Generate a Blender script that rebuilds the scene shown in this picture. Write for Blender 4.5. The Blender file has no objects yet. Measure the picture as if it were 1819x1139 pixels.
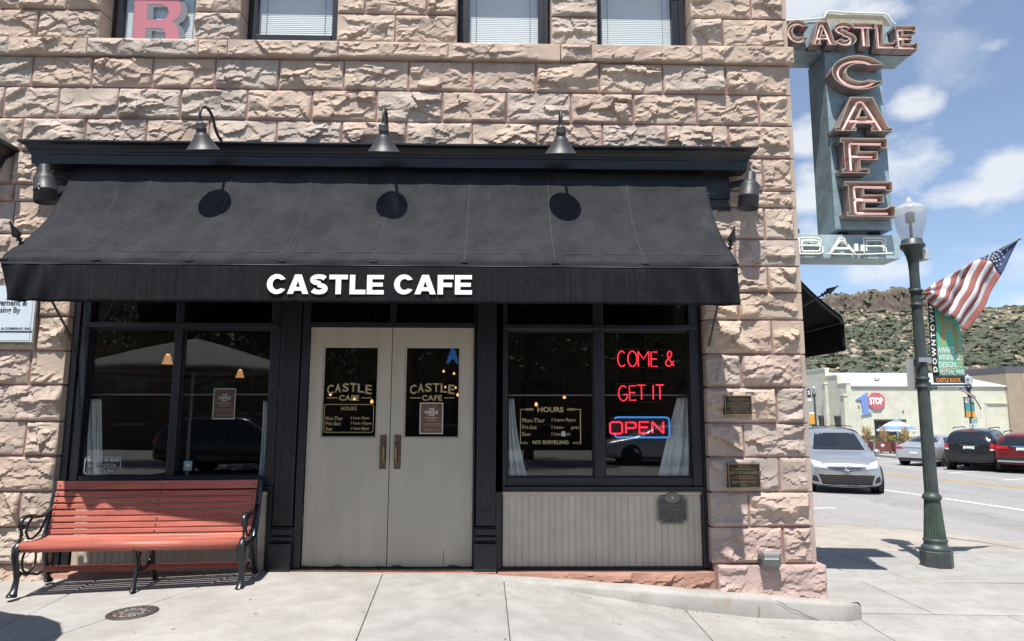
import bpy, bmesh, math, random
import numpy as np
from mathutils import Vector, Matrix, geometry
from mathutils.bvhtree import BVHTree

# ------------------------------------------------------------------ camera, world, sun, exposure
SC = bpy.context.scene
COL = SC.collection
PITCH, YAW, ROLL, DIST, EYE, FPX = math.radians(7.78), math.radians(-1.13), math.radians(0.155), 6.81, 1.511, 1213.0
_f = Vector((0, math.cos(PITCH), math.sin(PITCH)))
_u = Vector((0, -math.sin(PITCH), math.cos(PITCH)))
_r = Vector((1, 0, 0))
_r, _u = _r * math.cos(ROLL) + _u * math.sin(ROLL), _u * math.cos(ROLL) - _r * math.sin(ROLL)
_Z = Matrix.Rotation(YAW, 3, 'Z')
CR, CU, CF = _Z @ _r, _Z @ _u, _Z @ _f
EYEP = Vector((0, -DIST, EYE))
cam = bpy.data.cameras.new('camera')
cam.sensor_width = 36.0
cam.lens = 36.0 * FPX / 1819.0
cam.clip_end = 4000
cam.clip_start = 0.05
camo = bpy.data.objects.new('camera', cam)
COL.objects.link(camo)
camo.matrix_world = Matrix(((CR.x, CU.x, -CF.x, EYEP.x), (CR.y, CU.y, -CF.y, EYEP.y), (CR.z, CU.z, -CF.z, EYEP.z), (0, 0, 0, 1)))
SC.camera = camo

SUND = Vector((0.30, 1.0, -2.47)).normalized()          # the way the light travels
W = bpy.data.worlds.new("World")
SC.world = W
W.use_nodes = True
nt = W.node_tree
nt.nodes.clear()
N = nt.nodes.new
L = nt.links.new
out = N('ShaderNodeOutputWorld')
bg = N('ShaderNodeBackground')
sky = N('ShaderNodeTexSky')
sky.sky_type = 'NISHITA'
sky.sun_disc = False
sky.sun_elevation = math.asin(-SUND.z)
sky.sun_rotation = math.atan2(-SUND.x, -SUND.y)
sky.altitude = 1900
sky.air_density = 1.0
sky.dust_density = 1.2
sky.ozone_density = 1.0
bg.inputs['Strength'].default_value = 0.110
# cumulus: noise on the cloud deck the view direction pierces
tc = N('ShaderNodeTexCoord')
sep = N('ShaderNodeSeparateXYZ')
L(tc.outputs['Generated'], sep.inputs[0])
def M2(op, a, b=None, clamp=False):
    n = N('ShaderNodeMath'); n.operation = op; n.use_clamp = clamp
    for i, x in enumerate((a, b)):
        if x is None: continue
        if isinstance(x, (int, float)): n.inputs[i].default_value = x
        else: L(x, n.inputs[i])
    return n.outputs[0]
zc = M2('ADD', M2('MAXIMUM', sep.outputs[2], 0.0), 0.22)
dx = M2('DIVIDE', sep.outputs[0], zc)
dy = M2('DIVIDE', sep.outputs[1], zc)
cmb = N('ShaderNodeCombineXYZ')
L(dx, cmb.inputs[0]); L(dy, cmb.inputs[1])
mp = N('ShaderNodeMapping'); mp.vector_type = 'POINT'
mp.inputs['Location'].default_value = (3.37, 1.71, 0.4)
L(cmb.outputs[0], mp.inputs[0])
n1 = N('ShaderNodeTexNoise'); n1.inputs['Scale'].default_value = 2.6; n1.inputs['Detail'].default_value = 8; n1.inputs['Roughness'].default_value = 0.56
n1.inputs['Distortion'].default_value = 0.25
L(mp.outputs[0], n1.inputs['Vector'])
n2 = N('ShaderNodeTexNoise'); n2.inputs['Scale'].default_value = 0.9; n2.inputs['Detail'].default_value = 2
L(mp.outputs[0], n2.inputs['Vector'])
# where the heaps of cloud stand: direction, spread
CLOUDS = [((1440, 0), .16, .035, 1.0), ((1560, 20), .07, .02, .75), ((1622, 180), .040, .026, 1.05), ((1610, 290), .055, .048, 1.0), ((1430, 240), .030, .035, .9), ((1440, 335), .045, .04, .95), ((1715, 340), .060, .024, .95), ((1795, 310), .060, .042, 1.05), ((1570, 478), .065, .030, .9), ((1445, 430), .04, .035, .75), ((1800, 545), .06, .03, .85), ((1755, 85), .03, .010, .6), ((1480, 200), .03, .03, .7)]
blob = None
for (px_, py_), rx_, rz_, amp in CLOUDS:
    d_ = (CR * ((px_ - 909.5) / FPX) - CU * ((py_ - 569.5) / FPX) + CF).normalized()
    s1 = N('ShaderNodeVectorMath'); s1.operation = 'SUBTRACT'; L(tc.outputs['Generated'], s1.inputs[0]); s1.inputs[1].default_value = d_
    s2 = N('ShaderNodeVectorMath'); s2.operation = 'MULTIPLY'; L(s1.outputs[0], s2.inputs[0]); s2.inputs[1].default_value = (1 / rx_, 1 / rx_, 1 / rz_)
    s3 = N('ShaderNodeVectorMath'); s3.operation = 'LENGTH'; L(s2.outputs[0], s3.inputs[0])
    mr_ = N('ShaderNodeMapRange'); mr_.interpolation_type = 'SMOOTHSTEP'; L(s3.outputs['Value'], mr_.inputs[0]); mr_.inputs[1].default_value = 1.35; mr_.inputs[2].default_value = 0.15; mr_.inputs[3].default_value = 0; mr_.inputs[4].default_value = amp
    blob = mr_.outputs[0] if blob is None else M2('MAXIMUM', blob, mr_.outputs[0])
# the heaps are broken up by noise that lives on the sky itself
nd = N('ShaderNodeTexNoise'); nd.inputs['Scale'].default_value = 11; nd.inputs['Detail'].default_value = 9; nd.inputs['Roughness'].default_value = 0.58
mps = N('ShaderNodeMapping'); mps.inputs['Scale'].default_value = (1, 1, 1.7); L(tc.outputs['Generated'], mps.inputs[0]); L(mps.outputs[0], nd.inputs['Vector'])
heap = M2('ADD', M2('MULTIPLY', blob, 0.31), M2('MULTIPLY', nd.outputs['Fac'], 0.85))
deck = M2('ADD', M2('MULTIPLY', n1.outputs['Fac'], 0.72), M2('MULTIPLY', n2.outputs['Fac'], 0.40))
dens = M2('MAXIMUM', heap, M2('SUBTRACT', deck, 0.045))
rp = N('ShaderNodeValToRGB'); L(dens, rp.inputs[0])
rp.color_ramp.elements[0].position = 0.545; rp.color_ramp.elements[0].color = (0, 0, 0, 1)
rp.color_ramp.elements[1].position = 0.76; rp.color_ramp.elements[1].color = (1, 1, 1, 1)
n3 = N('ShaderNodeTexNoise'); n3.inputs['Scale'].default_value = 5.0; n3.inputs['Detail'].default_value = 4
L(mp.outputs[0], n3.inputs['Vector'])
ccol = N('ShaderNodeMix'); ccol.data_type = 'RGBA'
L(n3.outputs['Fac'], ccol.inputs[0])
ccol.inputs[6].default_value = (4.3, 4.6, 5.0, 1); ccol.inputs[7].default_value = (5.6, 5.65, 5.7, 1)
mx = N('ShaderNodeMix'); mx.data_type = 'RGBA'
L(M2('MULTIPLY', rp.outputs[0], 0.82), mx.inputs[0])
veil = N('ShaderNodeMix'); veil.data_type = 'RGBA'; veil.inputs[0].default_value = 0.18; L(sky.outputs[0], veil.inputs[6]); veil.inputs[7].default_value = (3.1, 3.5, 4.0, 1)   # thin high haze
L(veil.outputs[2], mx.inputs[6]); L(ccol.outputs[2], mx.inputs[7])
L(mx.outputs[2], bg.inputs[0]); L(bg.outputs[0], out.inputs[0])

sl = bpy.data.lights.new('sun', 'SUN')
sl.energy = 4.6
sl.angle = math.radians(0.53)
sl.color = (1.0, 0.955, 0.89)
so = bpy.data.objects.new('sun', sl)
COL.objects.link(so)
so.location = (-6, -20, 50)
so.rotation_euler = SUND.to_track_quat('-Z', 'Y').to_euler()
SC.view_settings.view_transform = 'Standard'
SC.view_settings.look = 'None'
SC.view_settings.exposure = 0.74
SC.view_settings.gamma = 1
SC.view_settings.use_curve_mapping = False
SC.render.engine = 'CYCLES'
try:
    SC.cycles.use_denoising = True
    SC.cycles.max_bounces = 8
    SC.cycles.transparent_max_bounces = 16
    SC.cycles.caustics_reflective = False
    SC.cycles.caustics_refractive = False
except Exception:
    pass

# ------------------------------------------------------------------ helpers
rng = random.Random(7)
R = math.radians
def ray(x, y):
    return CR * ((x - 909.5) / FPX) - CU * ((y - 569.5) / FPX) + CF
def at(x, y, Y=None, X=None, Z=None):
    """the point of the place that photo pixel (x, y) shows on the plane Y= / X= / Z="""
    d = ray(x, y)
    if Y is not None: t = (Y - EYEP.y) / d.y
    elif X is not None: t = (X - EYEP.x) / d.x
    else: t = (Z - EYEP.z) / d.z
    return EYEP + d * t
def ax(x, y, Y): return at(x, y, Y=Y).x
def az(x, y, Y): return at(x, y, Y=Y).z

_MAT = {}
def mat(name, col, rough=0.6, metal=0.0, var=0.0, vscale=6.0, bump=0.0, bscale=60.0, col2=None, spec=0.5, coat=0.0, emit=None, estr=0.0,
        rnd=0.0, stretch=None, coords='Object', sheen=0.0):
    if name in _MAT: return _MAT[name]
    m = bpy.data.materials.new(name); m.use_nodes = True
    t = m.node_tree; b = t.nodes['Principled BSDF']
    nn, ll = t.nodes.new, t.links.new
    b.inputs['Roughness'].default_value = rough
    b.inputs['Metallic'].default_value = metal
    b.inputs['Specular IOR Level'].default_value = spec
    if coat: b.inputs['Coat Weight'].default_value = coat; b.inputs['Coat Roughness'].default_value = 0.06
    if sheen: b.inputs['Sheen Weight'].default_value = sheen
    c = (*col, 1)
    b.inputs['Base Color'].default_value = c
    if emit: b.inputs['Emission Color'].default_value = (*emit, 1); b.inputs['Emission Strength'].default_value = estr
    tcn = nn('ShaderNodeTexCoord')
    if coords == 'World':
        g = nn('ShaderNodeNewGeometry'); vec = g.outputs['Position']
    else: vec = tcn.outputs['Object']
    if stretch:
        mpn = nn('ShaderNodeMapping'); mpn.inputs['Scale'].default_value = stretch; ll(vec, mpn.inputs[0]); vec = mpn.outputs[0]
    cur = None
    if var or col2:
        nz = nn('ShaderNodeTexNoise'); nz.inputs['Scale'].default_value = vscale; nz.inputs['Detail'].default_value = 6; nz.inputs['Roughness'].default_value = 0.6
        ll(vec, nz.inputs['Vector'])
        r_ = nn('ShaderNodeValToRGB'); ll(nz.outputs['Fac'], r_.inputs[0])
        r_.color_ramp.elements[0].position = 0.32; r_.color_ramp.elements[1].position = 0.68
        if col2:
            r_.color_ramp.elements[0].color = (*col2, 1); r_.color_ramp.elements[1].color = c
        else:
            r_.color_ramp.elements[0].color = (*[x * (1 - var) for x in col], 1)
            r_.color_ramp.elements[1].color = (*[min(1, x * (1 + var)) for x in col], 1)
        cur = r_.outputs[0]
    if rnd:
        oi = nn('ShaderNodeObjectInfo')
        hv = nn('ShaderNodeHueSaturation')
        mr = nn('ShaderNodeMapRange'); mr.inputs[3].default_value = 1 - rnd; mr.inputs[4].default_value = 1 + rnd
        ll(oi.outputs['Random'], mr.inputs[0]); ll(mr.outputs[0], hv.inputs['Value'])
        if cur: ll(cur, hv.inputs['Color'])
        else: hv.inputs['Color'].default_value = c
        cur = hv.outputs[0]
    if cur: ll(cur, b.inputs['Base Color'])
    if bump:
        nb = nn('ShaderNodeTexNoise'); nb.inputs['Scale'].default_value = bscale; nb.inputs['Detail'].default_value = 5
        ll(vec, nb.inputs['Vector'])
        bp = nn('ShaderNodeBump'); bp.inputs['Strength'].default_value = bump; bp.inputs['Distance'].default_value = 0.01
        ll(nb.outputs['Fac'], bp.inputs['Height']); ll(bp.outputs[0], b.inputs['Normal'])
    _MAT[name] = m
    return m

class MB:
    def __init__(s): s.v = []; s.f = []; s.mi = []; s.sm = []
    def add(s, vs, fs, mi=0, smooth=False):
        o = len(s.v); s.v.extend([tuple(v) for v in vs])
        for f in fs:
            s.f.append(tuple(i + o for i in f)); s.mi.append(mi); s.sm.append(smooth)
        return s
    def box(s, x0, y0, z0, x1, y1, z1, mi=0):
        vs = [(x0, y0, z0), (x1, y0, z0), (x1, y1, z0), (x0, y1, z0), (x0, y0, z1), (x1, y0, z1), (x1, y1, z1), (x0, y1, z1)]
        return s.add(vs, [(0, 3, 2, 1), (4, 5, 6, 7), (0, 1, 5, 4), (1, 2, 6, 5), (2, 3, 7, 6), (3, 0, 4, 7)], mi)
    def obox(s, M, sx, sy, sz, mi=0):
        vs = [M @ Vector((x * sx / 2, y * sy / 2, z * sz / 2)) for z in (-1, 1) for x, y in ((-1, -1), (1, -1), (1, 1), (-1, 1))]
        return s.add(vs, [(0, 3, 2, 1), (4, 5, 6, 7), (0, 1, 5, 4), (1, 2, 6, 5), (2, 3, 7, 6), (3, 0, 4, 7)], mi)
    def quad(s, a, b, c, d, mi=0): return s.add([a, b, c, d], [(0, 1, 2, 3)], mi)
    def tube(s, pts, r, n=8, mi=0, cap=True, flat=1.0, up=None):
        pts = [Vector(p) for p in pts]
        rs = r if isinstance(r, (list, tuple)) else [r] * len(pts)
        t0 = (pts[1] - pts[0]).normalized()
        a = Vector(up) if up else (Vector((0, 0, 1)) if abs(t0.z) < 0.9 else Vector((1, 0, 0)))
        a = (a - t0 * a.dot(t0)).normalized()
        vs = []
        for i, p in enumerate(pts):
            t = (pts[min(i + 1, len(pts) - 1)] - pts[max(i - 1, 0)]).normalized()
            a = (a - t * a.dot(t)).normalized(); b = t.cross(a)
            for k in range(n):
                w = 2 * math.pi * k / n
                vs.append(p + a * (math.cos(w) * rs[i]) + b * (math.sin(w) * rs[i] * flat))
        fs = [(i * n + k, i * n + (k + 1) % n, (i + 1) * n + (k + 1) % n, (i + 1) * n + k) for i in range(len(pts) - 1) for k in range(n)]
        s.add(vs, fs, mi, True)
        if cap:
            s.add(vs[:n], [tuple(reversed(range(n)))], mi); s.add(vs[-n:], [tuple(range(n))], mi)
        return s
    def lathe(s, prof, c=(0, 0, 0), n=24, mi=0, smooth=True, M=None, rfun=None, rot=0.0):
        vs = []
        for (r, z) in prof:
            for k in range(n):
                w = 2 * math.pi * (k + rot) / n
                rr = r * (rfun(k, n, z) if rfun else 1)
                p = Vector((rr * math.cos(w), rr * math.sin(w), z))
                if M: p = M @ p
                vs.append(p + Vector(c))
        fs = [(i * n + k, i * n + (k + 1) % n, (i + 1) * n + (k + 1) % n, (i + 1) * n + k) for i in range(len(prof) - 1) for k in range(n)]
        s.add(vs, fs, mi, smooth)
        if prof[0][0] > 1e-4: s.add(vs[:n], [tuple(reversed(range(n)))], mi)
        if prof[-1][0] > 1e-4: s.add(vs[-n:], [tuple(range(n))], mi)
        return s
    def grid(s, P, mi=0, smooth=True):
        """P[i][j] points"""
        ni, nj = len(P), len(P[0])
        vs = [p for row in P for p in row]
        fs = [(i * nj + j, i * nj + j + 1, (i + 1) * nj + j + 1, (i + 1) * nj + j) for i in range(ni - 1) for j in range(nj - 1)]
        return s.add(vs, fs, mi, smooth)
    def ext(s, loops, d0, d1, fn, mi=0, front=True, back=True, sides=True):
        """extrude flat loops (x, y) between depths d0 and d1; fn(x, y, d) gives the point"""
        allp = [p for l in loops for p in l]
        tri = geometry.tessellate_polygon([[Vector((p[0], p[1], 0)) for p in l] for l in loops])
        if front: s.add([fn(p[0], p[1], d1) for p in allp], [tuple(t) for t in tri], mi)
        if back: s.add([fn(p[0], p[1], d0) for p in allp], [tuple(reversed(t)) for t in tri], mi)
        if sides:
            for l in loops:
                n = len(l)
                vs = [fn(p[0], p[1], d0) for p in l] + [fn(p[0], p[1], d1) for p in l]
                s.add(vs, [(i, (i + 1) % n, n + (i + 1) % n, n + i) for i in range(n)], mi)
        return s

_ORG = {}
def obj(name, mb, mats, parent=None, bevel=0.0, seg=2, solid=0.0, label=None, kind=None, subsurf=0, normals=False):
    me = bpy.data.meshes.new(name)
    org = _ORG.get(parent.name, Vector((0, 0, 0))) if parent else Vector((0, 0, 0))
    vs = [(v[0] - org.x, v[1] - org.y, v[2] - org.z) for v in mb.v] if parent else mb.v
    me.from_pydata(vs, [], mb.f)
    if not isinstance(mats, (list, tuple)): mats = [mats]
    for m in mats: me.materials.append(m)
    me.polygons.foreach_set('material_index', mb.mi)
    me.polygons.foreach_set('use_smooth', mb.sm)
    me.update()
    o = bpy.data.objects.new(name, me)
    COL.objects.link(o)
    if normals or bevel:
        bm_ = bmesh.new(); bm_.from_mesh(me); bmesh.ops.remove_doubles(bm_, verts=bm_.verts, dist=1e-5); bmesh.ops.recalc_face_normals(bm_, faces=bm_.faces); bm_.to_mesh(me); bm_.free()
    if parent:
        o.parent = parent; _ORG[o.name] = org
    else: _ORG[o.name] = Vector((0, 0, 0))
    if solid:
        md = o.modifiers.new('thick', 'SOLIDIFY'); md.thickness = solid; md.offset = 0
    if subsurf:
        md = o.modifiers.new('sub', 'SUBSURF'); md.levels = md.render_levels = subsurf
    if bevel:
        md = o.modifiers.new('bevel', 'BEVEL'); md.width = bevel; md.segments = seg; md.limit_method = 'ANGLE'; md.angle_limit = R(40)
    if label: o['label'] = label
    if kind: o['kind'] = kind
    return o
def thing(name, label, cat, loc=(0, 0, 0), group=None, local=False, rot=None):
    o = bpy.data.objects.new(name, None); COL.objects.link(o)
    o.empty_display_size = 0.1
    o.location = loc
    _ORG[o.name] = Vector((0, 0, 0)) if local else Vector(loc)
    if rot: o.rotation_euler = rot
    o['label'] = label; o['category'] = cat
    if group: o['group'] = group
    return o
def tag(o, label, cat, group=None):
    o['label'] = label; o['category'] = cat
    if group: o['group'] = group
    return o
def copy_tree(o, parent=None):
    c = o.copy(); COL.objects.link(c)
    if parent: c.parent = parent
    for ch in list(o.children): copy_tree(ch, c)
    return c

def text_mesh(s, bold=0.0, align='CENTER', spacing=1.0, lspace=1.0):
    cu = bpy.data.curves.new('lettering', 'FONT')
    cu.body = s; cu.size = 1.0; cu.offset = bold; cu.align_x = align; cu.space_character = spacing; cu.space_line = lspace
    cu.resolution_u = 3
    o = bpy.data.objects.new('lettering_tmp', cu); COL.objects.link(o)
    me = bpy.data.meshes.new_from_object(o)
    vs = [Vector(v.co) for v in me.vertices]; fs = [tuple(p.vertices) for p in me.polygons]
    bpy.data.objects.remove(o); bpy.data.curves.remove(cu); bpy.data.meshes.remove(me)
    return vs, fs
def letters(s, x0, x1, y0, y1, fn, m, parent, bold=0.0, name='lettering', spacing=1.0, mb=None, mi=0, keep=False, lspace=1.0, align='CENTER'):
    """text s fitted into the rectangle; fn(x, y) maps the flat letter plane into the place"""
    vs, fs = text_mesh(s, bold, align=align, spacing=spacing, lspace=lspace)
    a0 = min(v.x for v in vs); a1 = max(v.x for v in vs); b0 = min(v.y for v in vs); b1 = max(v.y for v in vs)
    sx = (x1 - x0) / (a1 - a0); sy = (y1 - y0) / (b1 - b0)
    pts = [fn(x0 + (v.x - a0) * sx, y0 + (v.y - b0) * sy) for v in vs]
    own = mb is None
    if own: mb = MB()
    mb.add(pts, fs, mi)
    if own: return obj(name, mb, m, parent)
def on_y(Y): return lambda x, z: (x, Y, z)
def ptext(s, px0, px1, py0, py1, Y, m, parent, **k):
    """lettering whose photo rectangle on the plane Y is (px0..px1, py0..py1)"""
    a = at(px0, py1, Y=Y); b = at(px1, py0, Y=Y)
    c = at(px1, py1, Y=Y); d = at(px0, py0, Y=Y)
    return letters(s, (a.x + d.x) / 2, (b.x + c.x) / 2, (a.z + c.z) / 2, (b.z + d.z) / 2, on_y(Y), m, parent, **k)

# value noise on arrays
def _h(ix, iy, seed):
    n = (ix.astype(np.int64) * 374761393 + iy.astype(np.int64) * 668265263 + seed * 1274126177) & 0x7fffffff
    n = ((n ^ (n >> 13)) * 1274126177) & 0x7fffffff
    return ((n ^ (n >> 16)) & 0xffff) / 65535.0
def vnoise(x, y, seed=0):
    ix = np.floor(x); iy = np.floor(y); fx = x - ix; fy = y - iy
    fx = fx * fx * (3 - 2 * fx); fy = fy * fy * (3 - 2 * fy)
    a = _h(ix, iy, seed); b = _h(ix + 1, iy, seed); c = _h(ix, iy + 1, seed); d = _h(ix + 1, iy + 1, seed)
    return (a * (1 - fx) + b * fx) * (1 - fy) + (c * (1 - fx) + d * fx) * fy
def fbm(x, y, seed=0, oct=4, gain=0.5):
    s = 0; a = 1; t = 0
    for k in range(oct):
        s = s + a * vnoise(x * 2 ** k, y * 2 ** k, seed + k * 17); t += a; a *= gain
    return s / t

# ------------------------------------------------------------------ materials
def stone_mat(name, c1, c2, c3, grey):
    m = bpy.data.materials.new(name); m.use_nodes = True
    t = m.node_tree; b = t.nodes['Principled BSDF']; nn, ll = t.nodes.new, t.links.new
    b.inputs['Roughness'].default_value = 0.9; b.inputs['Specular IOR Level'].default_value = 0.2
    g = nn('ShaderNodeNewGeometry'); oi = nn('ShaderNodeObjectInfo')
    r1 = nn('ShaderNodeValToRGB'); ll(oi.outputs['Random'], r1.inputs[0])
    el = r1.color_ramp.elements
    el[0].position = 0; el[0].color = (*c1, 1); el[1].position = 1; el[1].color = (*c3, 1)
    e = el.new(0.45); e.color = (*c2, 1)
    e = el.new(0.72); e.color = (*grey, 1)
    n1 = nn('ShaderNodeTexNoise'); n1.inputs['Scale'].default_value = 2.3; n1.inputs['Detail'].default_value = 7; n1.inputs['Roughness'].default_value = 0.62
    ll(g.outputs['Position'], n1.inputs['Vector'])
    r2 = nn('ShaderNodeValToRGB'); ll(n1.outputs['Fac'], r2.inputs[0])
    r2.color_ramp.elements[0].position = 0.35; r2.color_ramp.elements[0].color = (0.86, 0.845, 0.84, 1)
    r2.color_ramp.elements[1].position = 0.66; r2.color_ramp.elements[1].color = (1.12, 1.10, 1.07, 1)
    mu = nn('ShaderNodeMix'); mu.data_type = 'RGBA'; mu.blend_type = 'MULTIPLY'; mu.inputs[0].default_value = 1
    ll(r1.outputs[0], mu.inputs[6]); ll(r2.outputs[0], mu.inputs[7])
    # rusty and grey weather stains
    mp_ = nn('ShaderNodeMapping'); mp_.inputs['Scale'].default_value = (1.0, 1.0, 0.55); ll(g.outputs['Position'], mp_.inputs[0])
    n2 = nn('ShaderNodeTexNoise'); n2.inputs['Scale'].default_value = 5.5; n2.inputs['Detail'].default_value = 8; n2.inputs['Roughness'].default_value = 0.7
    ll(mp_.outputs[0], n2.inputs['Vector'])
    r3 = nn('ShaderNodeValToRGB'); ll(n2.outputs['Fac'], r3.inputs[0])
    r3.color_ramp.elements[0].position = 0.53; r3.color_ramp.elements[0].color = (0, 0, 0, 1)
    r3.color_ramp.elements[1].position = 0.74; r3.color_ramp.elements[1].color = (0.42, 0.42, 0.42, 1)
    m2 = nn('ShaderNodeMix'); m2.data_type = 'RGBA'
    ll(r3.outputs[0], m2.inputs[0]); ll(mu.outputs[2], m2.inputs[6]); m2.inputs[7].default_value = (0.22, 0.17, 0.135, 1)
    ll(m2.outputs[2], b.inputs['Base Color'])
    n4 = nn('ShaderNodeTexNoise'); n4.inputs['Scale'].default_value = 38; n4.inputs['Detail'].default_value = 9; n4.inputs['Roughness'].default_value = 0.7
    ll(g.outputs['Position'], n4.inputs['Vector'])
    v4 = nn('ShaderNodeTexVoronoi'); v4.inputs['Scale'].default_value = 22; v4.feature = 'F1'; ll(n4.outputs['Color'], v4.inputs['Vector'])
    ad = nn('ShaderNodeMath'); ad.operation = 'ADD'; ll(n4.outputs['Fac'], ad.inputs[0]); ad.inputs[1].default_value = 0
    bp = nn('ShaderNodeBump'); bp.inputs['Strength'].default_value = 0.6; bp.inputs['Distance'].default_value = 0.007
    ll(ad.outputs[0], bp.inputs['Height']); ll(bp.outputs[0], b.inputs['Normal'])
    return m
M_STONE = stone_mat('tan_sandstone', (0.46, 0.37, 0.30), (0.435, 0.345, 0.285), (0.465, 0.385, 0.315), (0.425, 0.37, 0.325))
M_PINK = stone_mat('rose_sandstone', (0.43, 0.34, 0.295), (0.42, 0.345, 0.30), (0.44, 0.35, 0.30), (0.37, 0.32, 0.29))
M_BASE = stone_mat('pink_base_stone', (0.44, 0.345, 0.31), (0.44, 0.335, 0.30), (0.45, 0.355, 0.32), (0.43, 0.33, 0.30))
M_RED = stone_mat('red_base_stone', (0.34, 0.185, 0.135), (0.36, 0.20, 0.15), (0.33, 0.20, 0.155), (0.32, 0.19, 0.15))
M_MORTAR = mat('pink_mortar', (0.29, 0.165, 0.15), 0.95, var=0.25, vscale=9, bump=0.5, bscale=120, coords='World')
M_BLACK = mat('black_paint', (0.009, 0.0105, 0.014), 0.38, var=0.3, vscale=5, bump=0.05, bscale=30)
M_FRAME = mat('navy_black_frame', (0.0105, 0.0125, 0.0175), 0.36, var=0.3, vscale=4, bump=0.04, bscale=40)
M_DOOR = mat('beige_door_paint', (0.43, 0.385, 0.31), 0.5, var=0.075, vscale=2.2, bump=0.06, bscale=90, stretch=(2.5, 1, .6))
M_BEAD = mat('beige_board_paint', (0.47, 0.42, 0.35), 0.55, var=0.08, vscale=5, bump=0.06, bscale=70, rnd=0.035, coords='World')
M_RAW = mat('worn_edge_wood', (0.10, 0.07, 0.05), 0.85, var=0.4, vscale=20)
M_LAMP = mat('dark_bronze_metal', (0.036, 0.037, 0.041), 0.48, metal=0.0, spec=0.45)
M_IRON = mat('black_cast_iron', (0.012, 0.014, 0.017), 0.33, bump=0.12, bscale=60, spec=0.6)
M_SLAT = mat('coral_red_paint', (0.385, 0.108, 0.076), 0.5, var=0.26, vscale=9, bump=0.2, bscale=40, stretch=(0.25, 2.5, 2.5), rnd=0.06)
M_BRASS = mat('dull_brass', (0.30, 0.21, 0.10), 0.34, metal=0.9, var=0.3, vscale=20)
M_PLATE = mat('tarnished_brass', (0.13, 0.10, 0.07), 0.42, metal=0.7, var=0.35, vscale=15)
M_BRONZE = mat('dark_bronze_field', (0.035, 0.03, 0.027), 0.45, metal=0.5, var=0.3, vscale=20)
M_GOLDL = mat('gold_leaf_lettering', (0.40, 0.31, 0.16), 0.5, emit=None)
M_WHITE = mat('white_vinyl', (0.86, 0.86, 0.86), 0.5)
M_WINDOWW = mat('white_decal', (0.62, 0.62, 0.58), 0.6)
M_BLUEDECAL = mat('blue_decal', (0.01, 0.14, 0.42), 0.5)
M_PAPER = mat('poster_border', (0.55, 0.52, 0.50), 0.6)
M_POSTER = mat('poster_wood_print', (0.20, 0.105, 0.055), 0.6, col2=(0.07, 0.035, 0.02), vscale=3, stretch=(26, 1, 1.2))
M_CURT = mat('white_curtain', (0.82, 0.83, 0.80), 0.85, var=0.05)
M_STEEL = mat('brushed_steel', (0.45, 0.46, 0.47), 0.35, metal=0.9)
M_BLIND = mat('white_blind', (0.90, 0.91, 0.91), 0.55)
M_ROSE = mat('rose_letter', (0.44, 0.15, 0.19), 0.5)
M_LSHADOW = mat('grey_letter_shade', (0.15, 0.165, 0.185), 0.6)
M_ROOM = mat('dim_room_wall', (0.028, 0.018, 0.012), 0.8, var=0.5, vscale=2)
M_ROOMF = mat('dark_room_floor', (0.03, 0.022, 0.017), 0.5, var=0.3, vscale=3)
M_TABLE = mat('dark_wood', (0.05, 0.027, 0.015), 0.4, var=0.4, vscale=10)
M_BULB = mat('warm_bulb', (1, 0.8, 0.5), 0.4, emit=(1.0, 0.50, 0.17), estr=0.95)
M_SHADE = mat('amber_shade', (0.75, 0.5, 0.28), 0.5, emit=(1.0, 0.45, 0.16), estr=0.30)
M_NEON = mat('red_neon', (0.8, 0.05, 0.06), 0.4, emit=(1.0, 0.022, 0.05), estr=1.25)
M_NEONB = mat('blue_neon', (0.05, 0.2, 0.6), 0.4, emit=(0.05, 0.32, 0.90), estr=0.45)
M_TUBE = mat('pink_neon_tube', (0.8, 0.6, 0.58), 0.25, emit=(1.0, 0.55, 0.50), estr=0.25)
M_TUBEEND = mat('red_tube_end', (0.5, 0.03, 0.02), 0.3, emit=(1.0, 0.05, 0.03), estr=0.12)
M_TUBEW = mat('white_glass_tube', (0.80, 0.82, 0.74), 0.25)
M_TUBEG = mat('pale_green_tube', (0.76, 0.82, 0.62), 0.25)
M_DARK = mat('near_black', (0.006, 0.006, 0.007), 0.6)
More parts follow.
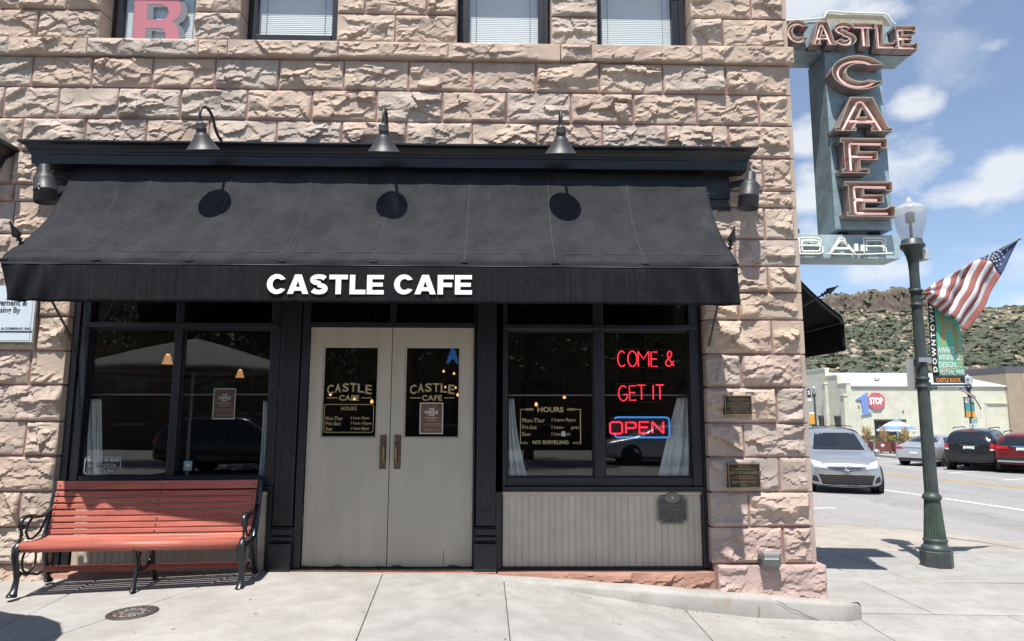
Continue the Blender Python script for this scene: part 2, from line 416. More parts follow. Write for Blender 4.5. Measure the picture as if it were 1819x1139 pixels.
def glass_mat(name, tint=(0.93, 0.95, 0.95), f0=0.045, rough=0.0, body=0.0):
    """thin sheet: straight-through light plus a mirror reflection that rises to grazing (same from both faces)"""
    m = bpy.data.materials.new(name); m.use_nodes = True
    t = m.node_tree; t.nodes.clear(); nn, ll = t.nodes.new, t.links.new
    o = nn('ShaderNodeOutputMaterial'); mixs = nn('ShaderNodeMixShader'); tr = nn('ShaderNodeBsdfTransparent'); gl = nn('ShaderNodeBsdfGlossy')
    tr.inputs[0].default_value = (*tint, 1); gl.inputs['Roughness'].default_value = rough
    g = nn('ShaderNodeNewGeometry'); dt = nn('ShaderNodeVectorMath'); dt.operation = 'DOT_PRODUCT'; ll(g.outputs['True Normal'], dt.inputs[0]); ll(g.outputs['Incoming'], dt.inputs[1])
    def ma(op, a, b=None):
        n = nn('ShaderNodeMath'); n.operation = op
        for k, x in enumerate((a, b)):
            if x is None: continue
            if isinstance(x, (int, float)): n.inputs[k].default_value = x
            else: ll(x, n.inputs[k])
        return n.outputs[0]
    c = ma('ABSOLUTE', dt.outputs['Value']); p5 = ma('POWER', ma('SUBTRACT', 1.0, c), 5.0); fr = ma('ADD', ma('MULTIPLY', p5, 1 - f0), f0)
    nz = nn('ShaderNodeTexNoise'); nz.inputs['Scale'].default_value = 1.3; nz.inputs['Detail'].default_value = 1; ll(g.outputs['Position'], nz.inputs['Vector'])
    bp = nn('ShaderNodeBump'); bp.inputs['Strength'].default_value = 0.03; bp.inputs['Distance'].default_value = 0.03; ll(nz.outputs['Fac'], bp.inputs['Height'])
    ll(bp.outputs[0], gl.inputs['Normal'])
    src = tr.outputs[0]
    if body:
        df = nn('ShaderNodeBsdfDiffuse'); df.inputs[0].default_value = (.8, .82, .85, 1); tl = nn('ShaderNodeBsdfTranslucent'); tl.inputs[0].default_value = (.8, .82, .85, 1)
        md = nn('ShaderNodeMixShader'); md.inputs[0].default_value = .6; ll(df.outputs[0], md.inputs[1]); ll(tl.outputs[0], md.inputs[2])
        mb_ = nn('ShaderNodeMixShader'); mb_.inputs[0].default_value = body; ll(tr.outputs[0], mb_.inputs[1]); ll(md.outputs[0], mb_.inputs[2]); src = mb_.outputs[0]
    ll(fr, mixs.inputs[0]); ll(src, mixs.inputs[1]); ll(gl.outputs[0], mixs.inputs[2]); ll(mixs.outputs[0], o.inputs[0])
    return m
M_GLASS = glass_mat('window_glass', f0=0.062)
M_UGLASS = glass_mat('upper_glass', f0=0.05)
M_LCAP = glass_mat('lamp_cap_acrylic', tint=(0.92, 0.94, 0.96), f0=0.05, rough=0.2, body=0.55)
M_LGLASS = glass_mat('lamp_globe_acrylic', tint=(0.95, 0.96, 0.97), f0=0.04, rough=0.15, body=0.38)

# ------------------------------------------------------------------ ground, pavement, road
_gx = [-60, -5, -4.2, -2.2, -0.3, 0.1, 0.4, 1.6, 2.4, 3.4, 5.6, 8.5, 14, 60]
_gz = [-0.6, -0.075, -0.05, 0.008, -0.002, -0.02, -0.07, -0.26, -0.355, -0.405, -0.445, -0.49, -0.56, -0.8]
def gz(x, y):
    x = np.asarray(x, float); y = np.asarray(y, float)
    z = np.interp(x, _gx, _gz)
    # the strip before the wall is steeper at the corner than the walk further out
    k = np.clip((-y - 0.4) / 4.0, 0, 1)
    z = z * (1 - 0.45 * k) - 0.02 * np.clip(-y - 0.2, 0, 8)
    return z - 0.012 * np.clip(y, 0, 30) * np.clip((x - 3) / 2, 0, 1)
def rz(x, y): return -0.50 - 0.0105 * y - 0.006 * (x - 8)

def concrete(name, c, joint=False):
    m = bpy.data.materials.new(name); m.use_nodes = True
    t = m.node_tree; b = t.nodes['Principled BSDF']; nn, ll = t.nodes.new, t.links.new
    b.inputs['Roughness'].default_value = 0.88; b.inputs['Specular IOR Level'].default_value = 0.25
    g = nn('ShaderNodeNewGeometry'); oi = nn('ShaderNodeObjectInfo')
    def noise(sc, det=5, ro=0.6, st=None):
        v = g.outputs['Position']
        if st:
            q = nn('ShaderNodeMapping'); q.inputs['Scale'].default_value = st; ll(v, q.inputs[0]); v = q.outputs[0]
        n = nn('ShaderNodeTexNoise'); n.inputs['Scale'].default_value = sc; n.inputs['Detail'].default_value = det; n.inputs['Roughness'].default_value = ro
        ll(v, n.inputs['Vector']); return n.outputs['Fac']
    def ramp(f, p0, c0, p1, c1):
        r = nn('ShaderNodeValToRGB'); ll(f, r.inputs[0]); e = r.color_ramp.elements
        e[0].position = p0; e[0].color = (*c0, 1); e[1].position = p1; e[1].color = (*c1, 1); return r.outputs[0]
    def mul(a, bb):
        x = nn('ShaderNodeMix'); x.data_type = 'RGBA'; x.blend_type = 'MULTIPLY'; x.inputs[0].default_value = 1; ll(a, x.inputs[6]); ll(bb, x.inputs[7]); return x.outputs[2]
    base = ramp(noise(1.1), 0.3, tuple(k * 0.86 for k in c), 0.7, tuple(k * 1.08 for k in c))
    blot = ramp(noise(4.2, 7, 0.7), 0.42, (0.865, 0.855, 0.84), 0.60, (1, 1, 1))
    fine = ramp(noise(160, 3, 0.7), 0.36, (0.80, 0.79, 0.78), 0.58, (1.03, 1.03, 1.03))
    spots = nn('ShaderNodeTexVoronoi'); spots.inputs['Scale'].default_value = 2.8; ll(g.outputs['Position'], spots.inputs['Vector'])
    sp = ramp(spots.outputs['Distance'], 0.034, (0.42, 0.40, 0.38), 0.05, (1, 1, 1))
    rust = ramp(noise(3.1, 3, 0.5), 0.70, (1, 1, 1), 0.78, (0.98, 0.86, 0.72))
    tint = ramp(oi.outputs['Random'], 0, (0.95, 0.955, 0.955), 1, (1.03, 1.01, 0.985))
    cc = mul(mul(mul(mul(mul(base, blot), fine), sp), rust), tint)
    ll(cc, b.inputs['Base Color'])
    bp = nn('ShaderNodeBump'); bp.inputs['Strength'].default_value = 0.25; bp.inputs['Distance'].default_value = 0.004
    ll(noise(140, 4, 0.7), bp.inputs['Height']); ll(bp.outputs[0], b.inputs['Normal'])
    return m
M_CONC = concrete('pavement_concrete', (0.365, 0.36, 0.348))
M_CONC2 = concrete('ramp_concrete', (0.375, 0.35, 0.32))
M_JOINT = mat('joint_dirt', (0.075, 0.06, 0.045), 0.95, var=0.4, vscale=12, coords='World')
def asphalt():
    m = bpy.data.materials.new('worn_asphalt'); m.use_nodes = True
    t = m.node_tree; b = t.nodes['Principled BSDF']; nn, ll = t.nodes.new, t.links.new
    b.inputs['Roughness'].default_value = 0.9
    g = nn('ShaderNodeNewGeometry')
    q = nn('ShaderNodeMapping'); q.inputs['Scale'].default_value = (1.0, 0.05, 1); ll(g.outputs['Position'], q.inputs[0])
    a = nn('ShaderNodeTexNoise'); a.inputs['Scale'].default_value = 0.9; a.inputs['Detail'].default_value = 5; ll(q.outputs[0], a.inputs['Vector'])
    f = nn('ShaderNodeTexNoise'); f.inputs['Scale'].default_value = 55; f.inputs['Detail'].default_value = 4; f.inputs['Roughness'].default_value = 0.75; ll(g.outputs['Position'], f.inputs['Vector'])
    r = nn('ShaderNodeValToRGB'); ll(a.outputs['Fac'], r.inputs[0])
    r.color_ramp.elements[0].position = 0.3; r.color_ramp.elements[0].color = (0.25, 0.245, 0.24, 1); r.color_ramp.elements[1].position = 0.7; r.color_ramp.elements[1].color = (0.33, 0.32, 0.31, 1)
    r2 = nn('ShaderNodeValToRGB'); ll(f.outputs['Fac'], r2.inputs[0])
    r2.color_ramp.elements[0].position = 0.33; r2.color_ramp.elements[0].color = (0.62, 0.62, 0.63, 1); r2.color_ramp.elements[1].position = 0.62; r2.color_ramp.elements[1].color = (1.08, 1.08, 1.08, 1)
    x = nn('ShaderNodeMix'); x.data_type = 'RGBA'; x.blend_type = 'MULTIPLY'; x.inputs[0].default_value = 1; ll(r.outputs[0], x.inputs[6]); ll(r2.outputs[0], x.inputs[7])
    # dark wandering cracks
    v = nn('ShaderNodeTexVoronoi'); v.feature = 'DISTANCE_TO_EDGE'; v.inputs['Scale'].default_value = 0.22
    nz = nn('ShaderNodeTexNoise'); nz.inputs['Scale'].default_value = 0.8; nz.inputs['Detail'].default_value = 5; ll(g.outputs['Position'], nz.inputs['Vector'])
    av = nn('ShaderNodeVectorMath'); av.operation = 'MULTIPLY_ADD'; ll(nz.outputs['Color'], av.inputs[0]); av.inputs[1].default_value = (2, 2, 2); ll(g.outputs['Position'], av.inputs[2]); ll(av.outputs[0], v.inputs['Vector'])
    r3 = nn('ShaderNodeValToRGB'); ll(v.outputs['Distance'], r3.inputs[0]); r3.color_ramp.elements[0].position = 0.004; r3.color_ramp.elements[0].color = (0.80, 0.79, 0.78, 1); r3.color_ramp.elements[1].position = 0.010; r3.color_ramp.elements[1].color = (1, 1, 1, 1)
    x2 = nn('ShaderNodeMix'); x2.data_type = 'RGBA'; x2.blend_type = 'MULTIPLY'; x2.inputs[0].default_value = 1; ll(x.outputs[2], x2.inputs[6]); ll(r3.outputs[0], x2.inputs[7])
    ll(x2.outputs[2], b.inputs['Base Color'])
    bp = nn('ShaderNodeBump'); bp.inputs['Strength'].default_value = 0.4; bp.inputs['Distance'].default_value = 0.01; ll(f.outputs['Fac'], bp.inputs['Height']); ll(bp.outputs[0], b.inputs['Normal'])
    return m
M_ROAD = asphalt()
M_YEL = mat('yellow_road_paint', (0.50, 0.30, 0.06), 0.8, var=0.25, vscale=5, coords='World')
M_WHT = mat('white_road_paint', (0.70, 0.70, 0.70), 0.8, var=0.15, vscale=6, coords='World')

# pavement: a sunk base sheet and the slabs lying on it, joints open between them
def sheet(xs, ys, zf, top=0.0):
    mb = MB()
    X, Y = np.meshgrid(np.array(xs, float), np.array(ys, float))
    Z = zf(X, Y) + top
    mb.grid([[(X[i, j], Y[i, j], Z[i, j]) for j in range(X.shape[1])] for i in range(X.shape[0])])
    return mb
pave = obj('pavement', sheet([-60, -30, -12, -8, -6, -5, -4, -3, -2, -1, 0, .4, 1, 1.6, 2.4, 3.4, 4.5, 5.6, 7, 8.2], [-11, -9, -7, -5, -4, -3, -2, -1, -.4, 0.15, 1, 1.4], gz, -0.022), M_JOINT, kind='structure')
def slab(quad, name='paving_slab', m=None, gap=0.005, nx=9, ny=9, drop=0.03):
    """quad: four corners (x, y) counter-clockwise from near left; a slab with its rounded-over rim"""
    m = m or M_CONC
    c = [Vector((*q, 0)) for q in quad]
    mb = MB(); P = []
    us = [0, 0.012] + [i / (nx - 1) for i in range(1, nx - 1)] + [0.988, 1]
    vs_ = [0, 0.012] + [i / (ny - 1) for i in range(1, ny - 1)] + [0.988, 1]
    cen = sum(c, Vector()) / 4
    c = [q + (cen - q).normalized() * gap * 1.4 for q in c]
    for i, u in enumerate(us):
        row = []
        for j, v in enumerate(vs_):
            p = (c[0] * (1 - u) + c[1] * u) * (1 - v) + (c[3] * (1 - u) + c[2] * u) * v
            edge = i in (0, len(us) - 1) or j in (0, len(vs_) - 1)
            row.append((p.x, p.y, float(gz(p.x, p.y)) - (0.006 if edge else 0)))
        P.append(row)
    mb.grid(P)
    ring = P[0] + [r[-1] for r in P[1:]] + P[-1][-2::-1] + [r[0] for r in P[-2:0:-1]]
    n = len(ring)
    mb.add(ring + [(x, y, z - drop) for x, y, z in ring], [(i, (i + 1) % n, n + (i + 1) % n, n + i) for i in range(n)])
    return obj(name, mb, m, pave)
sx = [(-5.6, -5.6), (-3.76, -3.6), (-2.40, -3.22), (-1.10, -0.96), (0.055, 0.095), (1.75, 1.70), (3.45, 3.35), (5.0, 5.0), (6.6, 6.6)]
for a, b in zip(sx[:-1], sx[1:]):
    slab([(a[1], -1.95), (b[1], -1.95), (b[0], 0.13), (a[0], 0.13)], ny=8)
    w0, w1 = a[1], b[1]
    for y0, y1 in ((-3.5, -1.95), (-5.05, -3.5), (-6.6, -5.05), (-8.15, -6.6)):
        slab([(w0, y0), (w1, y0), (w1, y1), (w0, y1)], ny=5, nx=5)
for a, b in ((-7.2, -5.6), (-8.8, -7.2)):
    for y0, y1 in ((-3.5, -1.95), (-1.95, 0.0)): slab([(a, y0), (b, y0), (b, y1), (a, y1)], nx=4, ny=4)
# the corner: slabs round the lamp post out to the kerb ramp
slab([(3.12, 0.14), (4.3, 0.14), (4.3, 1.55), (3.12, 1.55)])
slab([(4.3, 0.14), (6.3, 0.14), (6.5, 1.55), (4.3, 1.55)])
slab([(6.3, 0.14), (8.6, 0.14), (8.5, 1.75), (6.5, 1.55)])
slab([(6.6, -2), (8.8, -2), (8.6, 0.14), (6.6, 0.14)])
slab([(3.12, 1.55), (5.0, 1.55), (4.9, 3.6), (3.12, 3.6)])
slab([(5.0, 1.55), (8.5, 1.72), (8.2, 3.75), (4.9, 3.6)])
slab([(3.12, 3.6), (4.9, 3.6), (4.9, 6.6), (3.12, 6.9)], m=M_CONC2)
slab([(4.9, 3.6), (8.25, 3.75), (7.3, 5.35), (4.9, 6.55)], m=M_CONC2)
slab([(3.12, 6.9), (4.9, 6.55), (4.9, 20), (3.12, 20)], m=M_CONC)
mb = sheet([3.0, 5, 8.9], [-2, 0.1, 1.5, 3.5, 5, 7, 20], gz, -0.03)
mb2 = MB(); mb2.v = mb.v; mb2.f = [f for f in mb.f]; mb2.mi = [0] * len(mb.f); mb2.sm = [True] * len(mb.f)

# road: one sheet up the side street and across the front behind the camera
mb = MB()
Yr = [-26, -20, -12, -9, -4, 0, 3, 6, 10, 16, 24, 34, 44, 60, 90, 160]
mb.grid([[(x, y, rz(x, y) - 0.0) for x in (2.6, 5, 7, 9, 11, 15, 18, 21.5, 24, 30)] for y in Yr])
road = obj('road', mb, M_ROAD, kind='structure')
mb = MB(); mb.grid([[(x, y, rz(2.6, y) - 0.002 * abs(x - 2.6)) for x in (-70, -40, -20, -8, 0, 2.6)] for y in (-26, -20, -12, -8.1)])
obj('front_street', mb, M_ROAD, kind='structure')
def stripe(p0, p1, w, m, dz=0.006, y0=None):
    a, b = Vector((*p0, 0)), Vector((*p1, 0)); d = (b - a).normalized(); nrm = Vector((-d.y, d.x, 0)) * w / 2
    q = []
    k = 14
    for i in range(k + 1):
        p = a + (b - a) * i / k
        q.append([tuple((p - nrm).xy) + (rz(p.x, p.y) + dz,), tuple((p + nrm).xy) + (rz(p.x, p.y) + dz,)])
    mb = MB(); mb.grid(q, smooth=False)
    return obj('road_marking', mb, m, road)
stripe((16.32, 12.1), (12.4, 33), 0.13, M_YEL); stripe((16.64, 12.1), (12.72, 33), 0.13, M_YEL)
stripe((12.05, 7.4), (9.6, 26), 0.13, M_WHT)
stripe((6.6, 8.8), (7.7, 9.0), 0.10, M_WHT)
for k in range(6): stripe((17.6 + .25 * k, 17.2 + 3.3 * k), (21.4, 19.2 + 3.3 * k), 0.1, M_WHT)
# kerb lip along the corner ramp, gutter
mb = MB()
kp = [(8.6, -2), (8.55, 1.5), (8.28, 3.8), (7.95, 4.65), (7.35, 5.4), (6.5, 5.85), (5.5, 6.4), (4.95, 7.2), (4.95, 20)]
ring = []
for i, (x, y) in enumerate(kp):
    z = float(gz(x, y)); t = Vector((kp[min(i + 1, len(kp) - 1)][0] - kp[max(i - 1, 0)][0], kp[min(i + 1, len(kp) - 1)][1] - kp[max(i - 1, 0)][1], 0)).normalized(); nn_ = Vector((t.y, -t.x, 0))
    zr = rz(x, y)
    ring.append([(x - nn_.x * .07, y - nn_.y * .07, z - 0.004), (x + nn_.x * .02, y + nn_.y * .02, z - 0.008), (x + nn_.x * .06, y + nn_.y * .06, max(zr + .012, z - .05)), (x + nn_.x * .55, y + nn_.y * .55, zr + .008), (x + nn_.x * .58, y + nn_.y * .58, zr - .02)])
mb.grid(ring)
obj('kerb', mb, M_CONC2, kind='structure')
# far pavement before the cream building
mb = MB(); mb.grid([[(x, y, rz(22, y) + 0.12) for x in (22.4, 25, 40, 70)] for y in (12, 22, 32, 41.9, 60, 120)])
mb.grid([[(22.4, y, rz(22, y) + 0.12) for y in (12, 22, 32, 41.9, 60, 120)], [(22.4, y, rz(22, y) - .05) for y in (12, 22, 32, 41.9, 60, 120)]])
obj('far_pavement', mb, M_CONC, kind='structure')
# concrete ledge that grows out of the walk along the wall base
mb = MB(); P = []
for i in range(33):
    x = -0.02 + i * (3.42 + 0.02) / 32
    zt = np.interp(x, [-0.1, 0.3, 1.2, 2.1, 3.2, 3.5], [-0.012, -0.03, -0.085, -0.155, -0.235, -0.255]) + 0.004 * (fbm(np.array(x * 3), np.array(1.), 3) - .5)
    yo = np.interp(x, [0, 1.6, 2.4, 3.4], [-0.20, -0.24, -0.215, -0.19]); zg = float(gz(x, yo)) - .01
    if zt < zg + .004: zg = zt - .004
    end = 1 if i < 31 else (0.9 if i == 31 else 0.55)
    P.append([(x, 0.11 if x < 3.0 else -0.02, zt), (x, -0.06 if x < 3 else -0.10, zt), (x, yo * end + .035, zt - .004), (x, yo * end + .012, zt - .014), (x, yo * end, zt - .035 if zt - .035 > zg else zg), (x, yo * end - .004, zg)])
P.append([(3.455, q[1] * .8, q[2] - .03) for q in P[-1]]); P.append([(3.46, q[1] * .8, -.42) for q in P[-1]])
mb.grid(P)
ledge = obj('concrete_ledge', mb, M_CONC, kind='structure')
mbc = MB()
def crack(pts, w=0.005, mb=None):
    for (a, b) in zip(pts[:-1], pts[1:]):
        a = Vector(a); b = Vector(b); d = (b - a).normalized(); s = d.cross(Vector((0, 1, 0))).normalized() * w
        mb.quad(a - s * rng.uniform(.5, 1), b - s * rng.uniform(.5, 1), b + s * rng.uniform(.5, 1), a + s * rng.uniform(.5, 1))
pts = [at(1378, 1067, Y=-.222), at(1392, 1073, Y=-.222), at(1404, 1082, Y=-.222), at(1418, 1086, Y=-.22), at(1432, 1094, Y=-.215), at(1446, 1099, Y=-.212), at(1462, 1106, Y=-.208)]
crack(pts, 0.004, mbc)
crack([at(1347, 1076, Y=-.224), at(1349, 1087, Y=-.224), at(1346, 1101, Y=-.224)], 0.003, mbc)
obj('crack', mbc, M_JOINT, ledge)

# dry leaves and grit that have blown against the walls and joints
mb = MB(); rl = random.Random(5)
for k in range(150):
    m_ = rl.random()
    if m_ < .35: x, y = rl.uniform(-4.2, -2.2), rl.uniform(-.06, .02)
    elif m_ < .55: x, y = rl.uniform(.3, 3.3), -.27 - abs(rl.gauss(0, .06))
    elif m_ < .7: x, y = rl.choice([-3.66, -1.05, .07]) + rl.gauss(0, .02), rl.uniform(-1.9, 0)
    else: x, y = rl.uniform(-4, 5), rl.uniform(-2, -.3)
    if y > -.02 and x > -2: continue
    s = rl.uniform(.004, .014) * (1 if m_ < .7 else .9); w = rl.uniform(0, 6.28); z = float(gz(x, y)) + .003
    a = Vector((math.cos(w), math.sin(w), rl.uniform(-.2, .4))) * s; b = Vector((-math.sin(w), math.cos(w), rl.uniform(0, .3))) * s * rl.uniform(.35, .8); p = Vector((x, y, z))
    mb.add([p - a, p - b, p + a, p + b], [(0, 1, 2, 3)])
obj('leaf_litter', mb, mat('dead_leaf', (.13, .085, .045), .9, var=.4, vscale=30, coords='World'), kind='stuff')

# manhole cover
mh = thing('manhole_cover', 'round cast iron access cover set in the pavement in front of the red bench', 'manhole cover', (-2.83, -1.19, float(gz(-2.83, -1.19))))
tl = Matrix.Translation((-2.83, -1.19, float(gz(-2.83, -1.19)))) @ Matrix.Rotation(-0.03, 4, 'Y')
M_MH = mat('rusty_iron', (0.075, 0.055, 0.052), 0.6, metal=0.3, var=0.3, vscale=25, bump=0.4, bscale=80)
M_MH2 = mat('worn_iron', (0.22, 0.185, 0.175), 0.55, metal=0.3, var=0.3, vscale=30, bump=0.4, bscale=90)
M_MH3 = mat('blue_grey_iron', (0.10, 0.115, 0.13), 0.5, metal=0.4, var=0.3, vscale=20)
mb = MB(); mb.lathe([(0.185, -0.02), (0.185, 0.006), (0.178, 0.009), (0.142, 0.009), (0.140, 0.003), (0.0001, 0.003)], n=40, M=tl); obj('frame_ring', mb, M_MH, mh)
mb = MB(); mb.lathe([(0.138, 0.0), (0.138, 0.008), (0.065, 0.008), (0.062, 0.004)], n=40, M=tl)
obj('cover', mb, M_MH2, mh)
mb = MB(); mb.lathe([(0.06, 0.0), (0.06, 0.009), (0.045, 0.011), (0.0001, 0.011)], n=24, M=tl); obj('centre_boss', mb, M_MH3, mh)
mb = MB()
for k in range(22):
    w = 2 * math.pi * k / 22
    Mx = tl @ Matrix.Rotation(w, 4, 'Z') @ Matrix.Translation((0.105 + .018 * (k % 2), 0, 0.009)) @ Matrix.Rotation(rng.uniform(-.5, .5), 4, 'Z'); mb.obox(Mx, 0.026, 0.012, 0.006)
obj('tread_lug', mb, M_MH, mh)

# terrain: everything beyond the streets, rising to the scrub hill and its rock cap
def terr(x, y):
    x = np.asarray(x, float); y = np.asarray(y, float)
    z = -1.3 - 0.004 * np.clip(y, -50, 150)
    w = x - 0.55 * (y - 400) - 235               # across the butte as seen up the street
    n = fbm(x / 60, y / 60, 5) - .5
    slope = np.clip((y - 150 - 25 * n) / 250, 0, 1)
    h = 68 * slope ** 1.12
    ridge = np.interp(w, [-400, -160, -75, -50, -28, 40, 70, 110, 300, 600], [0.25, 0.55, 0.90, .97, .97, .97, 1.0, 1.04, 0.98, 0.5])
    h = h * ridge + n * 9 * slope + (fbm(x / 14, y / 14, 9) - .5) * 3.0 * slope
    cap = np.clip((y - 397 - 7 * (vnoise(x / 12, y / 50, 3) - .5)) / 4, 0, 1) * np.clip((w + 60) / 9, 0, 1) * np.clip((62 - w) / 14, 0, 1)
    prof = np.interp(w, [-60, -45, -30, -14, 0, 8, 20, 40, 60], [6, 9, 11.5, 13.2, 14.4, 16, 14.5, 12, 9])
    h = h + cap * (prof - .5 + 5 * (fbm(x / 7, y / 40, 21) - .5))
    h = h - np.clip((y - 440) / 300, 0, 1) * 30
    return z + h
xs = np.concatenate([np.linspace(-900, 60, 25), np.linspace(80, 400, 190), np.linspace(420, 1400, 30)])
ys = np.concatenate([np.linspace(-900, -60, 12), np.linspace(-40, 140, 14), np.linspace(150, 385, 95), np.linspace(387, 440, 50), np.linspace(450, 1300, 24)])
X, Y = np.meshgrid(xs, ys); Z = terr(X, Y)
Z = np.where((Y < 150) & (Y > -60), np.minimum(Z, -1.35 - 0.011 * np.clip(Y, 0, 150)), Z)
mb = MB(); nj = X.shape[1]
mb.v = list(zip(X.ravel().tolist(), Y.ravel().tolist(), Z.ravel().tolist()))
for i in range(X.shape[0] - 1):
    for j in range(nj - 1):
        mb.f.append((i * nj + j, i * nj + j + 1, (i + 1) * nj + j + 1, (i + 1) * nj + j))
mb.mi = [0] * len(mb.f); mb.sm = [True] * len(mb.f)
def hill_mat():
    m = bpy.data.materials.new('dry_hillside'); m.use_nodes = True
    t = m.node_tree; b = t.nodes['Principled BSDF']; nn, ll = t.nodes.new, t.links.new
    b.inputs['Roughness'].default_value = 0.95; b.inputs['Specular IOR Level'].default_value = 0.1
    g = nn('ShaderNodeNewGeometry')
    def noise(sc, d=6, ro=.65):
        n = nn('ShaderNodeTexNoise'); n.inputs['Scale'].default_value = sc; n.inputs['Detail'].default_value = d; n.inputs['Roughness'].default_value = ro; ll(g.outputs['Position'], n.inputs['Vector']); return n.outputs['Fac']
    def ramp(f, p0, c0, p1, c1):
        r = nn('ShaderNodeValToRGB'); ll(f, r.inputs[0]); e = r.color_ramp.elements
        e[0].position = p0; e[0].color = (*c0, 1); e[1].position = p1; e[1].color = (*c1, 1); return r.outputs[0]
    soil = ramp(noise(.09), .38, (0.135, 0.125, 0.088), .62, (0.255, 0.22, 0.172))
    patch = ramp(noise(.35, 8, .75), .45, (0, 0, 0), .6, (1, 1, 1))
    x = nn('ShaderNodeMix'); x.data_type = 'RGBA'; ll(patch, x.inputs[0]); ll(soil, x.inputs[6]); x.inputs[7].default_value = (0.17, 0.155, 0.095, 1)
    rock = ramp(noise(.3, 9, .72), .36, (0.062, 0.052, 0.046), .66, (0.185, 0.15, 0.125))
    sp = nn('ShaderNodeSeparateXYZ'); ll(g.outputs['Normal'], sp.inputs[0])
    st = ramp(sp.outputs[2], .60, (1, 1, 1), .86, (0, 0, 0))
    x2 = nn('ShaderNodeMix'); x2.data_type = 'RGBA'; ll(st, x2.inputs[0]); ll(x.outputs[2], x2.inputs[6]); ll(rock, x2.inputs[7])
    ll(x2.outputs[2], b.inputs['Base Color'])
    bp = nn('ShaderNodeBump'); bp.inputs['Strength'].default_value = 0.8; bp.inputs['Distance'].default_value = 1.2; ll(noise(.4, 9, .75), bp.inputs['Height']); ll(bp.outputs[0], b.inputs['Normal'])
    return m
obj('hill_terrain', mb, hill_mat(), kind='structure')
# scrub oak and boulders strewn over the slope
def blobs(n, area, size, flat, seed, sub=1, jag=.35, dens=None, sink=.25):
    bm_ = bmesh.new(); bmesh.ops.create_icosphere(bm_, subdivisions=sub, radius=1)
    base = np.array([v.co[:] for v in bm_.verts]); fc = [tuple(v.index for v in f.verts) for f in bm_.faces]; bm_.free()
    rs = np.random.RandomState(seed)
    V, Fc = [], []; k = 0
    while k < n:
        x, y = rs.uniform(*area[0]), rs.uniform(*area[1])
        if dens is not None and rs.rand() > dens(x, y): continue
        s = size[0] + (size[1] - size[0]) * rs.rand() ** 2.2
        p = base * (1 + jag * rs.uniform(-1, 1, (len(base), 1))) * np.array([s * rs.uniform(.8, 1.35), s * rs.uniform(.8, 1.3), s * flat * rs.uniform(.8, 1.2)])
        p = p + np.array([x, y, float(terr(x, y)) + s * flat * (1 - 2 * sink) * .5])
        o = k * len(base)
        V.extend(map(tuple, p.tolist())); Fc.extend([tuple(i + o for i in f) for f in fc]); k += 1
    mb = MB(); mb.v = V; mb.f = Fc; mb.mi = [0] * len(Fc); mb.sm = [False] * len(Fc)
    return mb
def dn(x, y):
    if y > 385: return .18
    c = float(fbm(np.array(x / 16.), np.array(y / 16.), 31)) * .7 + float(fbm(np.array(x / 45.), np.array(y / 45.), 77)) * .5
    return float(np.clip((c - np.interp(y, [150, 280, 385], [.40, .48, .58])) * 5, .05, 1))
M_SCRUB = mat('scrub_green', (0.105, 0.115, 0.082), 0.9, col2=(0.066, 0.077, 0.056), vscale=.22, spec=0.1, coords='World')  # lightened: the hill's faint haze is put into this green
M_SCRUBL = mat('scrub_olive', (0.12, 0.118, 0.075), 0.9, col2=(0.075, 0.08, 0.05), vscale=.25, spec=0.1, coords='World')
obj('scrub_bushes', blobs(17000, ((70, 420), (148, 405)), (.4, 2.3), .75, 3, dens=dn, jag=.6), M_SCRUB, kind='stuff')
obj('dry_brush', blobs(12000, ((70, 420), (148, 405)), (.35, 1.2), .6, 4, dens=None, jag=.4), M_SCRUBL, kind='stuff')
M_BOULD = mat('hill_boulder', (0.30, 0.245, 0.195), 0.95, var=.2, vscale=.5, coords='World')
obj('boulders', blobs(900, ((90, 420), (200, 398)), (.5, 2.4), .7, 6, dens=lambda x, y: np.interp(y, [200, 380], [.3, 1]), jag=.3, sink=.3), M_BOULD, kind='stuff')

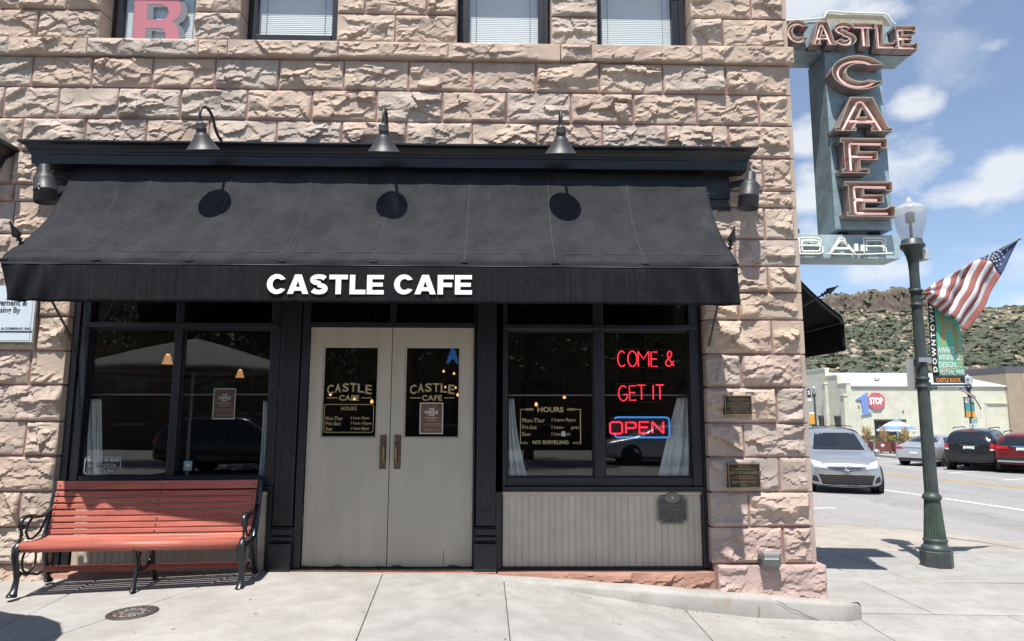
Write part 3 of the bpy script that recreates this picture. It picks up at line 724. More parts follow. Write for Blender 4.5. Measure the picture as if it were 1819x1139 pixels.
# ------------------------------------------------------------------ the stone cafe building
XL, XR, OL, OR_ = -5.6, 3.10, -4.265, 2.067
bld = thing('stone_building', 'rock-faced sandstone corner building with black shop front and beige double doors', 'building', (-0.8, 0.2, 0))
ZC = [-0.265, 0.084, 0.427, 0.759, 1.095, 1.427, 1.781, 2.114, 2.46, 2.741, 3.014, 3.298, 3.637, 3.815, 4.167, 4.53, 4.87, 5.21, 5.395, 5.735, 6.15, 6.55]
_sid = [0]
FLAT = [(2.23, 2.51, 1.50, 1.70, .05), (2.24, 2.56, .79, 1.04, .05), (-5.6, -4.50, 2.15, 2.75, .03), (2.46, 2.72, .07, .28, .05)]   # dressed back where plaques and signs are fixed
def stone(x0, x1, z0, z1, m=None, depth=0.05, y=0.0, bulge=0.072, corner=False, cornerl=False, name='stone_block', gap=0.0085, res=0.017, seedoff=0):
    """one rock-faced block: pitched-off margin, bellied face, flaked lower edge"""
    _sid[0] += 1; sd = _sid[0] + seedoff
    r = random.Random(sd * 7 + 1)
    jx = lambda: r.uniform(-.002, .003)
    x0 += gap + jx(); x1 -= gap + jx(); z0 += gap + jx(); z1 -= gap + jx()
    w, h = x1 - x0, z1 - z0
    nx = max(8, int(w / res)); nz = max(7, int(h / res))
    us = np.concatenate([[0, .008 / w], np.linspace(.02 / w, 1 - .02 / w, nx), [1 - .008 / w, 1]]) * w
    vs = np.concatenate([[0, .008 / h], np.linspace(.02 / h, 1 - .02 / h, nz), [1 - .008 / h, 1]]) * h
    U, V = np.meshgrid(us, vs)
    GX, GZ = U + sd * 3.71, V + sd * 1.37
    # belly: swells to a wandering brow, then breaks back to the bottom joint
    brow = h * (r.uniform(.12, .34) + .30 * (fbm(GX * 5, GX * 0 + sd, sd, 3) - .5) * 2)
    brow = np.clip(brow, .03, h * .7)
    up = np.clip((h - V) / np.maximum(h - brow, .02), 0, 1)
    dn_ = np.clip(V / np.maximum(brow, .01), 0, 1)
    A = bulge * r.uniform(.7, 1.55)
    d = np.where(V > brow, A * (0.25 + 0.75 * up ** .8), A * dn_ ** r.uniform(.55, 1.7))
    # tilted cleavage planes knock pieces off
    for k in range(r.randint(4, 8)):
        a = r.uniform(0, 2 * math.pi); px, pz = r.uniform(0, w), r.uniform(0, h)
        sl_ = r.uniform(.15, .8)
        pl = A * r.uniform(.5, 1.1) + ((U - px) * math.cos(a) + (V - pz) * math.sin(a)) * sl_ + .012 * (fbm(GX * 9, GZ * 9, sd + k, 3) - .5)
        d = np.minimum(d, np.maximum(pl, A * .12))
    # fracture facets: every flake is its own small tilted plane, stepped against its neighbours
    wu = U + .05 * (fbm(GX * 5, GZ * 5, sd + 1, 3) - .5); wv = V * 1.5 + .06 * (fbm(GX * 5, GZ * 5, sd + 2, 3) - .5)
    def facets(count, tilt, step):
        pu = np.array([r.uniform(-.02, w + .02) for _ in range(count)]); pv = np.array([r.uniform(-.02, h * 1.5 + .02) for _ in range(count)])
        idx = np.argmin((wu[..., None] - pu) ** 2 + (wv[..., None] - pv) ** 2, axis=-1)
        gu = np.array([r.gauss(0, tilt) for _ in range(count)]); gv = np.array([r.gauss(-.1, tilt) for _ in range(count)]); hh = np.array([r.gauss(0, step) for _ in range(count)])
        return hh[idx] + gu[idx] * (wu - pu[idx]) + gv[idx] * (wv - pv[idx])
    calm = np.clip(1.5 - 1.6 * fbm(GX * 2.2 + 5, GZ * 3, sd + 8, 2), .25, 1)
    k1 = max(4, int(w * h * 45)); k2 = max(8, int(w * h * 240))
    d = d + facets(k1, .082, .0040) + calm * facets(k2, .105, .0017) + .008
    d = d + (fbm(GX * 3.6, GZ * 5.2, sd, 5, .5) - .5) * .030 + (fbm(GX * 26, GZ * 26, sd + 3, 3) - .5) * .006
    d = np.where(d < .012, .012 * np.exp(np.minimum(d - .012, 0) / .012), d); d = np.minimum(d, .095)
    for fx0, fx1, fz0, fz1, lim in FLAT:
        ins = (x0 + U > fx0 - .02) & (x0 + U < fx1 + .02) & (z0 + V > fz0 - .02) & (z0 + V < fz1 + .02)
        d = np.where(ins, np.minimum(d, lim), d)
    e = np.minimum(np.minimum(U if not cornerl else U + 1, (w - U) if not corner else np.maximum(w - U - .045, 0)), np.minimum(V, h - V))
    e = np.clip(e / (.020 + .012 * vnoise(GX * 12, GZ * 12, sd)), 0, 1)
    d = np.clip(d, .001, None) * e ** .7
    P = [[(x0 + float(U[i, j]), y - float(d[i, j]), z0 + float(V[i, j])) for j in range(U.shape[1])] for i in range(U.shape[0])]
    mb = MB(); mb.grid(P, smooth=False)
    ring = P[0] + [q[-1] for q in P[1:]] + P[-1][-2::-1] + [q[0] for q in P[-2:0:-1]]
    k = len(ring)
    mb.add(ring + [(a, y + depth, c) for a, b, c in ring], [(i, k + i, k + (i + 1) % k, (i + 1) % k) for i in range(k)])
    return obj(name, mb, m or M_STONE, bld)
def course(i, pxs, ypx, right=None, left=None, m=None, depth=0.05, corner=True, **k):
    """one course: joints given by their photo x at height ypx"""
    xs_ = [p if isinstance(p, str) else ax(p, ypx, 0) for p in pxs]
    if left is not None: xs_ = [left] + xs_
    if right is not None: xs_ = xs_ + [right]
    for a, b in zip(xs_[:-1], xs_[1:]):
        stone(a, b, ZC[i], ZC[i + 1], m=m(a, i) if callable(m) else m, depth=depth, corner=corner and abs(b - XR) < .01, **k)
pm = lambda a, i: M_PINK if (i < 7 and rng.random() < .8) else M_STONE
# right pier
RP = [(1, [1391], 968), (2, [1330], 905), (3, [1385], 843), (4, [1321], 782), (5, [1379], 720), (6, [1316], 658), (7, [1371], 598), (8, [1311], 544), (9, [1364], 497), (10, [1306], 450), (11, [1358], 397), (12, [], 354), (13, [1355], 310)]
for i, px, y in RP:
    course(i, px, y, left=OR_, right=XR, m=(M_BASE if i == 1 else (pm if i < 8 else M_STONE)) if i != 1 else None or (lambda a, i: M_BASE if a < 2.5 else M_PINK), depth=.14)
# left pier
LP = [(0, [], 1035), (1, [], 970), (2, [35], 905), (3, [], 840), (4, [45], 778), (5, [], 715), (6, [54], 652), (7, [67], 590), (8, [71], 535), (9, [30], 487), (10, [], 440), (11, [25], 385), (12, [25], 342), (13, [22], 300)]
for i, px, y in LP:
    nl = XL + (0.35 if i % 2 else 0.0)
    course(i, px, y, left=-5.25 - .25 * (i % 2), right=OL if i < 13 else -4.35, depth=.14, corner=False)
# upper courses over the whole front
course(14, [40, 152, 260, 372, 492, 607, 722, 839, 955, 1070, 1183, 1293.5], 235, left=-5.3, right=XR)
course(15, [7, 104, 210, 322, 439, 554, 669, 786, 900, 1014, 1125, 1237, 1347], 190, left=-5.6, right=XR)
course(16, [57, 164, 271, 382, 496, 611, 726, 840, 952, 1065, 1177, 1288], 135, left=-5.3, right=XR)
WIN = [(-4.22, -3.246), (-2.753, -1.74), (-0.458, 0.538), (1.05, 2.047)]       # openings of the upper windows
for i, pxs, y in ((18, [67, 'a', 'b', 702, 'c', 'd', 1283], 50), (19, [36, 119, 'a', 'b', 649, 758, 'c', 'd', 1333], 8), (20, [10, 100, 'a', 'b', 690, 'c', 'd', 1290], -45)):
    segs = []; cur = -5.3; w = 0
    for p in pxs:
        if isinstance(p, str):
            if p in 'abcd':
                k = 'abcd'.index(p); segs.append((cur, WIN[k][0])); cur = WIN[k][1]
        else:
            x = ax(p, y, 0); segs.append((cur, x)); cur = x
    segs.append((cur, XR))
    for a, b in segs: stone(a, b, ZC[i], ZC[i + 1], depth=.24, corner=abs(b - XR) < .01)
# sill course, standing proud
pxs = [12, 153, 351, 403, 600, 796, 996, 1051, 1246]
xs_ = [-5.3] + [ax(p, 92, -.06) for p in pxs] + [XR + .03]
for a, b in zip(xs_[:-1], xs_[1:]):
    stone(a, b, ZC[17] - .004, ZC[18], depth=.34, y=-.055, bulge=.04, name='sill_stone', gap=.003, cornerl=False)
# base: pink quoin block, brown plinth under the panel
stone(2.105, 3.165, -0.42, 0.086, m=M_BASE, depth=.2, y=-.055, bulge=.035, name='plinth_block', corner=False)
stone(0.0, 2.10, -0.36, 0.012, m=M_RED, depth=.16, y=-.015, bulge=.055, name='plinth_block')
stone(-4.25, -2.30, -0.20, -0.005, m=M_RED, depth=.12, y=.02, bulge=.03, name='plinth_block')
stone(-2.30, 0.0, -0.12, 0.012, m=M_RED, depth=.14, y=.0, bulge=.006, name='threshold_stone')
# plain core behind the blocks: joints show it as the pink mortar
mb = MB()
mb.box(XL, .005, -.5, OL - .03, .38, 3.62); mb.box(OR_ + .03, .005, -.5, XR - .02, .38, 3.62)
mb.box(XL, .005, 3.62, XR - .02, .38, 5.30)
xx = XL
for a, b in WIN:
    mb.box(xx, .010, 5.30, a - .02, .38, 7.3); xx = b + .02
mb.box(xx, .010, 5.30, XR - .02, .38, 7.3)
obj('mortar_core', mb, M_MORTAR, bld)
mb = MB()
for a, b in WIN: mb.box(a, .0, 6.56, b, .3, 7.25)
obj('lintel', mb, M_STONE, bld)
def sidewall_mat():
    m = bpy.data.materials.new('side_ashlar'); m.use_nodes = True
    t = m.node_tree; b = t.nodes['Principled BSDF']; nn, ll = t.nodes.new, t.links.new
    g = nn('ShaderNodeNewGeometry'); sp = nn('ShaderNodeSeparateXYZ'); ll(g.outputs['Position'], sp.inputs[0])
    cb = nn('ShaderNodeCombineXYZ'); ll(sp.outputs[1], cb.inputs[0]); ll(sp.outputs[2], cb.inputs[1])
    br = nn('ShaderNodeTexBrick'); br.inputs['Scale'].default_value = 1; br.inputs['Brick Width'].default_value = .62; br.inputs['Row Height'].default_value = .345; br.inputs['Mortar Size'].default_value = .008
    br.inputs['Color1'].default_value = (.46, .37, .29, 1); br.inputs['Color2'].default_value = (.42, .33, .27, 1); br.inputs['Mortar'].default_value = (.33, .17, .15, 1)
    ll(cb.outputs[0], br.inputs['Vector']); ll(br.outputs['Color'], b.inputs['Base Color']); b.inputs['Roughness'].default_value = .9
    nz = nn('ShaderNodeTexNoise'); nz.inputs['Scale'].default_value = 12; nz.inputs['Detail'].default_value = 8; ll(g.outputs['Position'], nz.inputs['Vector'])
    bp = nn('ShaderNodeBump'); bp.inputs['Distance'].default_value = .05; ll(nz.outputs['Fac'], bp.inputs['Height']); ll(bp.outputs[0], b.inputs['Normal'])
    return m
mb = MB(); mb.box(XR - .32, .16, -.6, XR - .005, 14, 7.3); mb.box(XL, 13.7, -.6, XR - .33, 14, 7.3); mb.box(XL, .39, 7.0, XR - .33, 13.69, 7.2)
mb.box(XL - .3, .02, -.6, XL - .01, 14, 7.2)
obj('side_wall', mb, sidewall_mat(), bld)
# the room behind the glass
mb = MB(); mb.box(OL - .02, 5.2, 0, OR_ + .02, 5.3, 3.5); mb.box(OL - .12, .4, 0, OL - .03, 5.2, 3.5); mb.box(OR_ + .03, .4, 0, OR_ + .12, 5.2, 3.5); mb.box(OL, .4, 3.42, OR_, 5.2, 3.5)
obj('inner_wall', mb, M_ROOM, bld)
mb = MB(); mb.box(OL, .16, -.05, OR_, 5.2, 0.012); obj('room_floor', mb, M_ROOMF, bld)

# upper windows
def upper_window(k, fl, gl, gr, fr_, zb, sash):
    a, b = WIN[k]
    y = .2
    fr = MB(); fr.box(gl, y, 6.50, gr, y + .06, 6.56)
    fr.box(a + .005, y, 5.40, gl, y + .06, 6.56); fr.box(gr, y, 5.40, b - .005, y + .06, 6.56)
    if gl - a > .12: fr.box(a + .01, y - .035, 5.40, a + (gl - a) * .55, y - .001, 6.56)
    if b - gr > .1: fr.box(b - (b - gr) * .5, y - .03, 5.40, b - .01, y - .001, 6.56)
    w = obj('window', fr, M_FRAME, bld, bevel=.006)
    if sash:
        mb = MB(); mb.box(gl, y - .012, 5.40, gr, y + .05, sash); obj('sash_rail', mb, M_FRAME, w, bevel=.005)
    mb = MB(); mb.box(gl - .004, y + .03, 5.4, gr + .004, y + .036, 6.56); obj('pane', mb, M_UGLASS, w)
    mb = MB()
    z = 5.4; yb = y + .075
    while z < 6.55:
        mb.add([(gl, yb - .0015, z), (gr, yb - .0015, z), (gr, yb + .002, z + .0225), (gl, yb + .002, z + .0225), (gl, yb + .001, z), (gr, yb + .001, z), (gr, yb + .004, z + .022), (gl, yb + .004, z + .022)], [(0, 1, 2, 3), (4, 7, 6, 5), (0, 4, 5, 1), (2, 6, 7, 3)])
        z += .0225
    mb.box(gl, yb + .02, 5.38, gr, yb + .024, 6.56)
    obj('blind', mb, M_BLIND, w, kind='stuff')
    mb = MB()
    for t in (.1, .88): mb.box(gl + (gr - gl) * t, yb - .012, 5.4, gl + (gr - gl) * t + .004, yb - .009, 6.56)
    obj('blind_cord', mb, M_LSHADOW, w)
    return w
w1 = upper_window(0, -4.2, -4.12, -3.28, -3.25, 5.52, None)
w2 = upper_window(1, -2.72, -2.66, -1.84, -1.76, 5.6, 5.60)
w3 = upper_window(2, -.44, -.345, .42, .53, 5.5, None)
w4 = upper_window(3, 1.06, 1.115, 1.90, 2.03, 5.5, None)
# the big letter in the first upper window
RP_ = [(236, 73.5), (240, -20), (292, -20), (312, -10), (322, 8), (322, 20), (316, 32), (306, 38), (315, 46), (318, 58), (317, 73.5), (294, 73.5), (294, 60), (290, 52), (282, 50), (259, 50), (257, 73.5)]
RH_ = [(262, 8), (288, 8), (297, 13), (300, 22), (296, 31), (286, 35), (261, 35)]
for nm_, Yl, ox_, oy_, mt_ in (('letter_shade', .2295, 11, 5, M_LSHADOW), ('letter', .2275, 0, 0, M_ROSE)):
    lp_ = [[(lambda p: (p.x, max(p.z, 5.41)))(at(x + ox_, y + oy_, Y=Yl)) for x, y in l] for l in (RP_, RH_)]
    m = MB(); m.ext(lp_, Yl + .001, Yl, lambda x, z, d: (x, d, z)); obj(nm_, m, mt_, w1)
w1.location.y += 0

# ------------------------------------------------------------------ shop front, standing 12 cm behind the stone face
YS = .12
def wx(px, py=700): return ax(px, py, YS)
frm = MB()
XDL, XDM, XDR = -1.905, -1.08, -.25
ZD0, ZD1 = .028, 2.379
# outer jambs, mullions and rails of both windows
def win_frame(xa, pa, ma, mb_, pb, xb, zs):
    m = MB()
    zb, zt = .886, 2.353
    m.box(xa, YS - .02, .80, pa, YS + .10, 3.0); m.box(pb, YS - .02, .80, xb, YS + .10, 3.0)
    m.box(ma, YS, zb, mb_, YS + .10, 3.0)
    m.box(pa, YS - .001, .80, pb, YS + .10, zb)
    m.box(pa, YS - .005, zt, ma, YS + .10, zt + .055); m.box(mb_, YS - .005, zt, pb, YS + .10, zt + .055)
    for a, b in ((pa, ma), (mb_, pb)): m.box(a, YS + .005, 2.88, b, YS + .10, 3.0)
    w = obj('shop_window', m, M_FRAME, bld, bevel=.007)
    # glazing beads
    g = MB()
    for a, b in ((pa, ma), (mb_, pb)):
        g.box(a, YS + .028, zb, a + .012, YS + .05, zt); g.box(b - .012, YS + .028, zb, b, YS + .05, zt); g.box(a + .012, YS + .028, zb, b - .012, YS + .05, zb + .012); g.box(a + .012, YS + .028, zt - .012, b - .012, YS + .05, zt)
    obj('glazing_bead', g, M_BLACK, w, bevel=.003)
    for a, b in ((pa, ma), (mb_, pb)):
        q = MB(); q.box(a + .002, YS + .052, zb + .002, b - .002, YS + .058, zt - .002); obj('pane', q, M_GLASS, w)
        q = MB(); q.box(a + .002, YS + .052, zt + .057, b - .002, YS + .058, 2.878); obj('transom_pane', q, M_GLASS, w)
    # transom ledge and window sill
    q = MB(); q.box(xa + (.0 if zs else .03), YS - .06, zt + .008, xb - .02, YS - .024, zt + .062); obj('transom_bar', q, M_FRAME, w, bevel=.008)
    q = MB(); q.box(xa, YS - .055, .775, xb + .005, YS - .003, .80); q.box(xa + .01, YS - .03, .748, xb - .004, YS - .003, .775); obj('window_sill', q, M_FRAME, w, bevel=.006)
    return w
wl = win_frame(-4.20, -4.12, -3.272, -3.193, -2.303, -2.205, 0)
wr = win_frame(0.045, .088, .966, 1.071, 1.947, 2.052, 1)
for q in ((-4.262, YS - .05, -.1, -4.205, YS + .1, 3.2), (2.053, YS - .03, .02, 2.10, YS + .1, 3.2), (-4.20, YS - .03, -.12, -4.135, YS - .004, .745)):
    jb = MB(); jb.box(*q); obj('jamb', jb, M_BLACK, bld, bevel=.005)
# pilasters with fluted panels and block bases
def pilaster(x0, x1, rail):
    m = MB(); w = x1 - x0
    m.box(x0, YS - .03, .42, x1, YS + .08, 3.3)
    p = obj('pilaster', m, M_FRAME, bld, bevel=.006)
    m = MB(); m.box(x0 + w * .22, YS - .037, .55, x0 + w * .27, YS - .031, 3.0); m.box(x1 - w * .27, YS - .037, .55, x1 - w * .22, YS - .031, 3.0); m.box(x0 + w * .27, YS - .037, .55, x1 - w * .27, YS - .031, .565)
    obj('panel_bead', m, M_FRAME, p, bevel=.002)
    m = MB(); m.box(x0 - .012, YS - .09, .0, x1 + .012, YS - .031, .265); m.box(x0 - .012, YS - .028, .0, x1 + .012, YS + .08, .41); obj('pilaster_base', m, M_FRAME, p, bevel=.008)
    m = MB(); m.box(x0 - .01, YS - .075, .29, x1 + .01, YS - .032, .33); m.box(x0 - .004, YS - .06, .335, x1 + .004, YS - .032, .40); obj('base_moulding', m, M_FRAME, p, bevel=.012, seg=3)
    m = MB(); m.box(x0 - .016, YS - .10, -.02, x1 + .016, YS - .033, .03); obj('base_shoe', m, M_FRAME, p, bevel=.006)
    return p
pilaster(-2.195, -2.0, 0); pilaster(-.215, -.02, 0)
m = MB(); m.box(-1.985, YS - .02, .0, XDL - .008, YS + .09, 3.0); m.box(XDR + .008, YS - .02, .0, -.232, YS + .09, 3.0); m.box(XDL - .008, YS - .02, ZD1 + .01, XDR + .008, YS + .09, ZD1 + .05)
m.box(-2.20, YS + .0, .0, -2.196, YS + .08, .74); m.box(-.018, YS - .02, .0, .04, YS + .09, .745)
m.box(XDL - .008, YS + .0, 2.84, XDR + .008, YS + .09, 3.0)
m.box(XDM - .03, YS - .005, ZD1 + .05, XDM + .03, YS + .09, 2.84)
obj('door_frame', m, M_FRAME, bld, bevel=.005)
m = MB(); m.box(XDL, YS + .05, ZD1 + .05, XDM - .03, YS + .056, 2.84); m.box(XDM + .03, YS + .05, ZD1 + .05, XDR, YS + .056, 2.84); obj('transom_pane', m, M_GLASS, bld)
m = MB(); m.box(-1.99, YS - .09, -.02, -.225, YS + .06, .018); obj('threshold', m, M_RAW, bld, bevel=.004)
# double doors
def door(x0, x1, g0, g1, hx, side):
    m = MB(); y0, y1 = YS + .012, YS + .055
    gz0, gz1 = 1.268, 2.187
    m.box(x0, y0, ZD0, g0, y1, ZD1); m.box(g1, y0, ZD0, x1, y1, ZD1); m.box(g0, y0, ZD0, g1, y1, gz0); m.box(g0, y0, gz1, g1, y1, ZD1)
    d = obj('door', m, M_DOOR, bld)
    m = MB(); e = .014
    m.box(g0, y0 + .008, gz0, g0 + e, y0 + .02, gz1); m.box(g1 - e, y0 + .008, gz0, g1, y0 + .02, gz1); m.box(g0 + e, y0 + .008, gz1 - e, g1 - e, y0 + .02, gz1); m.box(g0 + e, y0 + .008, gz0, g1 - e, y0 + .02, gz0 + e)
    obj('glazing_bead', m, M_DOOR, d, bevel=.003)
    m = MB(); m.box(g0 + .002, y0 + .02, gz0 + .002, g1 - .002, y0 + .026, gz1 - .002); obj('pane', m, M_GLASS, d)
    # push plate and pull
    m = MB(); m.box(hx - .034, y0 - .006, .965, hx + .034, y0 - .0005, 1.30); obj('push_plate', m, M_PLATE, d, bevel=.002)
    m = MB(); hh = hx + side * .012; m.tube([(hh, y0 - .006, 1.035), (hh, y0 - .045, 1.05), (hh, y0 - .056, 1.10), (hh, y0 - .056, 1.17), (hh, y0 - .045, 1.222), (hh, y0 - .006, 1.236)], [.009, .008, .0095, .0095, .008, .009], n=8)
    m.box(hh - .013, y0 - .012, 1.02, hh + .013, y0 - .006, 1.05); m.box(hh - .013, y0 - .012, 1.222, hh + .013, y0 - .006, 1.252)
    obj('handle', m, M_BRASS, d)
    hg = x0 - .004 if side > 0 else x1 + .004
    for z in (.42, 1.20, 2.05):
        m = MB(); m.tube([(hg, y0 - .006, z), (hg, y0 - .006, z + .10)], .009, n=8); obj('hinge', m, M_PLATE, d)
    # bare wood where the paint has gone along the bottom and the meeting edge
    m = MB(); n = 26; xsn = np.linspace(x0 + .002, x1 - .002, n)
    hgt = .004 + .016 * np.clip(fbm(xsn * 9, xsn * 0 + side, 5, 4) - .42, 0, 1) * 3
    m.add([(x, y0 - .0015, ZD0) for x in xsn] + [(x, y0 - .0015, ZD0 + float(h_)) for x, h_ in zip(xsn, hgt)], [(i, i + 1, n + i + 1, n + i) for i in range(n - 1)])
    obj('worn_edge', m, M_RAW, d)
    return d
dl = door(XDL, XDM - .004, -1.775, -1.212, -1.145, 1)
dr = door(XDM + .004, XDR, -.948, -.385, -1.0, -1)
m = MB(); m.box(-.53, YS + .0095, ZD0, -.525, YS + .0115, .18); obj('split', m, M_RAW, dr)
# beadboard stall risers, board by board
def riser(x0, x1, z0, z1):
    m = MB(); m.box(x0, YS + .03, z0, x1, YS + .06, z1); p = obj('stall_riser', m, M_BEAD, bld)
    n = max(1, round((x1 - x0) / .0665)); w = (x1 - x0) / n
    for k in range(n):
        a = x0 + k * w; e = .0045; b = rng.uniform(-.001, .001)
        m = MB()
        prof = [(a, .0172), (a + e, .014), (a + w * .82, .014), (a + w * .835, .0152), (a + w * .85, .0128), (a + w * .88, .0152), (a + w - e, .014), (a + w, .0172)]
        m.add([(x, YS + q + b, z0 + .004) for x, q in prof] + [(x, YS + q + b, z1 - .002) for x, q in prof], [(i, i + 1, len(prof) + i + 1, len(prof) + i) for i in range(len(prof) - 1)])
        obj('board', m, M_BEAD, p)
    m = MB(); m.box(x0 - .002, YS - .012, z1 - .03, x1 + .004, YS + .012, z1); obj('cap_strip', m, M_BEAD, p, bevel=.004)
    m = MB(); m.box(x0, YS - .002, z0 - .028, x1, YS + .03, z0); obj('foot_strip', m, M_FRAME, p)
    return p
riser(.05, 2.022, .028, .748); riser(-4.13, -2.262, -.075, .748)
for q in ((-2.262, YS - .015, -.05, -2.21, YS + .08, .745), (2.024, YS - .02, .02, 2.052, YS + .08, .748)): m = MB(); m.box(*q); obj('corner_post', m, M_BLACK, bld, bevel=.004)

# cornice over the shop front
CP = [(.0, 3.60), (-.035, 3.60), (-.035, 3.64), (-.06, 3.66), (-.06, 3.70), (-.035, 3.72), (-.035, 3.965), (-.20, 3.965), (-.20, 3.975), (-.205, 4.055), (-.215, 4.062), (-.215, 4.078), (-.225, 4.088), (-.235, 4.115), (-.258, 4.140), (-.285, 4.152), (-.300, 4.158), (-.300, 4.175), (.0, 4.20)]
CPX = [0, 0, 0, -.025, -.025, 0, 0, .125, .125, .13, .14, .14, .15, .16, .183, .205, .22, .22, .22]
def cornice(x0, x1):
    m = MB()
    P = [[(x0 - e, y, z) for (y, z), e in zip(CP, CPX)], [(x1 + e, y, z) for (y, z), e in zip(CP, CPX)]]
    k = 14
    rows = []
    for i in range(k + 1):
        t = i / k; rows.append([(a[0] * (1 - t) + b[0] * t, a[1], a[2] + .0018 * math.sin(i * 2.1)) for a, b in zip(*P)])
    m.grid(rows, smooth=False)
    for row, rev in ((P[0], False), (P[1], True)):
        # returned ends back to the wall
        e = [(p[0], .012, p[2]) for p in row]; n = len(row)
        m.add(row + e, [(i, i + 1, n + i + 1, n + i) if rev else (i + 1, i, n + i, n + i + 1) for i in range(n - 1)])
    return m
obj('cornice', cornice(-4.53, 2.385), M_BLACK, bld, bevel=.003, seg=1)
m = cornice(-7.5, -5.15)
nc = obj('cornice', m, M_BLACK, bld, label='end of the next black cornice at the left')
m = MB(); m.box(-7.5, -.30, 4.201, -4.95, .0, 4.212); obj('flashing', m, mat('pale_green_flashing', (.34, .42, .40), .6), bld)

# ------------------------------------------------------------------ writing on the glass
YG = YS + .0275      # just in front of the door panes
def rounded_frame(px0, py0, px1, py1, Y, w, r, m, parent, name='border_line'):
    a, b = at(px0, py1, Y=Y), at(px1, py0, Y=Y)
    x0, x1, z0, z1 = a.x, b.x, a.z, b.z
    def rr(o, rad): 
        pts = []
        for cx, cz, s in ((x1 - o - rad, z1 - o - rad, 0), (x0 + o + rad, z1 - o - rad, 1), (x0 + o + rad, z0 + o + rad, 2), (x1 - o - rad, z0 + o + rad, 3)):
            for k in range(5):
                w_ = (s + k / 4) * math.pi / 2; pts.append((cx + rad * math.cos(w_), cz + rad * math.sin(w_)))
        return pts
    A, B = rr(0, r), rr(w, max(r - w, .001)); n = len(A)
    mb = MB(); mb.add([(p[0], Y, p[1]) for p in A + B], [(i, (i + 1) % n, n + (i + 1) % n, n + i) for i in range(n)])
    return obj(name, mb, m, parent)
def arched(px0, px1, pyb, hgt, Y, parent, word='CASTLE'):
    """display capitals on a shallow arch, the end letters the tallest"""
    mb = MB(); n = len(word); w = (px1 - px0) / n
    for i, ch in enumerate(word):
        t = (i - (n - 1) / 2) / ((n - 1) / 2)
        drop = 4.2 * t * t; hh = hgt + 1.6 * abs(t)
        x0 = px0 + i * w + .9; x1 = px0 + (i + 1) * w - .9
        a, b = at(x0, pyb + drop, Y=Y), at(x1, pyb + drop - hh, Y=Y)
        sh = .10 * t
        fn = lambda x, z, xm=(a.x + b.x) / 2, zm=a.z, sh=sh: (x, Y, z - (x - xm) * sh)
        letters(ch, a.x, b.x, a.z, b.z, fn, None, None, bold=.022, mb=mb)
        # spur serifs
        s = (b.x - a.x) * .16; q = (b.z - a.z)
        for zz in ((.0, .075), (.925, 1.0)):
            if ch in 'AL' and zz[0] == 0 or ch in 'TLE' and zz[0] > .5 or ch == 'E':
                for xs0, xs1 in (((a.x - s * .5, a.x + s * 1.6),) if ch in 'LE' else ((a.x - s * .3, a.x + s * 1.7), (b.x - s * 1.7, b.x + s * .3))):
                    if ch == 'T': continue
                    mb.add([fn(x, z) for x, z in ((xs0, a.z + zz[0] * q), (xs1, a.z + zz[0] * q), (xs1, a.z + zz[1] * q), (xs0, a.z + zz[1] * q))], [(0, 1, 2, 3)])
    return obj('lettering', mb, M_GOLDL, parent)
YD = YS + .0305
for d, o in ((dl, 0), (dr, 147.2)):
    arched(580 + o, 661.5 + o, 696, 15, YD, d)
    ptext('CAFE', 602.5 + o, 638 + o, 702, 712, YD, M_GOLDL, d, bold=.03, spacing=1.1)
    for a, b in ((581, 600), (642, 660)):
        p, q = at(a + o, 707.6, Y=YD), at(b + o, 706.2, Y=YD); mb = MB(); mb.quad((p.x, YD, p.z), (q.x, YD, p.z), (q.x, YD, q.z), (p.x, YD, q.z)); obj('rule', mb, M_GOLDL, d)
rounded_frame(574, 718.2, 664.5, 768.6, YD, .006, .028, M_GOLDL, dl)
ptext('HOURS', 606, 633.5, 722.5, 729, YD, M_GOLDL, dl, bold=.008)
for s, t, y in (('Mon-Thur', '11am-9pm', 740), ('Fri-Sat', '11am-10pm', 749.2), ('Sun', '11am-8pm', 758.5)):
    ptext(s, 578.5, 578.5 + 3.8 * len(s), y, y + 6.6, YD, M_GOLDL, dl, bold=.01)
    ptext(t, 623.5, 623.5 + 4.05 * len(t), y, y + 6.6, YD, M_GOLDL, dl, bold=.01)
ptext('A', 792.5, 816, 616.5, 646, YD, M_BLUEDECAL, dr, bold=.05)
YW = YS + .0505
# shop hours on the right-hand window
for s, x0, x1, y0, y1, bd in (('HOURS', 954.5, 1001, 723, 732.3, .03), ('NO SNIVELING', 946, 1010, 782.3, 789.3, .025), ('Mon-Thur', 927.5, 968, 743, 750.6, .012), ('Fri-Sat', 927.5, 953.5, 755.8, 762.4, .012), ('Sun', 927.5, 942, 767.7, 774.3, .012), ('11am-9pm', 980, 1022.5, 743, 750.6, .012), ('11am-', 980, 1002, 756, 762, .012), ('pm', 1015, 1028, 758, 764, .012), ('11am', 980, 997, 768, 774, .004), ('pm', 1004, 1013, 769.5, 776, .004)):
    ptext(s, x0, x1, y0, y1, YW, M_GOLDL, wr, bold=bd)
mb = MB()
def gl_line(x0, y0, x1, y1, mb=mb):
    p, q = at(x0, y1, Y=YW), at(x1, y0, Y=YW); mb.quad((p.x, YW, p.z), (q.x, YW, p.z), (q.x, YW, q.z), (p.x, YW, q.z))
for q in ((924, 726.8, 948, 728), (1007, 726.8, 1032, 728), (924, 728, 925.2, 789), (1030.6, 728, 1031.8, 789), (925, 786, 937, 788.2), (1018, 786, 1031, 788.2), (934, 725.4, 947, 729.4), (1008, 725.4, 1021, 729.4), (926, 785.2, 934, 788.8), (1022, 785.2, 1031, 788.8)): gl_line(*q)
obj('border_line', mb, M_GOLDL, wr)
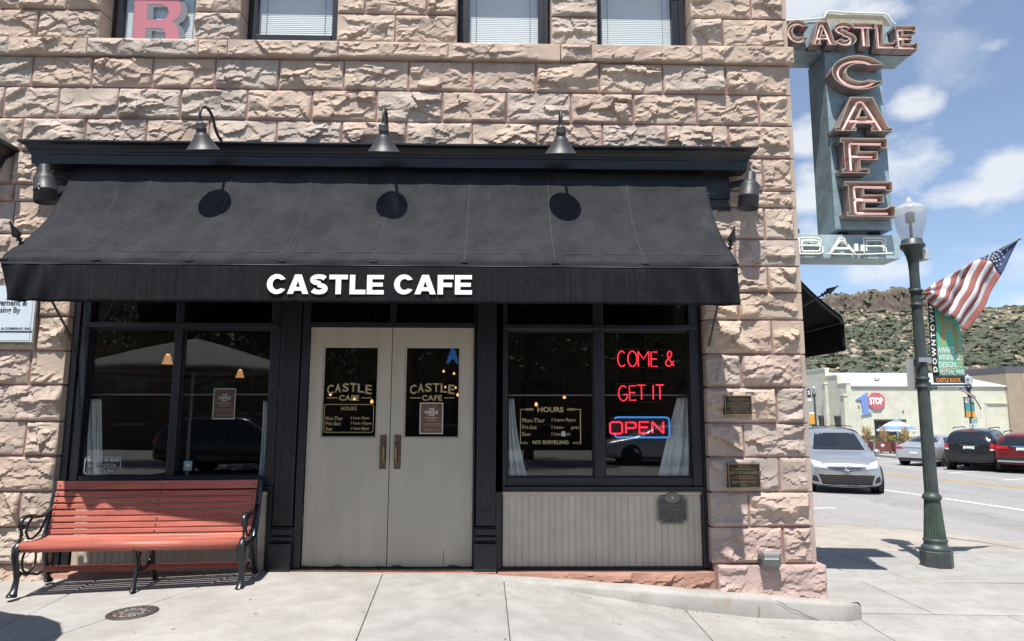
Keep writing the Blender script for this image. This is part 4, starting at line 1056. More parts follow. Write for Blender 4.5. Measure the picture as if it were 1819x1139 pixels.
mb = MB(); p, q = at(997.8, 775, Y=YW - .001), at(1003.6, 766.5, Y=YW - .001); mb.box(p.x, YW - .0015, p.z, q.x, YW - .0008, q.z); obj('paper_patch', mb, M_WINDOWW, wr)
ptext('8', 999, 1002.5, 768, 773.5, YW - .002, M_LSHADOW, wr, bold=.01)
# parking notice, small emblem sticker on the left-hand window
rounded_frame(148.5, 811.5, 215.5, 842, YW, .005, .018, M_WINDOWW, wl)
for s, x0, x1, y0, y1 in (('PARKING IN REAR', 152.5, 213, 814, 820.3), ('4 - 6 PM', 173, 201, 834.5, 840.5)):
    ptext(s, x0, x1, y0, y1, YW, M_WINDOWW, wl, bold=.02)
mb = MB(); p, q = at(173, 831.5, Y=YW), at(206, 824, Y=YW); mb.quad((p.x, YW, p.z), (q.x, YW, p.z), (q.x, YW, q.z), (p.x, YW, q.z)); obj('notice_band', mb, mat('notice_grey', (.30, .30, .28), .6), wl)
ptext('ALLEY', 177, 204, 825, 830.5, YW - .001, M_DARK, wl, bold=.02)
ptext('VIA', 157, 170, 825, 830.5, YW, M_WINDOWW, wl, bold=.02)

# ------------------------------------------------------------------ awnings
def fabric(name='faded_black_canvas', k=1.0, st=.55):
    m = bpy.data.materials.new(name); m.use_nodes = True
    t = m.node_tree; b = t.nodes['Principled BSDF']; nn, ll = t.nodes.new, t.links.new
    b.inputs['Roughness'].default_value = 0.82; b.inputs['Specular IOR Level'].default_value = 0.08
    g = nn('ShaderNodeNewGeometry')
    def noise(sc, d=5, ro=.6, st=None):
        v = g.outputs['Position']
        if st: q = nn('ShaderNodeMapping'); q.inputs['Scale'].default_value = st; ll(v, q.inputs[0]); v = q.outputs[0]
        n = nn('ShaderNodeTexNoise'); n.inputs['Scale'].default_value = sc; n.inputs['Detail'].default_value = d; n.inputs['Roughness'].default_value = ro; ll(v, n.inputs['Vector']); return n.outputs['Fac']
    def ramp(f, p0, c0, p1, c1):
        r = nn('ShaderNodeValToRGB'); ll(f, r.inputs[0]); e = r.color_ramp.elements
        e[0].position = p0; e[0].color = (*c0, 1); e[1].position = p1; e[1].color = (*c1, 1); return r.outputs[0]
    base = ramp(noise(2.6, 8, .75), .34, tuple(q * k for q in (0.0185, 0.0205, 0.0240)), .72, tuple(q * k for q in (0.0415, 0.0435, 0.0470)))
    streak = ramp(noise(1.0, 4, .7, (60, .5, .35)), .38, (.70, .71, .73), .66, (1.35, 1.33, 1.30))
    x = nn('ShaderNodeMix'); x.data_type = 'RGBA'; x.blend_type = 'MULTIPLY'; x.inputs[0].default_value = st; ll(base, x.inputs[6]); ll(streak, x.inputs[7])
    # pale water stains down the middle of the slope
    s1 = ramp(noise(1.0, 3, .5, (4.2, .6, 1.3)), .60, (0, 0, 0), .76, (.85, .85, .85))
    sp = nn('ShaderNodeSeparateXYZ'); ll(g.outputs['Position'], sp.inputs[0])
    mr = nn('ShaderNodeMapRange'); mr.interpolation_type = 'SMOOTHSTEP'; mr.inputs[1].default_value = 3.9; mr.inputs[2].default_value = 3.55; ll(sp.outputs[2], mr.inputs[0])
    mr2 = nn('ShaderNodeMapRange'); mr2.interpolation_type = 'SMOOTHSTEP'; mr2.inputs[1].default_value = 3.25; mr2.inputs[2].default_value = 3.5; ll(sp.outputs[2], mr2.inputs[0])
    mm = nn('ShaderNodeMath'); mm.operation = 'MULTIPLY'; ll(mr.outputs[0], mm.inputs[0]); ll(mr2.outputs[0], mm.inputs[1])
    m3 = nn('ShaderNodeMath'); m3.operation = 'MULTIPLY'; ll(s1, m3.inputs[0]); ll(mm.outputs[0], m3.inputs[1])
    x2 = nn('ShaderNodeMix'); x2.data_type = 'RGBA'; ll(m3.outputs[0], x2.inputs[0]); ll(x.outputs[2], x2.inputs[6]); x2.inputs[7].default_value = (0.085, 0.081, 0.072, 1)
    ll(x2.outputs[2], b.inputs['Base Color'])
    bp = nn('ShaderNodeBump'); bp.inputs['Strength'].default_value = 0.5; bp.inputs['Distance'].default_value = 0.004; ll(noise(260, 3, .7), bp.inputs['Height']); ll(bp.outputs[0], b.inputs['Normal'])
    return m
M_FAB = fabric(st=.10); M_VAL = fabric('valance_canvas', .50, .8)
M_SEAM = mat('seam_thread', (0.10, 0.105, 0.11), 0.8); M_SEAM2 = mat('seam_fold', (0.060, 0.063, 0.068), 0.8)
PROF = [(-.060, 4.00), (-.115, 3.90), (-.20, 3.70), (-.29, 3.53), (-.39, 3.37), (-.50, 3.24), (-.62, 3.12), (-.74, 3.015), (-.84, 2.935), (-.915, 2.875), (-.940, 2.845), (-.945, 2.80)]
def prof_at(t):
    t = min(max(t, 0), 1) * (len(PROF) - 1); i = min(int(t), len(PROF) - 2); f = t - i
    return PROF[i][0] * (1 - f) + PROF[i + 1][0] * f, PROF[i][1] * (1 - f) + PROF[i + 1][1] * f
AX0, AX1 = -4.30, 2.105
aw = thing('awning', 'long faded black canvas awning over the shop front with white lettering on its valance', 'awning', (-1.1, -.5, 2.8))
nx, nt_ = 150, 34
ribs = [AX0 + .02 + k * (AX1 - AX0 - .04) / 8 for k in range(9)]
def sag(x, t):
    k = (x - AX0) / ((AX1 - AX0) / 8); f = abs(k - round(k))
    return .013 * (math.sin(math.pi * min(f * 2, 1) / 1) ** .8 if f > 0 else 0) * math.sin(math.pi * t) ** .7 + .005 * (float(fbm(np.array(x * 2.6), np.array(t * 4.), 4, 3)) - .5) + .003 * math.exp(-(f * 9) ** 2) * math.sin(t * 23 + k)
P = []
for j in range(nt_ + 1):
    t = j / nt_; y, z = prof_at(t); row = []
    for i in range(nx + 1):
        x = AX0 + (AX1 - AX0) * i / nx; s = sag(x, t)
        row.append((x, y + s * .7, z - s * .7))
    P.append(row)
m = MB(); m.grid(list(reversed(P)))
obj('slope', m, M_FAB, aw, solid=.004)
# valance with soft folds at the ends, hem below
P = []
for j in range(13):
    t = j / 12; row = []
    for i in range(nx * 2 + 1):
        x = AX0 + (AX1 - AX0) * i / (nx * 2)
        dl_, dr_ = x - AX0, AX1 - x
        fold = .050 * t * math.exp(-(dl_ / .5) ** 2) * math.sin(dl_ * 26 + t * 2.2 + .7) + .036 * t * math.exp(-(dr_ / .45) ** 2) * math.sin(dr_ * 24 + t * 2.5 + 1.9)
        wv = .010 * t * math.sin(x * 3.1 + 1) + .007 * t * math.sin(x * 8.3) + .012 * t * (float(vnoise(np.array(x * 4.), np.array(2.), 8)) - .5)
        pull = .075 * t * math.exp(-(dl_ / .12) ** 2)
        row.append((x + pull, -.951 + fold + wv * .5 + .05 * pull, 2.792 - .335 * t + .003 * math.sin(x * 2.3) * t))
    P.append(row)
m = MB(); m.grid(list(reversed(P))); obj('valance', m, M_VAL, aw, solid=.003)
m = MB(); m.tube([(AX0 + (AX1 - AX0) * i / 40, -.953, 2.797 + .002 * math.sin(i)) for i in range(41)], .0075, n=6); obj('front_piping', m, M_FAB, aw)
m = MB(); m.box(AX0, -.9575, 2.7875, AX1, -.9545, 2.7925); obj('hem_stitch', m, mat('pale_piping', (.26, .26, .26), .7), aw)
def heavy(word, px0, px1, py0, py1, Y, parent, gapf=.07):
    """poster grotesque capitals, drawn as outlines: stems a good quarter of the height"""
    T = .285; t = .225
    el = lambda cx, cy, rx, ry, a0, a1, n=18: [(cx + rx * math.cos(R(a0 + (a1 - a0) * k / n)), cy + ry * math.sin(R(a0 + (a1 - a0) * k / n))) for k in range(n + 1)]
    def S_():
        mid = el(.48, .735, .335, .165, 22, 268, 16) + el(.48, .275, .335, .175, 84, -160, 16)
        A, B = [], []
        for k, p in enumerate(mid):
            q0, q1 = mid[max(k - 1, 0)], mid[min(k + 1, len(mid) - 1)]; d = Vector((q1[0] - q0[0], q1[1] - q0[1])).normalized()
            hw = .115 + .025 * abs(d.y); A.append((p[0] - d.y * hw, p[1] + d.x * hw)); B.append((p[0] + d.y * hw, p[1] - d.x * hw))
        return [A, B]
    G = {'C': (1.02, [el(.52, .5, .52, .515, 30, 330, 30) + el(.55, .5, .25, .285, 312, 48, 22)]),
         'A': (1.12, [[(0, 0), (.31, 0), (.375, .165), (.745, .165), (.81, 0), (1.12, 0), (.735, 1), (.385, 1)], [(.455, .36), (.56, .68), (.665, .36)]]),
         'S': (.95, S_()), 'T': (.98, [[(.345, 0), (.635, 0), (.635, .765), (.98, .765), (.98, 1), (0, 1), (0, .765), (.345, .765)]]),
         'L': (.84, [[(0, 0), (.84, 0), (.84, .235), (T, .235), (T, 1), (0, 1)]]),
         'E': (.90, [[(0, 0), (.90, 0), (.90, .22), (T, .22), (T, .40), (.84, .40), (.84, .605), (T, .605), (T, .785), (.89, .785), (.89, 1), (0, 1)]]),
         'F': (.84, [[(0, 0), (T, 0), (T, .38), (.76, .38), (.76, .60), (T, .60), (T, .785), (.84, .785), (.84, 1), (0, 1)]])}
    kern = {('A', 'F'): .02, ('C', 'A'): -.01, ('A', 'S'): -.01, ('T', 'L'): .04, ('S', 'T'): .0}
    x = 0; out = []
    for i, ch in enumerate(word):
        out.append((ch, x)); x += G[ch][0] + gapf + (kern.get((ch, word[i + 1]), 0) if i + 1 < len(word) else 0)
    tot = x - gapf
    a, b = at(px0, (py0 + py1) / 2, Y=Y), at(px1, (py0 + py1) / 2, Y=Y); z0 = (az(px0, py1, Y) + az(px1, py1, Y)) / 2; z1 = (az(px0, py0, Y) + az(px1, py0, Y)) / 2
    kx = (b.x - a.x) / tot
    for ch, xo in out:
        if ch == 'S':
            A, B = G['S'][1]; m = MB(); f_ = lambda p: (a.x + (xo + p[0]) * kx, Y, z0 + p[1] * (z1 - z0))
            m.grid([[f_(p) for p in A], [f_(p) for p in B]], smooth=False); obj('lettering', m, M_WHITE, parent); continue
        m = MB(); m.ext(G[ch][1], Y + .0015, Y, lambda u, v, d, xo=xo: (a.x + (xo + u) * kx, d, z0 + v * (z1 - z0))); obj('lettering', m, M_WHITE, parent)
heavy('CASTLE', 474, 682, 488, 522.5, -.9625, aw); heavy('CAFE', 700, 838.5, 488.5, 523, -.9625, aw)
# sewn seams and the tie bumps along the front bar
for x in ribs[1:-1]:
    m = MB()
    pts = []
    for j in range(nt_ - 2):
        t = j / nt_; y, z = prof_at(t); s = sag(x, t); pts.append((x, y + s * .7 - .004, z - s * .7 + .003))
    m.tube(pts, .0026, n=5); obj('seam', m, M_SEAM2, aw)
m = MB()
yq, zq = prof_at(.725)
m.tube([(AX0 + .03 + (AX1 - AX0 - .06) * i / 60, yq - .001, zq + .002 - sag(AX0 + .03 + (AX1 - AX0 - .06) * i / 60, .725) * .7) for i in range(61)], .003, n=5); obj('seam', m, M_SEAM2, aw)
for x in ribs: m = MB(); m.tube([(x - .03, -.945, 2.822), (x + .03, -.945, 2.822)], .013, n=6); obj('tie_bump', m, M_FAB, aw)
# frame under the canvas
M_AFR = mat('awning_frame', (0.05, 0.055, 0.055), 0.4, metal=.4)
for x in (AX0 + .04, *ribs[2:-2:2], AX1 - .04):
    m = MB(); m.tube([(x, *[c + q for c, q in zip(prof_at(k / 14), (.02, -.03))]) for k in range(15)], .011, n=6); obj('rafter', m, M_AFR, aw)
m = MB(); m.tube([(AX0 + .02, -.925, 2.80), (AX1 - .02, -.925, 2.80)], .013, n=6); m.tube([(AX0 + .02, -.60, 3.09), (AX1 - .02, -.60, 3.09)], .011, n=6); obj('front_bar', m, M_AFR, aw)
m = MB(); m.box(AX0 + .3, -.045, 3.955, AX1 - .25, -.02, 3.99); obj('head_rail', m, M_AFR, aw)
def spear(p0, p1, parent, X=None):
    """strut from the wall that runs on through the frame and ends in a spearhead"""
    p0, p1 = Vector(p0), Vector(p1); d = (p1 - p0).normalized()
    m = MB(); m.tube([p0, p1 - d * .2], .011, n=8); st = obj('strut', m, M_AFR, parent)
    q = d.to_track_quat('Z', 'Y').to_matrix().to_4x4(); M = Matrix.Translation(p1 - d * .24) @ q
    m = MB(); m.lathe([(.010, 0), (.014, .01), (.028, .02), (.014, .03), (.012, .045), (.030, .06), (.014, .07), (.018, .08), (.040, .10), (.036, .12), (.012, .20), (.006, .225), (.011, .235), (.0001, .245)], n=10, M=M); obj('spearhead', m, M_IRON, parent)
pl_ = at(17, 393, X=AX0 - .03); spear((AX0 - .03 + .10, .05, 2.20), pl_, aw)
prr = at(1305, 402, X=AX1 + .02); spear((AX1 + .01, -.02, 2.2), prr, aw)

# the second awning round the corner, seen from its end
sa = thing('awning', 'dark awning on the side street seen end-on with its open frame', 'awning', (3.6, 3.0, 2.6))
SX = XR - .02; YA0, YA1 = .98, 5.4
P = []
for j in range(17):
    y, z = prof_at(j / 16)
    P.append([(SX - y * .98, YA0 + (YA1 - YA0) * i / 20, z - .215) for i in range(21)])
m = MB(); m.grid(P); obj('slope', m, M_FAB, sa, solid=.005)
P = []
for j in range(5):
    P.append([(SX + .935 + .02 * math.sin(i * 1.3) * j / 4, YA0 + (YA1 - YA0) * i / 20, 2.577 - .33 * j / 4) for i in range(21)])
m = MB(); m.grid(P); obj('valance', m, M_VAL, sa, solid=.004)
for y in (YA0 + .02, 3.2, YA1 - .02):
    m = MB(); m.tube([(SX - c[0] * .97, y, c[1] - .25) for c in PROF], .019, n=6); obj('rafter', m, M_AFR, sa)
m = MB(); m.tube([(SX + .92, YA0 + .02, 2.575), (SX + .92, YA1, 2.575)], .016, n=6); m.tube([(SX + .45, YA0, 3.04), (SX + .45, YA1, 3.04)], .013, n=6); m.tube([(SX + .03, YA0, 2.25), (SX + .03, YA1, 2.25)], .013, n=6); obj('front_bar', m, M_AFR, sa)
tip = at(1489, 508, Y=YA0)
spear((SX, YA0, 2.50), tip, sa)

# ------------------------------------------------------------------ lamps on the cornice
def gooseneck(x, label, yaw):
    g = thing('gooseneck_lamp', label, 'lamp', (x, -.03, 4.19), group='gooseneck lamps above the awning', local=True)
    pts = []
    ctl = [(0, .02, .0), (0, -.05, .03), (0, -.14, .055), (0, -.22, .09), (0, -.275, .15), (0, -.32, .21), (0, -.385, .248), (0, -.46, .252), (0, -.525, .215), (0, -.552, .155), (0, -.548, .105), (0, -.535, .06)]
    for i in range(len(ctl) - 1):
        for k in range(3):
            t = k / 3; p0, p1, p2, p3 = [Vector(ctl[min(max(i + o, 0), len(ctl) - 1)]) for o in (-1, 0, 1, 2)]
            pts.append(.5 * ((2 * p1) + (-p0 + p2) * t + (2 * p0 - 5 * p1 + 4 * p2 - p3) * t * t + (-p0 + 3 * p1 - 3 * p2 + p3) * t ** 3))
    pts.append(Vector(ctl[-1]))
    m = MB(); m.tube(pts, .0145, n=10); obj('arm', m, M_LAMP, g)
    m = MB(); m.lathe([(.055, 0), (.055, .012), (.03, .02), (.018, .028)], n=16, M=Matrix.Translation((0, .01, .0))); obj('wall_plate', m, M_LAMP, g)
    T_ = Matrix.Translation((0, -.535, .065)) @ Matrix.Rotation(R(20), 4, 'X')
    m = MB(); m.lathe([(.017, .02), (.021, .0), (.044, -.006), (.047, -.012), (.047, -.055), (.050, -.058), (.050, -.064), (.047, -.067), (.047, -.098), (.052, -.103)], n=24, M=T_); obj('collar', m, M_LAMP, g)
    m = MB(); m.lathe([(.050, -.10), (.062, -.112), (.072, -.135), (.105, -.19), (.150, -.252), (.157, -.256), (.157, -.262), (.150, -.262), (.103, -.197), (.066, -.14), (.045, -.115)], n=36, M=T_); obj('lamp_shade', m, M_LAMP, g)
    m = MB(); m.lathe([(.0001, -.11), (.03, -.12), (.034, -.17), (.03, -.2), (.0001, -.215)], n=12, M=T_); obj('bulb', m, mat('frosted_bulb', (.7, .7, .68), .4), g)
    g.rotation_euler = (0, 0, yaw)
    return g
g0 = gooseneck(ax(357, 267, -.57) + .02, 'left-hand gooseneck lamp, its shade tipped sideways toward the wall lettering', R(-7))
g0['label'] = 'gooseneck lamp nearest the left end of the awning, its curved arm seen from the side'
g0.rotation_euler = (0, 0, R(-5))
for px, lb in ((680, 'middle gooseneck lamp of the three, above the start of the white valance lettering'), (995, 'gooseneck lamp nearest the blade sign, its arm seen straight from the front')):
    c = copy_tree(g0); c.location = (ax(px, 267, -.57) + (-.02 if px < 800 else .03), -.03, 4.19); c.rotation_euler = (0, 0, R(2 if px < 800 else -2)); c['label'] = lb
# cylinder spots either side below the cornice
def spot(p, label, rot):
    g = thing('cylinder_spotlight', label, 'spotlight', p, group='cylinder spotlights below the cornice', local=True); g.scale = (1.28, 1.28, 1.2)
    m = MB(); m.lathe([(.0001, .17), (.034, .168), (.040, .158), (.040, .10), (.046, .09), (.070, .06), (.076, .045), (.076, -.045), (.079, -.047), (.079, -.056), (.076, -.058), (.080, -.15), (.074, -.15), (.07, -.10), (.0001, -.09)], n=28); obj('housing', m, M_LAMP, g)
    m = MB(); m.tube([(0, .06, .09), (0, .14, .10), (0, .215, .10)], [.03, .026, .03], n=12); m.lathe([(.05, 0), (.05, .02)], n=20, M=Matrix.Translation((0, .20, .10)) @ Matrix.Rotation(R(-90), 4, 'X')); obj('bracket', m, M_LAMP, g)
    m = MB()
    for z in (-.03, -.065): m.lathe([(.006, 0), (.006, .006), (.0001, .008)], n=8, M=Matrix.Translation((.045, -.065, z)) @ Matrix.Rotation(R(90), 4, 'X') @ Matrix.Rotation(R(25), 4, 'Y'))
    obj('screw', m, M_STEEL, g)
    g.rotation_euler = rot
    return g
p = at(80, 328, Y=-.22); s0 = spot(p, 'black cylinder spotlight below the left end of the cornice', (R(3), R(-6), R(-30)))
s1 = copy_tree(s0); s1.location = at(1331, 340, Y=-.22); s1.rotation_euler = (R(3), R(7), R(32)); s1['label'] = 'black cylinder spotlight on the stone pier under the right end of the cornice'
# small ground flood light on the plinth block
fl = thing('flood_light', 'small grey-black flood light resting on the pink plinth block at the corner', 'flood light', at(1367, 1005, Y=-.10), local=True)
m = MB(); m.ext([[(-.085, 0), (.085, 0), (.095, .07), (.085, .105), (-.085, .105), (-.095, .07)]], -.055, .06, lambda x, z, d: (x, -d, z)); obj('housing', m, mat('grey_green_metal', (.10, .115, .105), .5, metal=.3, var=.2), fl, bevel=.006)
m = MB(); m.box(-.075, -.075, .098, .075, .01, .135); obj('hood', m, mat('pale_metal', (.42, .43, .42), .4, metal=.6), fl, bevel=.01)
m = MB(); m.quad((-.07, -.0625, .065), (.07, -.0625, .065), (.07, -.066, .10), (-.07, -.066, .10)); obj('lens', m, mat('milky_lens', (.5, .52, .5), .25), fl)
m = MB(); m.tube([(0, .055, .05), (0, .07, .05), (0, .12, .05)], .022, n=10); obj('bracket', m, M_IRON, fl)

# ------------------------------------------------------------------ plaques and signs
def plaque(px0, py0, px1, py1, Y, lines, label):
    a, b = at(px0, py1, Y=Y), at(px1, py0, Y=Y); c = (a + b) / 2
    t = thing('bronze_plaque', label, 'plaque', c)
    m = MB(); m.box(a.x, Y, a.z, b.x, Y + .05, b.z); obj('field', m, M_BRONZE, t)
    e = .009; m = MB()
    m.box(a.x, Y - .006, a.z, a.x + e, Y - .0002, b.z); m.box(b.x - e, Y - .006, a.z, b.x, Y - .0002, b.z); m.box(a.x + e, Y - .006, a.z, b.x - e, Y - .0002, a.z + e); m.box(a.x + e, Y - .006, b.z - e, b.x - e, Y - .0002, b.z); obj('rim', m, M_BRASS, t, bevel=.002)
    h = (b.z - a.z); w = b.x - a.x
    for s, v0, v1, f in lines:
        letters(s, c.x - w * f / 2, c.x + w * f / 2, b.z - h * v1, b.z - h * v0, on_y(Y - .0012), M_BRASS, t, bold=.02)
    return t
plaque(1288, 703, 1334.5, 737, -.062, [('THIS PROPERTY HAS BEEN', .13, .20, .72), ('PLACED ON THE', .25, .31, .42), ('NATIONAL REGISTER', .37, .47, .84), ('OF HISTORIC PLACES', .52, .62, .84), ('BY THE UNITED STATES', .68, .75, .66), ('DEPARTMENT OF THE INTERIOR', .80, .87, .84)], 'small bronze plaque reading NATIONAL REGISTER OF HISTORIC PLACES on the stone pier')
plaque(1294.5, 823.5, 1349.5, 867, -.062, [('THIS PROPERTY', .09, .15, .38), ('HAS BEEN DESIGNATED AS A', .19, .26, .76), ('HISTORIC LANDMARK', .32, .43, .86), ('BY THE CASTLE ROCK', .50, .56, .56), ('HISTORIC PRESERVATION BOARD', .58, .64, .84), ('KEYSTONE HOTEL', .71, .81, .76), ('1901', .86, .93, .16)], 'larger bronze plaque reading HISTORIC LANDMARK, lower on the stone pier')
# shaped plaque on the beadboard
a, b = at(1169, 931, Y=.115), at(1219.5, 872, Y=.115); w, h = b.x - a.x, b.z - a.z
sp_ = thing('shaped_plaque', 'dark grey plaque with arched top and notched corners on the beadboard panel', 'plaque', ((a.x + b.x) / 2, .12, a.z))
def shp(s):
    cx, cz = .5, .5
    pts = [(.12, 0), (.88, 0), (.88, .09), (1, .09), (1, .74), (.90, .74), (.90, .84), (.74, .84)] + [(.5 + .24 * math.cos(k * math.pi / 10), .84 + .16 * math.sin(k * math.pi / 10)) for k in range(1, 10)] + [(.26, .84), (.10, .84), (.10, .74), (0, .74), (0, .09), (.12, .09)]
    return [(a.x + w * (cx + (x - cx) * s), a.z + h * (cz + (z - cz) * s)) for x, z in pts]
M_PEW = mat('pewter_edge', (.19, .18, .155), .5, metal=.4); M_PEWD = mat('dark_pewter', (.075, .073, .068), .5, metal=.3, var=.25, vscale=20)
m = MB(); m.ext([shp(1)], YS + .012, YS - .010, lambda x, z, d: (x, d, z)); obj('rim', m, M_PEW, sp_)
m = MB(); m.ext([shp(.90)], YS - .0102, YS - .013, lambda x, z, d: (x, d, z)); obj('field', m, M_PEWD, sp_)
m = MB()
cxp, czp = a.x + w * .5, a.z + h * .80
m.lathe([(.052, 0), (.052, .004), (.045, .006), (.03, .004), (.0001, .004)], n=20, M=Matrix.Translation((cxp, YS - .013, czp)) @ Matrix.Rotation(R(90), 4, 'X') @ Matrix.Diagonal((1.5, 1, 1, 1))); obj('emblem', m, M_PEW, sp_)
m = MB(); m.lathe([(.019, 0), (.019, .009), (.008, .009), (.0001, .006)], n=16, M=Matrix.Translation((cxp, YS - .015, czp)) @ Matrix.Rotation(R(90), 4, 'X')); obj('rosette', m, mat('pale_pewter', (.38, .36, .32), .5, metal=.3), sp_)
for s, v, f, hh in (('HISTORIC DOWNTOWN', .565, .84, .045), ('CASTLE ROCK', .43, .5, .04), ('COLORADO', .33, .28, .03), ('KEYSTONE', .24, .28, .03)):
    letters(s, cxp - w * f / 2, cxp + w * f / 2, a.z + h * v - h * hh / 2, a.z + h * v + h * hh / 2, on_y(YS - .0142), M_PEW, sp_, bold=.01)
m = MB(); m.box(a.x + w * .18, YS - .0145, a.z + h * .165, a.x + w * .82, YS - .013, a.z + h * .172); obj('rule', m, M_PEW, sp_)
# white property sign at the left
a, b = at(-120, 607, Y=-.075), at(65, 515, Y=-.075)
ws = thing('property_sign', 'pale blue-white management sign on the stone at the left edge, half under the awning', 'sign', (a.x, -.07, a.z))
m = MB(); m.box(a.x, -.075, a.z, b.x, -.045, b.z + .04); obj('board', m, mat('pale_sign_board', (.56, .64, .70), .45, var=.04), ws, bevel=.003)
m = MB(); e = .012; m.box(b.x - e - .012, -.0765, a.z + .012, b.x - e - .008, -.0752, b.z); m.box(a.x, -.0765, a.z + .012, b.x - e - .012, -.0752, a.z + .016); obj('border_line', m, M_LSHADOW, ws)
M_INK = mat('charcoal_ink', (.035, .037, .042), .5)
ptext('Management &', -33, 48.5, 532, 546.5, -.077, M_INK, ws, bold=.02); ptext('Leasing By', -17, 36, 545.5, 558.5, -.077, M_INK, ws, bold=.02)
ptext('R & COMPANY, INC.', -3, 56, 581.5, 586.5, -.077, M_INK, ws, bold=.035)
p, q = at(-120, 589.5, Y=-.077), at(57, 588, Y=-.077); m = MB(); m.box(p.x, -.0785, p.z, q.x, -.077, q.z); obj('rule', m, M_INK, ws)

# posters, sticker, curtains, rods, hanging lights inside
def poster(x0, y0, x1, y1, Y, label):
    a, b = at(x0, y1, Y=Y), at(x1, y0, Y=Y); c = (a + b) / 2
    t = thing('poster', label, 'poster', c, group='brown wood-print notices in the glass')
    m = MB(); m.box(a.x, Y, a.z, b.x, Y + .0015, b.z); obj('sheet', m, M_PAPER, t)
    e = .010; m = MB(); m.box(a.x + e, Y - .0012, a.z + e, b.x - e, Y - .0002, b.z - e); obj('print', m, M_POSTER, t)
    w, h = b.x - a.x, b.z - a.z
    for s, u0, u1, v0, v1, bd in (('CASTLE', .21, .78, .25, .36, .06), ('CAFE', .37, .63, .375, .425, .06), ('WE ARE OPEN ALL', .18, .82, .465, .50, .02), ('DAY SUNDAY', .28, .72, .54, .57, .02), ('PLEASE JOIN US FOR LUNCH AND DINNER', .1, .9, .66, .68, .0), ('DAILY SPECIALS AND HAPPY HOUR', .1, .9, .71, .73, .0), ('THANK YOU', .2, .8, .86, .88, .0)):
        letters(s, a.x + w * u0, a.x + w * u1, b.z - h * v1, b.z - h * v0, on_y(Y - .0018), M_PAPER, t, bold=bd)
    m = MB(); m.ext([[(a.x + w * .38, b.z - h * .22), (a.x + w * .62, b.z - h * .22), (a.x + w * .60, b.z - h * .165), (a.x + w * .5, b.z - h * .19), (a.x + w * .42, b.z - h * .175)]], Y - .0012, Y - .0018, lambda x, z, d: (x, d, z)); obj('emblem', m, M_PAPER, t)
    return t
poster(376.5, 690, 419.5, 745, YS + .066, 'brown wood-print notice inside the left shop window beside the pilaster')
poster(744.8, 715.5, 787.5, 771, YD + .0, 'brown wood-print notice on the right-hand door glass under the gold lettering')
a, b = at(325.5, 836, Y=YS + .048), at(341.5, 819, Y=YS + .048)
st_ = thing('window_sticker', 'small blue and yellow square sticker low in the left shop window', 'sticker', (a + b) / 2)
m = MB(); m.box(a.x, YS + .048, a.z, b.x, YS + .0495, b.z); obj('card', m, mat('sticker_blue', (.16, .30, .44), .5), st_)
m = MB(); cx, cz = (a.x + b.x) / 2, (a.z + b.z) / 2
m.lathe([(.024, 0), (.024, .001), (.0001, .001)], n=16, M=Matrix.Translation((cx, YS + .048, cz)) @ Matrix.Rotation(R(90), 4, 'X')); obj('disc', m, mat('sticker_cream', (.62, .58, .44), .5), st_)
m = MB(); m.ext([[(cx - .022, cz - .03), (cx + .022, cz - .03), (cx + .008, cz - .008), (cx, cz - .016), (cx - .010, cz - .004)]], YS + .0468, YS + .0462, lambda x, z, d: (x, d, z)); obj('emblem', m, mat('sticker_ochre', (.50, .28, .03), .5), st_)
m = MB(); m.box(a.x + .02, YS + .048, a.z - .018, b.x - .02, YS + .0492, a.z - .004); obj('tab', m, mat('sticker_navy', (.02, .03, .06), .5), st_)
def curtain(tx0, tx1, bx0, bx1, ty, by, Y, label, tie=0):
    """gathered cloth from its rod to the sill; top and bottom edges given in photo x"""
    t0, t1 = at(tx0, ty, Y=Y), at(tx1, ty, Y=Y); b0, b1 = at(bx0, by, Y=Y), at(bx1, by, Y=Y)
    P = []
    nf = 52
    for j in range(25):
        v = j / 24; row = []
        for i in range(nf + 1):
            u = i / nf
            xl = t0.x * (1 - v) + b0.x * v; xr = t1.x * (1 - v) + b1.x * v
            if tie: xr += tie * math.sin(math.pi * v) * .05
            y = Y + .022 * math.sin(u * 21 + .8 * math.sin(v * 3 + u * 4)) + .009 * math.sin(u * 47 + v * 2) * (1 - v * .4)
            row.append((xl + (xr - xl) * (u + .012 * math.sin(u * 30 + v)), y, t0.z * (1 - v) + b0.z * v))
        P.append(row)
    m = MB(); m.grid(P); o = obj('curtain', m, M_CURT, None, solid=.003)
    return tag(o, label, 'curtain', 'white cafe curtains behind the shop windows')
curtain(155, 178, 150, 181, 709, 846, YS + .20, 'white gathered curtain at the far left of the left shop window')
curtain(468, 481, 459, 476, 712, 848, YS + .20, 'narrow white curtain at the right side of the left shop window')
curtain(902, 913, 899, 937, 708, 847, YS + .20, 'white curtain draped at the left of the HOURS lettering', tie=-.5)
curtain(1203, 1226, 1169, 1229, 707, 846, YS + .20, 'white curtain drawn aside at the right of the OPEN sign', tie=.4)
for x0, x1, y, lb in ((150, 482, 701, 'thin curtain rod across the left shop window'), (899, 1230, 702, 'thin curtain rod across the right shop window')):
    p, q = at(x0, y, Y=YS + .20), at(x1, y, Y=YS + .20)
    r_ = thing('curtain_rod', lb, 'curtain rod', (p + q) / 2)
    m = MB(); m.tube([p, q], .009, n=8); obj('rod', m, mat('grey_rod', (.25, .27, .30), .4, metal=.5), r_)
    for e in (p, q): m = MB(); m.lathe([(.0001, -.014), (.014, 0), (.0001, .014)], c=e, n=10); obj('finial', m, M_STEEL, r_)
